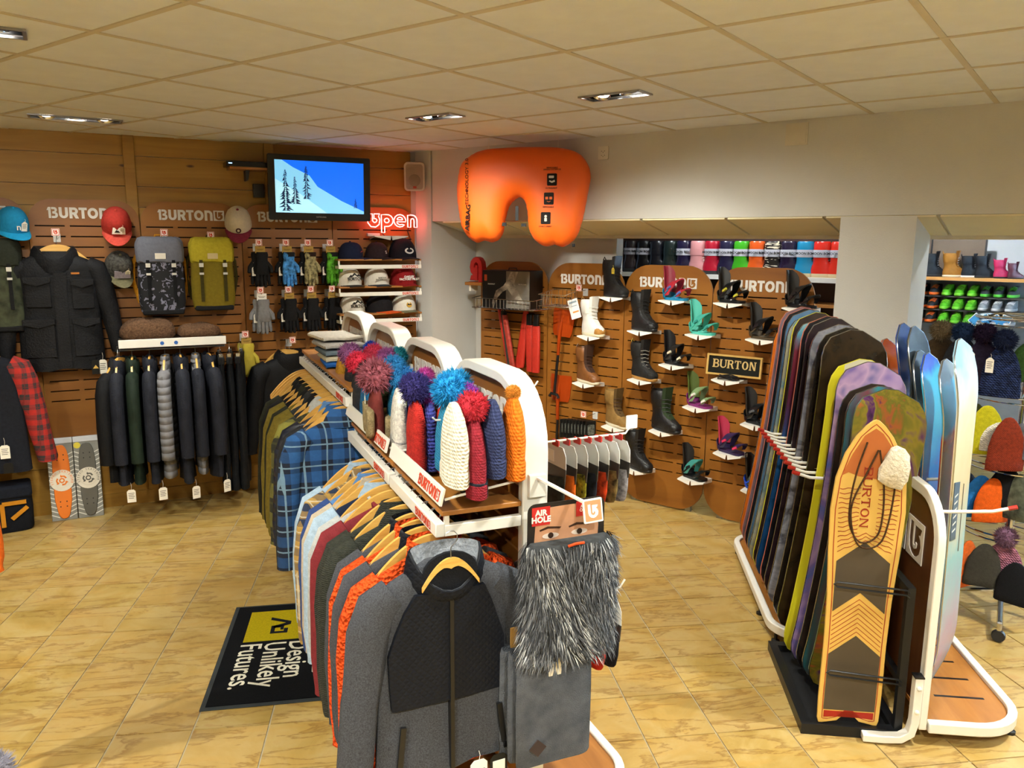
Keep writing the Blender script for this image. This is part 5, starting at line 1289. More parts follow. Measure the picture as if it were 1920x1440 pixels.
def gloves(label, s, z, mt, palm=None, card=KRAFT, n=2, mitten=False, sc=1.0, cuff=None):
    t = thing('glove_pair' if not mitten else 'mitten_pair', label, 'mittens' if mitten else 'gloves', FL, (s, -0.165, z), group='gloves hanging on the pine wall')
    m = MB(); m.prism([(-0.036, 0.0), (0.036, 0.0), (0.036, 0.052), (0.006, 0.052), (0.0, 0.044), (-0.006, 0.052), (-0.036, 0.052)], -0.003, 0.003); c = part('card', m, card, t); at(c, (0, -0.02, 0))
    m = MB(); m.box(-0.026, 0.026, -0.0036, -0.003, 0.028, 0.031); m.box(-0.02, 0.018, -0.0036, -0.003, 0.021, 0.024); part('print', m, mat('#55451f', 0.7, 0, 0, name='brown_print'), c)
    for k in range(n):
        o = link('mitten' if mitten else 'glove', MITT if mitten else (GLOVE, GLOVE2)[k % 2], t); recolour(o, mt if k == 0 else (palm or mt)); at(o, (0.012 - 0.03 * k, -0.022 + 0.034 * k, 0.008), 6 - 14 * k, s=sc)
    if cuff:
        m = MB(); m.lathe([(0.043, -0.03), (0.045, 0.0), (0.04, 0.004)], 14, None, 1.0, 0.5); o = part('cuff', m, cuff, t); at(o, (0.012, -0.022, 0.004))
    hang_tag(t, (-0.05, -0.0, -0.10), 0.026, 0.07, string=0.03)
    return t
BLUEW = mat('#3f7fc4', 0.8, 0, 0.9, 40, name='blue_white_print'); CAMO = mat('#8d8560', 0.8, 0, 0.9, 50, name='stripe_camo'); GREENP = mat('#4a8a22', 0.8, 0, 1.0, 45, name='green_black_print')
row1 = [(1.595, 'black gloves with kraft card, left end of the upper glove row', BLKF, None, None), (1.792, 'blue and white patterned gloves in the upper row', BLUEW, BLKF, BLKF), (1.955, 'khaki striped gloves in the upper row', CAMO, BLKF, fabric('#2a1c16')), (2.125, 'green and black patterned gloves in the upper row', GREENP, BLKF, BLKF)]
row2 = [(1.590, 'light grey gloves on a white card in the lower row', fabric('#7d7d80', 0.12), None, None), (1.795, 'black ribbed gloves second in the lower row', fabric('#19191c'), None, None), (1.965, 'black gloves with long fingers third in the lower row', fabric('#1b1b1e'), None, None), (2.130, 'black padded gloves with white tag, right end of the lower row', fabric('#141417'), None, None)]
for s_, lb, mt, pm, cf in row1:
    gloves(lb, s_, 1.868, mt, pm, sc=1.12, cuff=cf); tag_hook('hook holding the ' + lb.split(' in the')[0].split(',')[0] + (' of the upper row' if 'black gloves with kraft' in lb else ''), FL, (s_ - 0.01, -0.051, 1.925), 0.155, 4)
for s_, lb, mt, pm, cf in row2:
    gloves(lb, s_, 1.515, mt, pm, card=KRAFT if 'grey' not in lb else WHITE, sc=1.12, cuff=cf); tag_hook('hook holding the ' + lb.split(' in the')[0].split(' second')[0].split(' third')[0].split(',')[0], FL, (s_ - 0.01, -0.051, 1.572), 0.155, 4)
gloves('pale yellow leather mittens hanging beside the black trousers', 1.462, 1.185, mat('#b9a63c', 0.6, 0, 0.12, 20, 0.2, 60, name='yellow_leather'), mitten=True, sc=1.1)
tag_hook('hook holding the pale yellow mittens', FL, (1.455, -0.051, 1.245), 0.155, 4)
# ---- black jacket at the end of the wall
tag_hook('hook above the black jacket near the cap shelves', FL, (1.80, -0.051, 1.185), 0.16, 4)
for k in range(2): hanger(('front wooden hanger in the black jacket near the cap shelves', 'rear wooden hanger behind the black jacket near the cap shelves')[k], FL, (1.775 - 0.02 * k, -0.20 + 0.05 * k, 1.132), 12, 'wooden hangers on the pine wall')
garment('shell_jacket', 'black shell jacket hanging alone between trousers and gondola', 'jacket', FL, (1.775, -0.215, 1.10), 10, mat('#0f1014', 0.6, 0, 0.25, 14, 0.3, 90, name='matt_black_shell'), None, None, 'hood', W=0.50, L=0.86, D=0.13, Ls=0.74, seed=311, swing=0.05, fat=1.3)

# ================================================================== boot wall merchandise
def foot_ring(z, xb, xf, hw, n=22, toe=0.55):
    """egg-shaped horizontal section: heel at xb, toe at xf"""
    r = []; c = (xb + xf) / 2; a = (xf - xb) / 2
    for j in range(n):
        an = 2 * PI * j / n; ct, st = math.cos(an), math.sin(an)
        r.append((c + a * math.copysign(abs(ct) ** 0.85, ct), hw * math.copysign(abs(st) ** 0.75, st) * (1.0 - 0.12 * (ct < 0) * abs(ct)), z))
    return r
def boot_parts(shaft=0.30):
    k = shaft / 0.30
    s = MB(); s.loft([foot_ring(0, -0.098, 0.175, 0.043), foot_ring(0.006, -0.106, 0.192, 0.049), foot_ring(0.02, -0.108, 0.197, 0.051), foot_ring(0.027, -0.105, 0.192, 0.049)])
    u = MB(); u.loft([foot_ring(0.026, -0.104, 0.188, 0.048), foot_ring(0.045, -0.108, 0.192, 0.051), foot_ring(0.068, -0.108, 0.182, 0.05), foot_ring(0.088, -0.104, 0.150, 0.047), foot_ring(0.108 * k, -0.100, 0.105, 0.044), foot_ring(0.128 * k, -0.097, 0.066, 0.042),
                      foot_ring(0.155 * k, -0.098, 0.042, 0.044), foot_ring(0.185 * k, -0.104, 0.036, 0.049), foot_ring(0.188 * k, -0.108, 0.040, 0.052), foot_ring(0.235 * k, -0.116, 0.042, 0.056), foot_ring(0.27 * k, -0.118, 0.036, 0.056), foot_ring(0.295 * k, -0.112, 0.028, 0.052), foot_ring(0.30 * k, -0.104, 0.024, 0.047), foot_ring(0.285 * k, -0.095, 0.018, 0.04), foot_ring(0.22 * k, -0.082, 0.01, 0.032)])
    t = MB(); t.loft([foot_ring(0.026, 0.075, 0.1895, 0.046), foot_ring(0.045, 0.08, 0.193, 0.0475), foot_ring(0.064, 0.09, 0.182, 0.045), foot_ring(0.074, 0.105, 0.166, 0.036)])
    g = MB(); pts = [(0.130, 0.085), (0.096, 0.115 * k), (0.062, 0.142 * k), (0.048, 0.18 * k), (0.05, 0.22 * k), (0.056, 0.27 * k), (0.066, 0.335 * k)]
    rings = []
    for i, (x, z) in enumerate(pts):
        w = 0.028 + 0.004 * i; rings.append([(x - 0.012, -w, z - 0.006), (x + 0.006, -w * 0.7, z), (x + 0.009, 0, z), (x + 0.006, w * 0.7, z), (x - 0.012, w, z - 0.006), (x - 0.016, 0, z - 0.006)])
    g.loft(rings)
    l = MB()
    for i, (x, z) in enumerate(((0.112, 0.098), (0.088, 0.122 * k), (0.072, 0.148 * k), (0.066, 0.178 * k), (0.066, 0.208 * k), (0.069, 0.238 * k))):
        w = 0.03 + 0.003 * i; l.tube([(x - 0.024, -w, z), (x + 0.004, -w * 0.4, z + 0.006), (x + 0.004, w * 0.4, z - 0.006), (x - 0.024, w, z)], 0.0032, 5)
    h = MB(); h.tube([(-0.105, -0.014, 0.27 * k), (-0.122, -0.012, 0.30 * k), (-0.124, 0, 0.322 * k), (-0.122, 0.012, 0.30 * k), (-0.105, 0.014, 0.27 * k)], 0.0045, 6)
    return [x.mesh(n, BLKF) for n, x in zip(('sole', 'upper', 'toe_cap', 'tongue', 'laces', 'pull_loop'), (s, u, t, g, l, h))]
BOOT = boot_parts()
def boot(label, fr, loc, rz, upper, sole, toe=None, tongue=None, lace=None, loop=None, s=0.9, group='snowboard boots on the wall', cat='boot', name='snowboard_boot', tg=None):
    t = thing(name, label, cat, fr, loc, rz, group=group, s=s)
    for nm, me, m in zip(('sole', 'upper', 'toe_cap', 'tongue', 'laces', 'pull_loop'), BOOT, (sole, upper, toe or upper, tongue or upper, lace or tongue or upper, loop or upper)): recolour(link(nm, me, t), m)
    if tg: hang_tag(t, (0.06, -0.045, 0.24), 0.035, 0.05, string=0.02, col=tg)
    return t
def binding_parts():
    b = MB(); b.prism([(x, y) for x, y in rrect(-0.11, 0.12, -0.05, 0.05, 0.035)], 0, 0.02); b.v = [Vector((p.x, p.z, p.y)) for p in b.v]; b.f = [f[::-1] for f in b.f]
    d = MB(); d.lathe([(0.038, 0.02), (0.036, 0.026), (0.012, 0.027)], 18)
    c = MB(); rings = []
    for i in range(15):
        a = rad(100 + 160 * i / 14); x = -0.05 + 0.078 * math.cos(a); y = 0.06 * math.sin(a); h = 0.05 + 0.045 * (0.5 - 0.5 * math.cos(2 * PI * i / 14)) ; n = (math.cos(a), math.sin(a))
        rings.append([(x, y, 0.016), (x + n[0] * 0.006, y + n[1] * 0.006, 0.016), (x + n[0] * 0.006 - 0.012, y + n[1] * 0.006, h), (x - 0.012, y, h)])
    c.loft(rings)
    h = MB(); rings = []
    for i in range(9):
        f = i / 8; z = 0.06 + 0.215 * f; xo = -0.128 - 0.026 * f; w = (0.056, 0.056, 0.055, 0.055, 0.056, 0.058, 0.057, 0.050, 0.030)[i]
        r = []
        for j in range(9):
            y = -w + 2 * w * j / 8; bow = 0.042 * (abs(y) / 0.052) ** 2; r.append((xo + bow, y, z))
        r += [(x + 0.009, y * 0.97, zz) for x, y, zz in r[::-1]]
        rings.append(r)
    h.loft(rings)
    def strap(x0, x1, ht, wd, y0=0.058):
        m = MB(); rings = []
        for i in range(13):
            a = rad(180 * i / 12); y = y0 * math.cos(a); z = 0.035 + ht * math.sin(a) ** 0.8; x = x0 + (x1 - x0) * math.sin(a); w = wd * (0.5 + 0.5 * math.sin(a))
            rings.append([(x - w, y, z - w * 0.25), (x + w, y, z + w * 0.25), (x + w, y * 1.1, z + w * 0.25 + 0.009), (x - w, y * 1.1, z - w * 0.25 + 0.009)])
        m.loft(rings); return m
    a = strap(-0.055, 0.02, 0.125, 0.05); t = strap(0.08, 0.115, 0.055, 0.034, 0.056)
    k = MB()
    for x, y, z in ((-0.02, -0.062, 0.10), (0.095, -0.057, 0.062)):
        k.box(-0.022, 0.022, -0.008, 0.006, -0.009, 0.009, T(x, y, z, 0, -20, -30)); 
    ld = MB()
    for x, y, z, r_ in ((-0.05, -0.064, 0.065, -40), (0.07, -0.06, 0.045, -25)): ld.box(-0.03, 0.03, -0.004, 0.004, -0.005, 0.005, T(x, y, z, 0, -10, r_))
    return [x.mesh(n, BLKF) for n, x in zip(('base_plate', 'disc', 'heel_cup', 'highback', 'ankle_strap', 'toe_strap', 'buckles', 'ladders'), (b, d, c, h, a, t, k, ld))]
BIND = binding_parts()
def binding(label, fr, loc, rz, base, back, strap, buckle=None, s=0.86, ladder=None, toe=None):
    t = thing('snowboard_binding', label, 'binding', fr, loc, rz, group='snowboard bindings on the wall', s=s)
    bk = buckle or plastic('#1b1b1e', 0.35)
    for nm, me, m in zip(('base_plate', 'disc', 'heel_cup', 'highback', 'ankle_strap', 'toe_strap', 'buckles', 'ladders'), BIND, (base, base, base, back, strap, toe or strap, bk, ladder or base)):
        o = recolour(link(nm, me, t), m)
        if nm in ('buckles', 'ladders'): o['kind'] = 'stuff'
    return t
LB = mat('#141416', 0.45, 0, 0.2, 20, 0.25, 120, name='black_leather'); LB2 = mat('#242322', 0.6, 0, 0.2, 20, 0.25, 120, name='grey_black_leather')
TAN = mat('#8a6a3a', 0.7, 0, 0.18, 18, 0.3, 110, name='tan_suede'); BRN = mat('#7a4a20', 0.5, 0, 0.15, 18, name='brown_leather'); DBRN = mat('#3a241a', 0.5, 0, 0.15, 18, name='dark_brown_leather')
GUM = plastic('#a87a3c', 0.5); CREAM = plastic('#d8ceb2', 0.5); RUB = plastic('#19191b', 0.5); WL = mat('#e2ded6', 0.45, 0, 0.05, 20, name='white_leather')
PB = plastic('#131417', 0.3); PB2 = plastic('#1d1b1a', 0.45)
SG = 'white notched shelves on the boot wall'
def wall_item(u, z, label, kind, **kw):
    notch_shelf('white notched shelf under the ' + ' '.join(label.split(' ')[:8]), FR, (u, -0.018, z), group=SG)
    rz = kw.pop('rz', -24)
    if kind == 'boot': return boot(label, FR, (u - 0.03, -0.095, z + 0.0005), rz, **kw)
    return binding(label, FR, (u, -0.095, z + 0.0005), rz, **kw)
wall_item(1.385, 1.566, 'grey-black boot with yellow tag, top left of the boot wall', 'boot', upper=LB2, sole=RUB, tongue=LB, tg='#e8d24a')
wall_item(1.63, 1.333, 'glossy black boot below the grey-black one', 'boot', upper=LB, sole=RUB, tongue=LB2)
wall_item(1.20, 1.262, 'white boot with tan toe and gum sole', 'boot', upper=WL, sole=CREAM, toe=mat('#a8783c', 0.6, 0, 0.1, name='tan_toe'), tongue=WL, lace=plastic('#cfcabf', 0.6), loop=GUM)
wall_item(1.165, 0.894, 'two-tone brown boot with cream sole', 'boot', upper=BRN, sole=CREAM, tongue=DBRN, toe=BRN, lace=DBRN)
wall_item(1.644, 0.972, 'black boot with brown toe edge and yellow loop', 'boot', upper=LB2, sole=GUM, tongue=LB, lace=plastic('#8d8a80', 0.5), loop=plastic('#c9a42c', 0.5))
wall_item(1.434, 0.587, 'tan suede boot with cream sole', 'boot', upper=TAN, sole=CREAM, tongue=mat('#5c4628', 0.7, 0, 0.15, name='brown_suede'), lace=DBRN)
wall_item(1.832, 0.613, 'tall black boot with green lining', 'boot', upper=LB, sole=RUB, tongue=mat('#2c3a24', 0.7, 0, 0.1, name='green_lining'), lace=plastic('#3a3a3c', 0.5), s=0.98)
wall_item(1.626, 0.286, 'plain black leather boot, lowest on the boot wall', 'boot', upper=LB, sole=RUB, s=0.95)
wall_item(1.87, 1.566, 'binding with red straps and blue base on the top shelf row', 'binding', base=plastic('#1f7fa8', 0.35), back=plastic('#8c2438', 0.35), strap=plastic('#b82c3c', 0.4), buckle=plastic('#5a6ab0', 0.3))
wall_item(2.28, 1.568, 'black binding with yellow strap padding on the top row', 'binding', base=PB, back=PB2, strap=PB, buckle=plastic('#b8b43a', 0.4))
wall_item(2.744, 1.560, 'all-black binding at the right end of the top row', 'binding', base=PB, back=PB2, strap=PB2)
wall_item(2.084, 1.339, 'turquoise binding in the middle of the boot wall', 'binding', base=plastic('#4fb8a6', 0.35), back=plastic('#56bfae', 0.35), strap=plastic('#4ab0a0', 0.4), buckle=plastic('#2f8d84', 0.35))
wall_item(2.516, 1.339, 'black and brown binding right of the turquoise one', 'binding', base=plastic('#4a3d2c', 0.4), back=PB2, strap=PB)
wall_item(1.893, 1.108, 'black binding with white buckles left of the framed sign', 'binding', base=PB, back=PB, strap=PB2, buckle=plastic('#d8d2b8', 0.4))
wall_item(2.09, 0.825, 'binding with green highback and purple base', 'binding', base=plastic('#7a2a68', 0.35), back=plastic('#52622c', 0.4), strap=plastic('#7a9468', 0.4), buckle=plastic('#dcdcd4', 0.4))
wall_item(2.516, 0.760, 'black binding beside the snowboard prongs', 'binding', base=PB, back=PB2, strap=PB, buckle=plastic('#5a5c60', 0.3))
wall_item(2.334, 0.529, 'dark purple binding with a pink highback', 'binding', base=plastic('#2c2148', 0.35), back=plastic('#b83250', 0.4), strap=plastic('#2c2148', 0.4), buckle=plastic('#d0355a', 0.35))
wall_item(2.077, 0.295, 'black binding with turquoise ankle strap, low on the wall', 'binding', base=PB, back=PB2, strap=plastic('#3f8d84', 0.4), toe=PB, buckle=PB)
wall_item(2.545, 0.300, 'binding with bright blue base, low behind the snowboards', 'binding', base=plastic('#1a4fd0', 0.35), back=PB, strap=plastic('#3a3c34', 0.5), buckle=plastic('#7a7c6a', 0.4))
notch_shelf('white notched shelf under the framed sign', FR, (2.293, -0.018, 1.043), group=SG)
notch_shelf('empty white notched shelf half hidden by the snowboards', FR, (2.68, -0.018, 1.06), group=SG)
# framed sign, standing on the shelf and leaning on the panel
t = thing('framed_sign', 'black framed sign with gold serif lettering on the boot wall', 'sign', FR, (2.315, -0.085, 1.0436 + 0.02), rx=-6)
m = MB(); m.prism([[(-0.195, 0), (0.195, 0), (0.195, 0.145), (-0.195, 0.145)], [(-0.182, 0.013), (-0.182, 0.132), (0.182, 0.132), (0.182, 0.013)]], -0.012, 0.008); part('frame', m, timber('#a8823e', '#bd9850', '#c9a860', (4, 4, 4), 0.5, name='light_oak'), t)
m = MB(); m.box(-0.184, 0.184, -0.002, 0.004, 0.011, 0.134); bd = part('board', m, mat('#15150f', 0.6, 0, 0.05, name='chalk_black'), t)
GOLD = mat('#c7a86a', 0.5, 0, 0.03, name='gold_lettering')
def serif_word(word, h, w, mt, parent, loc, rz=0, rx=0, ry=0, y=-0.0006):
    """slab-serif capitals built from strokes"""
    th = 0.2 * h; sr = 0.09 * h; m = MB()
    def bx(x0, x1, z0, z1): m.prism([(x0, z0), (x1, z0), (x1, z1), (x0, z1)], y, 0)
    x = -w * len(word) / 2 * 1.0
    for ch in word:
        c = w * 0.86; l = x + w * 0.07; r = l + c
        if ch in 'BR':
            bx(l + 0.05 * h, l + 0.05 * h + th, 0, h); bx(l - 0.03 * h, l + th + 0.1 * h, 0, sr); bx(l - 0.03 * h, l + th, h - sr, h)
            m.prism([[(l + th, h)] + arc(r - 0.3 * h, 0.74 * h, 0.26 * h, 0.26 * h, 90, -90, 6) + [(l + th, 0.48 * h)], [(l + th + 0.06 * h, 0.58 * h)] + arc(r - 0.3 * h, 0.74 * h, 0.1 * h, 0.15 * h, -90, 90, 5) + [(l + th + 0.06 * h, 0.89 * h)]], y, 0)
            if ch == 'B': m.prism([[(l + th, 0.54 * h)] + arc(r - 0.28 * h, 0.28 * h, 0.3 * h, 0.28 * h, 90, -90, 6) + [(l + th, 0)], [(l + th + 0.06 * h, 0.1 * h)] + arc(r - 0.28 * h, 0.27 * h, 0.13 * h, 0.16 * h, -90, 90, 5) + [(l + th + 0.06 * h, 0.43 * h)]], y, 0)
            else: m.prism([(l + 0.4 * h, 0.5 * h), (r - 0.16 * h, 0.0), (r + 0.05 * h, 0), (r + 0.05 * h, sr), (r - 0.02 * h, sr), (l + 0.62 * h, 0.5 * h)], y, 0)
        elif ch == 'U':
            m.prism([(l, h), (l, 0.3 * h)] + arc((l + r) / 2, 0.32 * h, c / 2, 0.32 * h, 180, 360, 8) + [(r, h), (r - 0.12 * h, h), (r - 0.12 * h, 0.32 * h)] + arc((l + r) / 2 + 0.03 * h, 0.32 * h, c / 2 - 0.16 * h, 0.2 * h, 0, -180, 6) + [(l + th, h)], y, 0); bx(l - 0.05 * h, l + th + 0.06 * h, h - sr, h); bx(r - 0.2 * h, r + 0.06 * h, h - sr, h)
        elif ch == 'T':
            bx((l + r) / 2 - th / 2, (l + r) / 2 + th / 2, 0, h); bx(l, r, h - 0.12 * h, h); bx(l, l + 0.09 * h, 0.7 * h, h); bx(r - 0.09 * h, r, 0.7 * h, h); bx((l + r) / 2 - th, (l + r) / 2 + th, 0, sr)
        elif ch == 'O': m.prism([[((l + r) / 2 + c / 2 * math.cos(2 * PI * i / 18), 0.5 * h + 0.5 * h * math.sin(2 * PI * i / 18)) for i in range(18)], [((l + r) / 2 + (c / 2 - th) * math.cos(2 * PI * i / 16), 0.5 * h + 0.38 * h * math.sin(2 * PI * i / 16)) for i in range(16)]], y, 0)
        elif ch == 'N':
            bx(l + 0.04 * h, l + 0.16 * h, 0, h); bx(r - 0.16 * h, r - 0.04 * h, 0, h); m.prism([(l + 0.04 * h, h), (r - 0.22 * h, 0), (r - 0.04 * h, 0), (l + 0.26 * h, h)], y, 0); bx(l - 0.05 * h, l + 0.24 * h, 0, sr); bx(r - 0.24 * h, r + 0.04 * h, h - sr, h)
        x += w
    o = part('lettering', m, mt, parent); at(o, loc, rz, rx, ry); return o
serif_word('BURTON', 0.058, 0.052, GOLD, bd, (0.0, -0.0022, 0.052), y=-0.0012)
m = MB()
for i in range(4): m.tube([(0.075 * math.cos(2 * PI * j / 20) * (1 - 0.06 * i), 0.028 * math.sin(2 * PI * j / 20), 0.008 + 0.007 * i + 0.004 * math.sin(j + i)) for j in range(20)], 0.0035, 6, closed=True)
solo('coiled_leash', m, PB, 'coiled black board leash lying in front of the framed sign', 'leash', FR, (2.30, -0.135, 1.0442))
# red logo block on a little shelf at the wall end
t = thing('logo_block', 'red arrow-shaped logo block left of the boot wall', 'logo', FR, (-0.03, -0.075, 1.628))
m = MB(); m.prism([(0.15 - x * 0.15, 0.212 - z * 0.21) for x, z in ARROW], -0.03, 0.03); part('arrow', m, plastic('#b01c1c', 0.4), t, bev=0.003)
m = MB(); m.box(0.0, 0.13, -0.028, 0.028, -0.0005, 0.003); part('foot_plate', m, plastic('#8c1616', 0.4), t)
t = thing('corner_shelf', 'short wooden shelf board under the red logo block', 'shelf', FR, (-0.035, -0.02, 1.602))
m = MB(); m.box(-0.02, 0.16, -0.11, 0.0, 0.0, 0.0255); part('board', m, SHELF_WOOD, t); m = MB(); m.box(0.01, 0.03, -0.09, 0.0, -0.05, 0.0); part('bracket', m, WHITE_METAL, t)
# wire baskets and the airbag box
def basket(label, u0, u1, z, d=0.25, h=0.10):
    t = thing('wire_basket', label, 'basket', FR, (u0, -0.02, z), group='wire baskets on the boot wall'); w = u1 - u0
    m = MB(); r = 0.0022
    for zz in (0, h): m.tube([(0, 0, zz), (w, 0, zz), (w, -d, zz * 0.75), (0, -d, zz * 0.75)], r * 1.5, 5, closed=True)
    part('rim', m, CHROME, t, kind='stuff')
    m = MB()
    n = int(w / 0.036)
    for i in range(1, n): x = w * i / n; m.tube([(x, 0, h), (x, 0, 0), (x, -d, 0), (x, -d, h * 0.75)], r, 4)
    for i in range(1, 6): y = -d * i / 6; m.tube([(0, y, h * (1 - 0.25 * i / 6)), (0, y, 0), (w, y, 0), (w, y, h * (1 - 0.25 * i / 6))], r, 4)
    part('wires', m, CHROME, t, kind='stuff')
basket('shallow wire basket under the black airbag box', 0.14, 0.76, 1.435)
basket('small empty wire basket right of the airbag box', 0.785, 1.02, 1.475, 0.22, 0.12)
t = thing('product_box', 'black carton printed with a snow cloud in the wire basket', 'box', FR, (0.455, -0.135, 1.4385), 4)
m = MB(); m.box(-0.225, 0.225, -0.105, 0.095, 0, 0.30); part('carton', m, mat('#0e0e10', 0.4, 0, 0.05, name='black_carton'), t, bev=0.003)
m = MB(); m.box(0.005, 0.224, -0.1062, -0.105, 0.004, 0.296)
SN = graphic(['#3c3a36', '#5e5a54', '#8d877c', '#b8b2a4', '#d9d4c8'], 7.0, (1, 1, 1), 1.2, 0.4, 6, name='snow_photo'); ph = part('photo', m, graphic(['#4a4742', '#6c6860', '#7d786e', '#8f897d'], 3.0, (1, 1, 1), 0.6, 0.4, 4, name='grey_sky_photo'), t)
m = MB(); m.prism([(-0.115, 0.0), (-0.13, 0.04), (-0.09, 0.14), (-0.02, 0.18), (0.02, 0.23), (0.05, 0.292), (0.12, 0.294), (0.09, 0.22), (0.10, 0.17), (0.14, 0.10), (0.20, 0.02), (0.12, 0.04), (0.05, 0.12), (0.02, 0.155), (-0.03, 0.13), (-0.08, 0.08)], -0.1074, -0.1062); part('snow_cloud', m, SN, t)
m = MB(); m.prism(rrect(-0.205, -0.18, 0.215, 0.265, 0.004), -0.107, -0.105); part('logo', m, mat('#b8481e', 0.5, 0, 0, name='orange_logo'), t)
text('MAMMUT', 0.016, PALE, t, (-0.135, -0.1075, 0.19)); text('PROTECTION', 0.012, PALE, t, (0.16, -0.1085, 0.195))
m = MB(); m.tube([(-0.04, 0, 0.30), (-0.035, 0, 0.318), (0.035, 0, 0.318), (0.04, 0, 0.30)], 0.004, 6); part('handle', m, BLACK, t)
# probe bags
REDB = mat('#b82a1c', 0.5, 0, 0.12, 12, 0.3, 90, name='red_bag')
for i, (u0, z0, u1, z1, w, mt, lb) in enumerate(((0.265, 1.41, 0.365, 0.95, 0.035, REDB, 'leftmost narrow red probe bag under the wire basket'), (0.32, 1.40, 0.40, 0.90, 0.055, mat('#3c3b36', 0.7, 0, 0.2, name='grey_bag'), 'grey probe bag beside the leftmost red one'), (0.345, 1.37, 0.435, 0.93, 0.05, mat('#a8382c', 0.5, 0, 0.3, 30, name='red_print_bag'), 'printed red probe bag crossing the grey one'),
                                              (0.54, 1.42, 0.475, 0.94, 0.095, REDB, 'wide red bag tapering upward in the middle'), (0.585, 1.30, 0.60, 0.92, 0.075, REDB, 'red bag with black top strap, second from the right'), (0.665, 1.30, 0.665, 0.92, 0.078, REDB, 'straight red bag with white print next to the shovel'))):
    t = thing('probe_bag', lb, 'equipment bag', FR, (u1, -0.06 - 0.018 * (i % 3), z1), 0, group='red bags on the boot wall')
    L_ = z1 - z0; dx = u0 - u1; m = MB(); rings = []
    for f in (0, 0.03, 0.5, 0.95, 1.0):
        k = w / 2 * (1.0 if i != 3 else 1.0 - 0.45 * f) * (0.85 if f in (0, 1.0) else 1)
        rings.append([(dx * f + k * math.copysign(abs(math.cos(2 * PI * j / 14)) ** 0.5, math.cos(2 * PI * j / 14)), 0.016 * math.sin(2 * PI * j / 14), -L_ * f) for j in range(14)])
    m.loft(rings); part('bag', m, mt, t)
    m = MB(); m.tube([(dx - 0.01, 0, -L_ + 0.0), (dx, 0.0, -L_ + 0.05), (dx + 0.01, 0, -L_)], 0.004, 5); part('hang_loop', m, BLACK, t)
    if i >= 4:
        m = MB(); m.box(-0.024, 0.024, -0.012, 0.012, -L_ - 0.005, -L_ + 0.09, T(dx, 0, 0)); part('handle_top', m, BLACK, t, bev=0.006)
        if i == 5: text('PROBE', 0.022, PALE, t, (0.01, -0.0175, 0.19), ry=-90) if False else None
# shovels
def shovel(label, loc, rz, ry, blade, up=True):
    t = thing('snow_shovel', label, 'shovel', FR, loc, rz, ry=ry, group='avalanche shovels on the boot wall')
    m = MB(); rows = []
    for i in range(7):
        f = i / 6; w = 0.105 * (0.82 + 0.18 * f) * (1.0 if 0 < i < 6 else 0.9); rows.append([(w * (j / 5 - 1), -0.030 * (1 - abs(j / 5 - 1) ** 2) * (0.5 + 0.5 * math.cos(PI * (j - 5) / 2.5) * 0.5 + 0.25) + 0.02, 0.215 * f) for j in range(11)])
    n = 11; top = [p for r in rows for p in r]; N = len(top); fs = []
    for i in range(6):
        for j in range(10): a = i * n + j; fs += [(a, a + 1, a + n + 1, a + n), (a + N, a + n + N, a + n + 1 + N, a + 1 + N)]
    per = list(range(n)) + [i * n + 10 for i in range(1, 7)] + [6 * n + j for j in range(9, -1, -1)] + [i * n for i in range(5, 0, -1)]
    for i in range(len(per)): a, b = per[i - 1], per[i]; fs.append((b, a, a + N, b + N))
    m.add(top + [(x, y + 0.004, z) for x, y, z in top], fs); part('blade', m, blade, t)
    m = MB(); m.tube([(0, 0.0, 0.15), (0, -0.016, 0.04), (0, -0.012, -0.06), (0, -0.004, -0.15)], [0.012, 0.015, 0.014, 0.013], 10); part('socket', m, blade, t)
    m = MB(); m.tube([(0, -0.004, -0.13), (0, 0.0, -0.47)], 0.011, 10); part('shaft', m, BLACK, t)
    m = MB(); m.tube([(-0.045, 0, -0.50), (-0.03, 0, -0.475), (0.03, 0, -0.475), (0.045, 0, -0.50)], 0.012, 8); part('grip', m, BLACK, t)
OBL = mat('#b84410', 0.25, 0.35, 0.08, 8, name='orange_anodised')
shovel('orange avalanche shovel hung blade up at the top', (0.885, -0.075, 1.232), 0, 6, OBL)
shovel('lower orange avalanche shovel with its blade behind the shaft', (0.86, -0.045, 0.70), 0, 2, OBL)
tag_hook('hook with paper tags between the shovel and the white boot', FR, (1.075, -0.018, 1.60), 0.10)
t = thing('paper_tag', 'large paper information tag hanging left of the white boot', 'tag', FR, (1.045, -0.13, 1.46), 0, ry=-18)
m = MB(); m.prism(rrect(-0.045, 0.045, -0.075, 0.075, 0.004), -0.001, 0.001); part('card', m, WHITE, t)
m = MB(); m.box(-0.035, 0.035, -0.0018, -0.001, 0.045, 0.06); m.box(-0.035, 0.03, -0.0018, -0.001, 0.02, 0.026); part('print', m, mat('#8d9aa0', 0.6, 0, 0, name='grey_blue_print'), t); m = MB(); m.box(-0.02, 0.035, -0.0018, -0.001, -0.03, -0.018); part('highlight', m, mat('#d88a4a', 0.6, 0, 0, name='orange_print'), t)
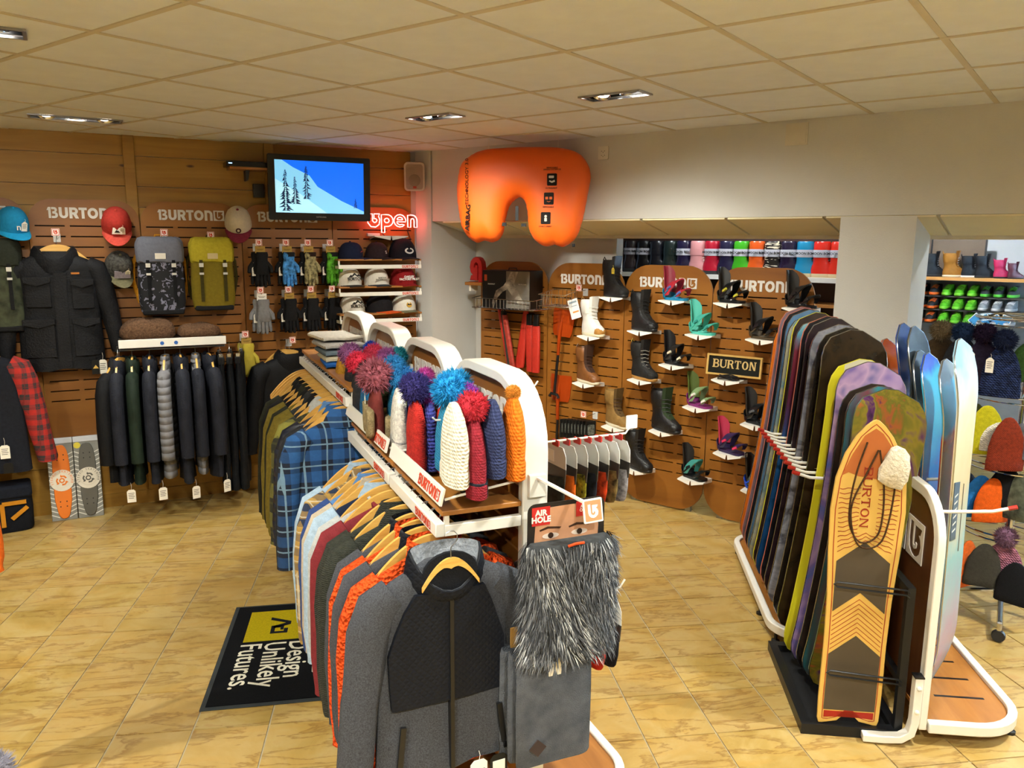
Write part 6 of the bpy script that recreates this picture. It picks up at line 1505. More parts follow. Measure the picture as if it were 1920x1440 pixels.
# packets of small accessories low beside the gondola
for i in range(9):
    t = thing('accessory_packet', 'black hanging accessory packet %s beside the shovels' % ('nearest the tan boot', 'second from the tan boot', 'third from the tan boot', 'fourth from the tan boot', 'fifth from the tan boot', 'sixth from the tan boot', 'seventh from the tan boot', 'eighth from the tan boot', 'farthest from the tan boot')[i], 'packet', FR, (1.21 - 0.03 * i, -0.12, 0.60 - 0.002 * i), 62, group='hanging accessory packets')
    m = MB(); m.prism(rrect(-0.045, 0.045, -0.15, 0.0, 0.006), -0.004, 0.004); part('packet', m, mat('#1e1d1b', 0.3, 0, 0.4, 40, name='black_packet'), t)
    m = MB(); m.prism(rrect(-0.03, 0.03, -0.11, -0.03, 0.01), -0.009, -0.004); part('blister', m, mat('#6c6e66', 0.2, 0, 0.5, 60, name='blister_pack'), t)
tag_hook('hook with logo tag holding the accessory packets', FR, (1.19, -0.018, 0.64), 0.18)

# ================================================================== snowboard rack
t = thing('snowboard_rack', 'white-framed snowboard rack with a brown lettered centre panel', 'display rack', FB, (0, 0, 0))
DARKP = timber('#4a2a14', '#5a351a', '#6b4122', (6, 6, 0.7), 0.4, name='walnut_laminate')
m = MB(); m.prism(rrect(-0.06, 1.96, 0.14, 0.985, 0.16, 7, 'cd'), -0.009, 0.009); cp = part('centre_panel', m, DARKP, t)
WORD_BIG = word_mb(0.165, 0.003).mesh('lettering', PALE)
o = link('lettering', WORD_BIG, cp); at(o, (1.06, 0.0092, 0.70), 180)
o = link('lettering', WORD_BIG, cp); at(o, (0.9, -0.0092, 0.70))
m = MB(); m.bar(arch_path(-0.075, 1.975, 0.075, 1.0, 0.175), 0.045, 0.03, up=(0, 1, 0)); part('arch_frame', m, WHITE_METAL, t, bev=0.004)
for side in (1, -1):
    pth = [(x - 0.085, y, z) for x, y, z in base_loop(side, 2.07, 0.42, 0.2)] if side < 0 else [(x + 0.60, y, z) for x, y, z in base_loop(side, 1.385, 0.42)]
    m = MB(); m.bar(pth, 0.035, 0.045); part('base_frame', m, WHITE_METAL, t, bev=0.005)
    m = MB(); flat_prism(m, [(x, y) for x, y, z in pth], 0.062, 0.080); bb = part('base_board', m, SHELF_WOOD, t)
    m = MB()
    for k in range(12):
        u = (0.16 if side < 0 else 0.68) + k * (0.15 if side < 0 else 0.1); m.box(u - 0.007, u + 0.007, min(side * 0.14, side * 0.34), max(side * 0.14, side * 0.34), 0.0802, 0.0806)
    part('board_slots', m, BLACK, bb, kind='stuff')
    for x, v in ((0.05 if side < 0 else 0.70, 0.40), (1.0, 0.42), (1.85, 0.4)):
        m = MB(); m.lathe([(0.02, 0.0), (0.02, 0.012), (0.008, 0.016), (0.008, 0.055)], 10, T(x, side * v, 0)); part('foot', m, BLACK, t)
m = MB(); m.bar([(-0.092, 0.035, 0.30), (-0.092, 0.035, 0.11), (-0.092, 0.045, 0.06), (-0.09, 0.08, 0.032), (-0.085, 0.14, 0.024), (-0.08, 0.22, 0.022)], 0.03, 0.04, up=(1, 0, 0)); ps = part('side_post', m, WHITE_METAL, t, bev=0.003)
m = MB(); m.box(-0.113, -0.071, 0.017, 0.053, 0.300, 0.306); part('post_cap', m, BLACK, ps)
for z in (0.16, 0.26):
    m = MB(); m.lathe([(0.009, 0), (0.009, 0.005), (0.004, 0.008)], 10, T(-0.113, 0.035, z, ry=-90)); part('bolt', m, WHITE, ps)
RTIP = plastic('#a8281c', 0.4)
def prong(u, side, z=0.925, L_=0.44, rise=0.03):
    m = MB(); m.tube([(u, side * 0.012, z), (u, side * 0.06, z), (u, side * (L_ - 0.08), z + rise * 0.3), (u - 0.01, side * (L_ - 0.015), z + rise)], 0.007, 8); p_ = part('prong', m, WHITE_METAL, t)
    m = MB(); m.tube([(u - 0.008, side * (L_ - 0.03), z + rise * 0.85), (u - 0.012, side * L_, z + rise * 1.15)], 0.009, 8); part('red_tip', m, RTIP, p_)
for k in range(11): prong(0.44 + 0.083 * k, 1)
for u in (0.02, 0.45, 0.62, 0.79, 0.96, 1.13): prong(u, -1, 0.94, 0.30)
# ---- boards
def board_mesh(L=1.52, wn=0.295, ww=0.25, th=0.009, kick=0.05, sq=0.0):
    """standing snowboard: length along z, width along x, printed base on -y, tips curl to +y"""
    st = []; N = 34
    for i in range(N + 1):
        f = i / N; z = L * f; e = min(z, L - z); r = 0.17
        half = ww / 2 + (wn - ww) / 2 * (abs(f - 0.5) * 2) ** 1.6
        if e < r: half *= max(0.02, 1 - (1 - e / r) ** (2.5 + sq)) ** (1 / (2.2 + sq))
        y = kick * max(0, 1 - e / 0.26) ** 1.8
        st.append((z, half, y))
    m = MB()
    rings = [[(-h, y, z), (-h * 0.5, y, z), (0, y, z), (h * 0.5, y, z), (h, y, z), (h, y + th, z), (h * 0.5, y + th, z), (0, y + th, z), (-h * 0.5, y + th, z), (-h, y + th, z)] for z, h, y in st]
    m.loft(rings)
    edge = MB()
    out = [(-h, y + th * 0.25, z) for z, h, y in st] + [(h, y + th * 0.25, z) for z, h, y in st[::-1]]
    edge.tube(out, 0.0028, 5, closed=True)
    ins = MB()
    for zc in (L * 0.34, L * 0.64):
        for dx in (-0.02, 0.02):
            for dz in (-0.06, -0.02, 0.02, 0.06): ins.lathe([(0.004, 0), (0.004, 0.002)], 8, T(dx, th, zc + dz, rx=-90))
    return m.mesh('deck', BLKF, 30), edge.mesh('edge', STEEL), ins.mesh('inserts', STEEL)
BSET = {k: board_mesh(*a) for k, a in {'n': (1.52, 0.295, 0.252), 's': (1.42, 0.29, 0.248), 'w': (1.50, 0.31, 0.262), 'y': (1.45, 0.31, 0.265), 'r': (1.365, 0.315, 0.27)}.items()}
EDGE = metal('#b9bcc0', 0.2)
def snowboard(label, loc, print_, kind='n', rz=-90, ry=6.5, rx=0, edge=EDGE, group='snowboards on the left of the rack'):
    t = thing('snowboard', label, 'snowboard', FB, loc, rz, group=group, rx=rx, ry=ry)
    a, b, c = BSET[kind]
    recolour(link('deck', a, t), print_); recolour(link('edge', b, t), edge); o = link('inserts', c, t); o['kind'] = 'stuff'
    return t
PK = mat('#c0705e', 0.3, 0.2, 0.05, name='coral_edge'); YE = plastic('#c9c22a', 0.3)
GB = lambda *c, **k: graphic(list(c), **k)
leftb = [  # u, label, print, kind, edge, base height
    (1.80, 'orange-tipped snowboard at the far end of the rack', GB('#c8601c', '#d8782a', '#8a3a14', scale=2.0), 's', EDGE),
    (1.70, 'mauve snowboard second from the far end', GB('#6a5560', '#7d6a74', '#4a3c46', scale=2.5), 'n', PK),
    (1.60, 'black snowboard with coral edge third from the far end', GB('#141418', '#222228', '#0e0e12', scale=2.5), 'n', PK),
    (1.50, 'steel-blue snowboard fourth from the far end', GB('#4a6c90', '#5a7ca0', '#2c4058', scale=2.5), 'n', EDGE),
    (1.40, 'pale teal and gold glossy snowboard with clear wrap', GB('#8fa6a8', '#a8a288', '#6c8c98', '#b08a5a', scale=3.0), 'w', EDGE),
    (1.31, 'thin dark snowboard between the teal and red-blue boards', GB('#1c1c22', '#3a2a24', '#14141a', scale=2.5), 'n', YE),
    (1.19, 'snowboard with light blue tip, red band and deep blue body', bands(((0.0, '#153a66'), (0.55, '#1c4a80'), (0.72, '#5c2438'), (0.88, '#7a3040'), (0.93, '#5c9cb8'), (1.0, '#8fb8c4')), 2, 0, 1.5), 'w', EDGE),
    (1.08, 'black snowboard just behind the grey one', GB('#121216', '#1e1e24', '#2a2028', scale=2.5), 'n', PK),
    (0.97, 'black snowboard with maroon tint behind the grey one', GB('#1c1418', '#2a1c22', '#101014', scale=2.5), 'n', EDGE),
    (0.84, 'grey snowboard with shimmering wrap', GB('#6c6e7c', '#8a8c98', '#565866', '#9a9ca6', scale=5.0), 'w', EDGE),
    (0.70, 'wide black snowboard behind the brown-black one', GB('#17130f', '#221c16', '#0e0c0a', scale=3.0), 'w', EDGE),
    (0.60, 'brown-black snowboard left of the yellow-edged one', GB('#1a130d', '#2c2014', '#100c08', scale=3.0), 'w', EDGE),
]
for i, (u, lb, pr_, kd, ed) in enumerate(leftb):
    snowboard(lb, (u, 0.285, 0.0815), pr_, kd, -90 + (i % 3) * 1.5, 6.5 - 0.1 * i, edge=ed)
trayb = [
    (0.475, 'yellow-edged snowboard with black scrollwork and a white tip', None, 'y', YE),
    (0.390, 'blue and violet watercolour snowboard in the floor tray', GB('#3a5a9c', '#6a5a90', '#a88aa8', '#20407c', scale=2.5), 'y', EDGE),
    (0.320, 'dark brown and black snowboard in the floor tray', GB('#14100e', '#2a201a', '#0c0a0a', scale=2.0), 'r', EDGE),
    (0.260, 'teal striped snowboard in the floor tray', bands(((0.0, '#2c5a64'), (0.3, '#6a3a44'), (0.45, '#2f7f8c'), (0.6, '#58304a'), (0.75, '#3f98a0'), (1.0, '#2a606c')), 0, -0.15, 0.15, blur=0.1), 'r', EDGE),
    (0.195, 'olive and purple rainbow snowboard facing the aisle', GB('#3a2248', '#5a3060', '#8a7a2c', '#6c6a2a', '#a05a30', '#4a2a54', scale=3.2, dist=2.5), 'r', metal('#9ab8b0', 0.2)),
]
def scroll_print():
    g = NG('scroll_print'); g.p('Roughness', 0.2)
    co = g.coord(); x = g.n('ShaderNodeSeparateXYZ', {0: co})
    w = g.n('ShaderNodeTexWave', {'Vector': co, 'Scale': 9.0, 'Distortion': 14.0, 'Detail': 1.0, 'Detail Scale': 0.7}, wave_type='RINGS').outputs[1]
    c = g.mix(g.math('GREATER_THAN', w, 0.78), '#17140f', '#b8b09c')
    c = g.mix(g.math('GREATER_THAN', x.outputs[2], 1.32), c, '#b9b49c')
    c = g.mix(g.math('LESS_THAN', x.outputs[2], 0.80), c, '#241d14')
    c = g.mix(g.math('LESS_THAN', x.outputs[0], -0.088), c, '#c2bb22')
    g.p('Base Color', c); return g.m
for i, (u, lb, pr_, kd, ed) in enumerate(trayb):
    snowboard(lb, (u, 0.275 - 0.012 * i, 0.0145), pr_ or scroll_print(), kd, -90 + i, 5.4 - 0.1 * i, edge=ed)
rightb = [
    (1.09, 'red-orange snowboard farthest back on the right of the rack', GB('#8a2c14', '#a84a1c', '#c8722a', scale=1.6), 's'),
    (0.87, 'dark blue snowboard behind the grey ones', GB('#16306c', '#1d3f88', '#2c58a8', scale=1.6), 'n'),
    (0.73, 'slate grey snowboard on the right of the rack', GB('#2a323c', '#3a444e', '#1c242c', scale=1.6), 'n'),
    (0.65, 'graphite snowboard in front of the slate grey one', GB('#2c3640', '#46505a', '#20262e', scale=1.6), 's'),
    (0.555, 'sky blue and royal blue striped snowboard', bands(((0.0, '#2a2c60'), (0.6, '#1f6cb0'), (0.75, '#3fa8d0'), (0.88, '#39b0d8'), (0.92, '#1a48c0'), (1.0, '#1838b0')), 2, 0, 1.5), 's'),
    (0.37, 'grey, blue and red banded snowboard', bands(((0.0, '#1c2a50'), (0.5, '#3a2a44'), (0.68, '#7a2c24'), (0.74, '#9a3a28'), (0.77, '#3f90b8'), (0.88, '#4aa0c4'), (0.9, '#6a7478'), (1.0, '#8a8e90')), 2, 0, 1.5), 's'),
    (0.25, 'pale wood and sky blue snowboard nearest on the right', None, 'n'),
]
for i, (u, lb, pr_, kd) in enumerate(rightb):
    b_ = snowboard(lb, (u, -0.215, 0.0815), pr_ or bands(((0.0, '#8fb8d0'), (0.15, '#b09ab4'), (0.4, '#8fc0c8'), (0.6, '#d8c8a4'), (0.78, '#e6d9b8'), (0.88, '#c8cfd0'), (1.0, '#8fb4c8')), 2, 0, 1.5, blur=0.08), kd, -36, -5.0, group='snowboards on the right of the rack')
    if pr_ is None:
        m = MB(); m.prism([(-0.115, 0.72), (-0.035, 0.70), (-0.035, 0.95), (-0.115, 0.97)], -0.003, -0.001); st = part('info_sticker', m, mat('#3a4a58', 0.4, 0, 0.1, name='slate_sticker'), b_)
        m = MB()
        for k in range(6): m.box(-0.10, -0.055, -0.0036, -0.003, 0.75 + 0.03 * k, 0.757 + 0.03 * k)
        part('print', m, PALE, st, kind='stuff')
        m = MB(); m.box(0.03, 0.034, -0.003, -0.001, 0.62, 0.92); part('printed_line', m, mat('#6a6458', 0.5, 0, 0, name='line_ink'), b_)
# ---- black floor tray with its upright and wires
t = thing('floor_tray', 'black steel floor tray with upright holding the yellow board', 'board stand', FB, (0, 0, 0))
BS = mat('#1b1c1f', 0.4, 0.3, 0.05, name='black_steel')
m = MB(); m.prism([[(-0.065, 0.06), (0.62, 0.06), (0.62, 0.452), (-0.065, 0.452)], [(-0.025, 0.095), (-0.025, 0.415), (0.58, 0.415), (0.58, 0.095)]], 0.0, 0.045); m.v = [Vector((p.x, p.z, p.y)) for p in m.v]; m.f = [f[::-1] for f in m.f]
part('rim', m, BS, t)
MESHM = mat('#15161a', 0.6, 0.2, 0.3, 90, 0.9, 260, 'rib', name='perforated_steel')
m = MB(); m.box(-0.025, 0.58, 0.095, 0.415, 0.010, 0.014); part('tray_floor', m, MESHM, t)
m = MB(); m.box(-0.06, -0.03, 0.062, 0.092, 0.045, 0.62); part('upright', m, BS, t)
m = MB(); m.box(0.50, 0.53, 0.062, 0.092, 0.045, 0.62); part('upright', m, BS, t)
m = MB(); m.box(-0.06, 0.53, 0.062, 0.092, 0.62, 0.65); part('top_rail', m, BS, t)
m = MB(); m.box(-0.06, 0.53, 0.064, 0.090, 0.24, 0.265); part('lower_rail', m, BS, t)
for z in (0.61, 0.235):
    m = MB(); m.tube([(-0.062, 0.085, z), (-0.072, 0.10, z + 0.015), (-0.072, 0.36, z + 0.035), (-0.072, 0.372, z + 0.045), (-0.072, 0.36, z + 0.055), (-0.072, 0.10, z + 0.035), (-0.062, 0.085, z + 0.02)], 0.004, 6); part('holding_wire', m, BS, t)
def smooth(pts, k=5):
    out = []; n = len(pts)
    for i in range(n - 1):
        p0, p1, p2, p3 = [Vector(pts[max(0, min(n - 1, i + d))]) for d in (-1, 0, 1, 2)]
        for j in range(k):
            f = j / k; out.append(0.5 * ((2 * p1) + (p2 - p0) * f + (2 * p0 - 5 * p1 + 4 * p2 - p3) * f * f + (3 * p1 - p0 - 3 * p2 + p3) * f ** 3))
    return out + [Vector(pts[-1])]
# ---- the yellow surf-shaped board
t = thing('surf_snowboard', 'yellow surf-shaped board with dark chevron pads and swallow tail', 'snowboard', FB, (-0.045, 0.268, 0.046), -88, rx=-1.5, ry=1.0, s=0.975)
def hover_outline(inset=0.0):
    rt = []
    L = 1.29
    prof = [(0.0, 0.118), (0.02, 0.124), (0.12, 0.126), (0.35, 0.124), (0.55, 0.128), (0.75, 0.140), (0.92, 0.146), (1.05, 0.136), (1.15, 0.108), (1.22, 0.072), (1.265, 0.036), (1.286, 0.012)]
    right = [(w - inset, z + (inset if z < 0.01 else 0) - (inset if z > 1.25 else 0) * (1 if z > 1.28 else 0.4)) for z, w in prof if w > inset]
    left = [(-x, z) for x, z in right[::-1]]
    notch = [(-0.10 + inset, 0.0 + inset), (-0.045, 0.012 + inset), (-0.012, 0.045 + inset), (0.0, 0.058 + inset), (0.012, 0.045 + inset), (0.045, 0.012 + inset), (0.10 - inset, 0.0 + inset)]
    return right + [(0.0, 1.29 - inset)] + left + notch
YEL = mat('#d6ad58', 0.3, 0, 0.05, 3, name='yellow_topsheet'); RST = mat('#9a2f1c', 0.3, 0, 0, name='red_stripe'); CHV = mat('#4a4034', 0.45, 0, 0.06, 10, name='charcoal_pad')
m = MB(); m.prism(hover_outline(), 0.0, 0.011); part('deck', m, [YEL], t, bev=0.002)
m = MB(); m.prism([hover_outline(0.017), hover_outline(0.0205)[::-1]], -0.0006, 0.0005); part('pinstripe', m, RST, t)
m = MB(); m.prism([(-0.10, 0.025), (-0.05, 0.03), (-0.015, 0.06), (0.0, 0.074), (0.015, 0.06), (0.05, 0.03), (0.10, 0.025), (0.10, 0.055), (-0.10, 0.055)], -0.0008, 0.0005); part('tail_print', m, mat('#a01c16', 0.3, 0, 0, name='tail_red'), t)
for z0, z1 in ((0.06, 0.345), (0.54, 0.745)):
    m = MB(); m.prism([(-0.103, z0), (0.103, z0), (0.103, z1 - 0.04), (0.0, z1 + 0.045), (-0.103, z1 - 0.04)] if z0 < 0.2 else [(-0.103, z0 - 0.05), (0.0, z0 + 0.035), (0.103, z0 - 0.05), (0.105, z1 - 0.04), (0.0, z1 + 0.045), (-0.105, z1 - 0.04)], -0.0012, 0.0005); part('grip_pad', m, CHV, t)
m = MB()
for k in range(8):
    z = 0.355 + 0.02 * k; m.prism([(-0.1, z - 0.03), (0, z + 0.05), (0.1, z - 0.03), (0.1, z - 0.027), (0, z + 0.053), (-0.1, z - 0.027)], -0.0007, 0.0005)
for k in range(14):
    z = 0.765 + 0.02 * k; w = 0.105 + 0.012 * min(1, k / 10); b_ = 0.05 * max(0.1, 1 - k / 9)
    zz = lambda x: z - 0.02 + b_ * (1 - abs(x) / w) + 0.003 * math.sin(x * 140 + k)
    for sd in (-1, 1):
        xs = [sd * (0.035 + (w - 0.035) * i / 8) for i in range(9)] if 3 <= k else [sd * w * i / 8 for i in range(9)]
        m.prism([(x, zz(x)) for x in xs] + [(x, zz(x) + 0.0028) for x in xs[::-1]], -0.0007, 0.0005)
part('contour_lines', m, RST, t, kind='stuff')
m = MB(); m.prism([(-0.115, 1.06), (-0.09, 1.075), (-0.05, 1.06), (0.0, 1.055), (0.06, 1.04), (0.115, 1.05), (0.10, 1.12), (0.062, 1.19), (0.03, 1.235), (0.0, 1.255), (-0.04, 1.225), (-0.08, 1.15)], -0.0009, 0.0005); part('nose_print', m, mat('#b06230', 0.3, 0, 0.03, name='rust_print'), t)
serif_word('BURTON', 0.034, 0.042, RST, t, (0.0, -0.0012, 0.975), ry=90, y=-0.0008).location.x = -0.03
m = MB(); m.tube(smooth([(-0.03, -0.006, 1.20), (-0.06, -0.007, 1.08), (-0.075, -0.007, 0.95), (-0.065, -0.007, 0.85), (-0.02, -0.008, 0.79), (0.04, -0.008, 0.82), (0.055, -0.007, 0.92), (0.045, -0.007, 1.05), (0.02, -0.006, 1.17)]), 0.0035, 6); part('rope_loop', m, mat('#4a3420', 0.9, 0, 0.4, 150, name='brown_rope'), t)
m = MB(); m.tube(smooth([(0.015, -0.006, 1.17), (-0.02, -0.008, 1.08), (-0.07, -0.009, 0.93), (-0.03, -0.01, 0.78), (0.06, -0.009, 0.80), (0.09, -0.007, 1.0), (0.075, -0.006, 1.08)]), 0.0035, 6); part('rope_loop', m, mat('#4a3420', 0.9, 0, 0.4, 150, name='brown_rope'), t)
m = MB(); rings = []
for z, a, b, cx in ((-0.09, 0.02, 0.006, 0.0), (-0.08, 0.06, 0.014, 0.005), (-0.03, 0.07, 0.022, 0.0), (0.03, 0.062, 0.024, -0.008), (0.08, 0.045, 0.018, -0.02), (0.10, 0.02, 0.008, -0.028)):
    rings.append([(cx + a * math.copysign(abs(math.cos(2 * PI * j / 16)) ** 0.7, math.cos(2 * PI * j / 16)) * (1 + 0.06 * math.sin(j * 2.7 + z * 60)), b * math.sin(2 * PI * j / 16) * (1 + 0.2 * math.sin(j * 1.9 + z * 90)), z) for j in range(16)])
m.loft(rings); o = part('wrapped_bag', m, mat('#d9cfba', 0.25, 0, 0.12, 60, 0.6, 60, name='plastic_wrap'), t); at(o, (0.085, -0.015, 1.10), 0, 0, 22, 0.85)

# ================================================================== airbag hanging by the beam
FA = (3.10, 0.985, -70.0)
t = thing('avalanche_airbag', 'inflated orange avalanche airbag hanging under the ceiling', 'airbag', FA, (0, 0, 0))
def airbag():
    out = [(-0.40, 2.555), (-0.30, 2.598), (-0.12, 2.612), (0.08, 2.612), (0.28, 2.598), (0.40, 2.56), (0.465, 2.48), (0.485, 2.40), (0.465, 2.28), (0.44, 2.14), (0.405, 2.02), (0.355, 1.955), (0.29, 1.925), (0.24, 1.945), (0.19, 1.928), (0.13, 1.945), (0.085, 1.985), (0.05, 2.05), (0.04, 2.14), (0.025, 2.22), (-0.005, 2.265), (-0.05, 2.255), (-0.095, 2.20), (-0.12, 2.12), (-0.135, 2.03), (-0.17, 1.975), (-0.225, 1.955), (-0.28, 1.968), (-0.33, 1.95), (-0.39, 1.98), (-0.44, 2.04), (-0.462, 2.10), (-0.478, 2.20), (-0.488, 2.32), (-0.475, 2.44), (-0.45, 2.51)]
    P = []
    n = len(out)
    for i in range(n):                                   # smooth and double the outline
        a, b, c, d = out[i - 1], out[i], out[(i + 1) % n], out[(i + 2) % n]
        P.append(b); P.append(tuple((-a[k] + 9 * b[k] + 9 * c[k] - d[k]) / 16 for k in (0, 1)))
    return P
BAG = airbag()
def bag_edge(x, z):
    best = 9.0; inside = False; n = len(BAG)
    for i in range(n):
        (x0, z0), (x1, z1) = BAG[i - 1], BAG[i]
        dx, dz = x1 - x0, z1 - z0; f = max(0, min(1, ((x - x0) * dx + (z - z0) * dz) / (dx * dx + dz * dz + 1e-12)))
        best = min(best, math.hypot(x - x0 - f * dx, z - z0 - f * dz))
        if (z0 > z) != (z1 > z) and x < x0 + (z - z0) * dx / dz: inside = not inside
    return best if inside else -best
def bag_depth(x, z):
    d = max(0.0, bag_edge(x, z)); return 0.098 * math.sqrt(max(0, 1 - (1 - min(1, d / 0.155)) ** 2))
pts = [Vector(p) for p in BAG]; nb_ = len(pts)
for i in range(-26, 27):
    for j in range(0, 40):
        x, z = i * 0.0195 + (0.00975 if j % 2 else 0), 1.91 + j * 0.018
        if bag_edge(x, z) > 0.006: pts.append(Vector((x, z)))
for d_ in (0.003, ):
    pass
vo, eo, fo, *_r = delaunay_2d_cdt(pts, [], [list(range(nb_))], 1, 1e-5)
m = MB(); nv = len(vo)
hs = [bag_depth(p.x, p.y) if bag_edge(p.x, p.y) > 0.0015 else 0.0 for p in vo]
rim = [h < 1e-6 for h in hs]
vs = [(p.x, -h, p.y) for p, h in zip(vo, hs)]; back = {}
for i, (p, h) in enumerate(zip(vo, hs)):
    if rim[i]: back[i] = i
    else: back[i] = len(vs); vs.append((p.x, h, p.y))
fs = []
for f in fo: fs.append(tuple(f)); fs.append(tuple(back[i] for i in f[::-1]))
m.add(vs, fs)
ORG = NG('airbag_nylon'); ORG.p('Base Color', srgb('#f06410')); ORG.p('Roughness', 0.5); ORG.p('Subsurface Weight', 0.12); ORG.p('Subsurface Radius', (0.3, 0.12, 0.03))
co = ORG.coord(); ORG.bump(ORG.noise(co, 12, 3), 0.15)
part('bladder', m, ORG.m, t, ang=120, sub=1)
INK = mat('#1a1412', 0.6, 0, 0, name='black_print')
for z, ic in ((2.38, 0), (2.255, 1), (2.125, 2)):
    m = MB(); m.prism(rrect(-0.034, 0.034, -0.04, 0.04, 0.007), -0.002, 0.002); o = part('pictogram', m, INK, t); at(o, (0.235 - 0.02 * ic, -0.0985, z), 0)
    m = MB()
    if ic == 0: m.prism([(-0.02, -0.012), (0.0, -0.022), (0.022, -0.014), (0.018, -0.002), (0.0, -0.01), (-0.016, -0.004)], -0.003, -0.002); m.prism(rrect(-0.022, 0.014, 0.01, 0.026, 0.004), -0.003, -0.002)
    elif ic == 1:
        for x in (-0.014, 0.014): m.prism(rrect(x - 0.01, x + 0.01, -0.006, 0.012, 0.003), -0.003, -0.002)
        m.prism([(-0.014, -0.018), (0, -0.024), (0.014, -0.018), (0.012, -0.015), (0, -0.02), (-0.012, -0.015)], -0.003, -0.002)
    else: m.prism(disc(0, 0.012, 0.009, 12), -0.003, -0.002); m.prism(rrect(-0.009, 0.009, -0.022, 0.002, 0.004), -0.003, -0.002)
    part('symbol', m, mat('#d8cfc6', 0.6, 0, 0, name='pale_symbol') if ic != 1 else mat('#e8703a', 0.6, 0, 0, name='orange_symbol'), o, kind='stuff')
    text(('ULTRALIGHT', 'REMOVABLE', 'SMART CARRY')[ic], 0.014, INK, t, (0.232 - 0.02 * ic, -0.0995, z - 0.056))
text('REMOVABLE\nAIRBAG SYSTEM 3.0', 0.014, INK, t, (0.235, -0.0995, 2.452), 0)
o = text('AIRBAG', 0.05, INK, t, (-0.37, -bag_depth(-0.36, 2.12) - 0.005, 2.13), -16, 0, -86, bold=0.0012, sx=1.05); o = text('TECHNOLOGY 3.0', 0.038, INK, t, (-0.375, -bag_depth(-0.36, 2.36) - 0.006, 2.375), -16, 0, -90, sx=1.0)
for x, z, w, h in ((-0.03, 2.16, 0.022, 0.10), (-0.135, 2.085, 0.055, 0.024), (0.02, 2.08, 0.036, 0.022)):
    m = MB(); m.box(-w / 2, w / 2, -0.003, 0.003, -h / 2, h / 2); o = part('strap_tab', m, BLACK, t); at(o, (x, -0.03, z))
m = MB(); m.lathe([(0.011, 0), (0.011, 0.02), (0.007, 0.024)], 10, T(0.375, -0.02, 1.955, rx=180)); part('valve', m, BLACK, t)
m = MB()
for x in (-0.25, 0.25): m.tube([(x, 0, 2.60), (x, 0, CEIL - 0.002)], 0.0012, 4)
part('hanging_cords', m, WHITE, t, kind='stuff')
# ================================================================== door mat with lettering
FM = (0.836, 1.226, -133.0)
t = thing('floor_mat', 'black carpet mat with a yellow square and white lettering', 'mat', FM, (0, 0, 0.0))
m = MB(); m.box(0, 0.98, 0, 0.60, 0.0005, 0.005); part('rubber_edge', m, mat('#34383a', 0.7, 0, 0.1, name='grey_rubber'), t, bev=0.002)
m = MB(); m.box(0.022, 0.958, 0.022, 0.578, 0.005, 0.009); part('carpet', m, mat('#0f1116', 1.0, 0, 0.3, 120, 0.9, 500, name='black_carpet'), t)
m = MB(); m.box(0.09, 0.415, 0.095, 0.42, 0.009, 0.0098); part('yellow_square', m, mat('#d8c010', 1.0, 0, 0.12, 120, 0.9, 500, name='yellow_carpet'), t)
BKC = mat('#14151a', 1.0, 0, 0.2, 120, name='black_pile')
def flat_poly(mb, poly, z0, z1): flat_prism(mb, poly, z0, z1)
for nm, poly in (('logo_chevron', [(0.165, 0.205), (0.195, 0.205), (0.235, 0.285), (0.25, 0.255), (0.262, 0.225), (0.292, 0.225), (0.255, 0.31), (0.222, 0.31)]), ('logo_hook', [(0.262, 0.215), (0.345, 0.215), (0.345, 0.30), (0.295, 0.30), (0.295, 0.28), (0.325, 0.28), (0.325, 0.235), (0.285, 0.235), (0.285, 0.262), (0.31, 0.262), (0.31, 0.278), (0.262, 0.278)])):
    m = MB(); flat_poly(m, poly, 0.0098, 0.0106); part(nm, m, BKC, t)
CRM = mat('#d5cfbc', 1.0, 0, 0.1, 120, name='cream_pile')
for k, (s, y) in enumerate((('Design', 0.365), ('Unlikely', 0.25), ('Futures.', 0.135))):
    me = text_mesh(s, 0.145, CRM, depth=0.0006, sx=0.86, align='LEFT', bold=0.001); o = link('lettering', me, t); o.matrix_local = Matrix.Translation((0.435, y, 0.0096)) @ Matrix.Rotation(-PI / 2, 4, 'X')
# ================================================================== neck warmers at the end of the gondola
t = thing('face_out_arm', 'white sloping display arm at the near end of the gondola', 'hook', FG, (0.0, 0.0, 0.0))
m = MB(); m.box(-0.022, -0.004, -0.028, 0.028, 1.20, 1.27); part('bracket', m, WHITE_METAL, t, bev=0.002)
m = MB(); m.bar([(-0.02, 0.0, 1.26), (-0.21, -0.075, 1.225)], 0.012, 0.006); part('arm', m, WHITE_METAL, t)
m = MB(); m.prism(rrect(-0.032, 0.032, -0.034, 0.034, 0.003), -0.002, 0.002); o = part('logo_tag', m, WHITE, t); at(o, (-0.215, -0.082, 1.21), -86, -12)
m = MB(); m.prism([rrect(-0.027, 0.027, -0.029, 0.029, 0.002), arrow_loop(-0.02, -0.021, 0.04)[::-1]], -0.003, -0.002); part('logo', m, mat('#e08a62', 0.6, 0, 0, name='orange_logo_print'), o)
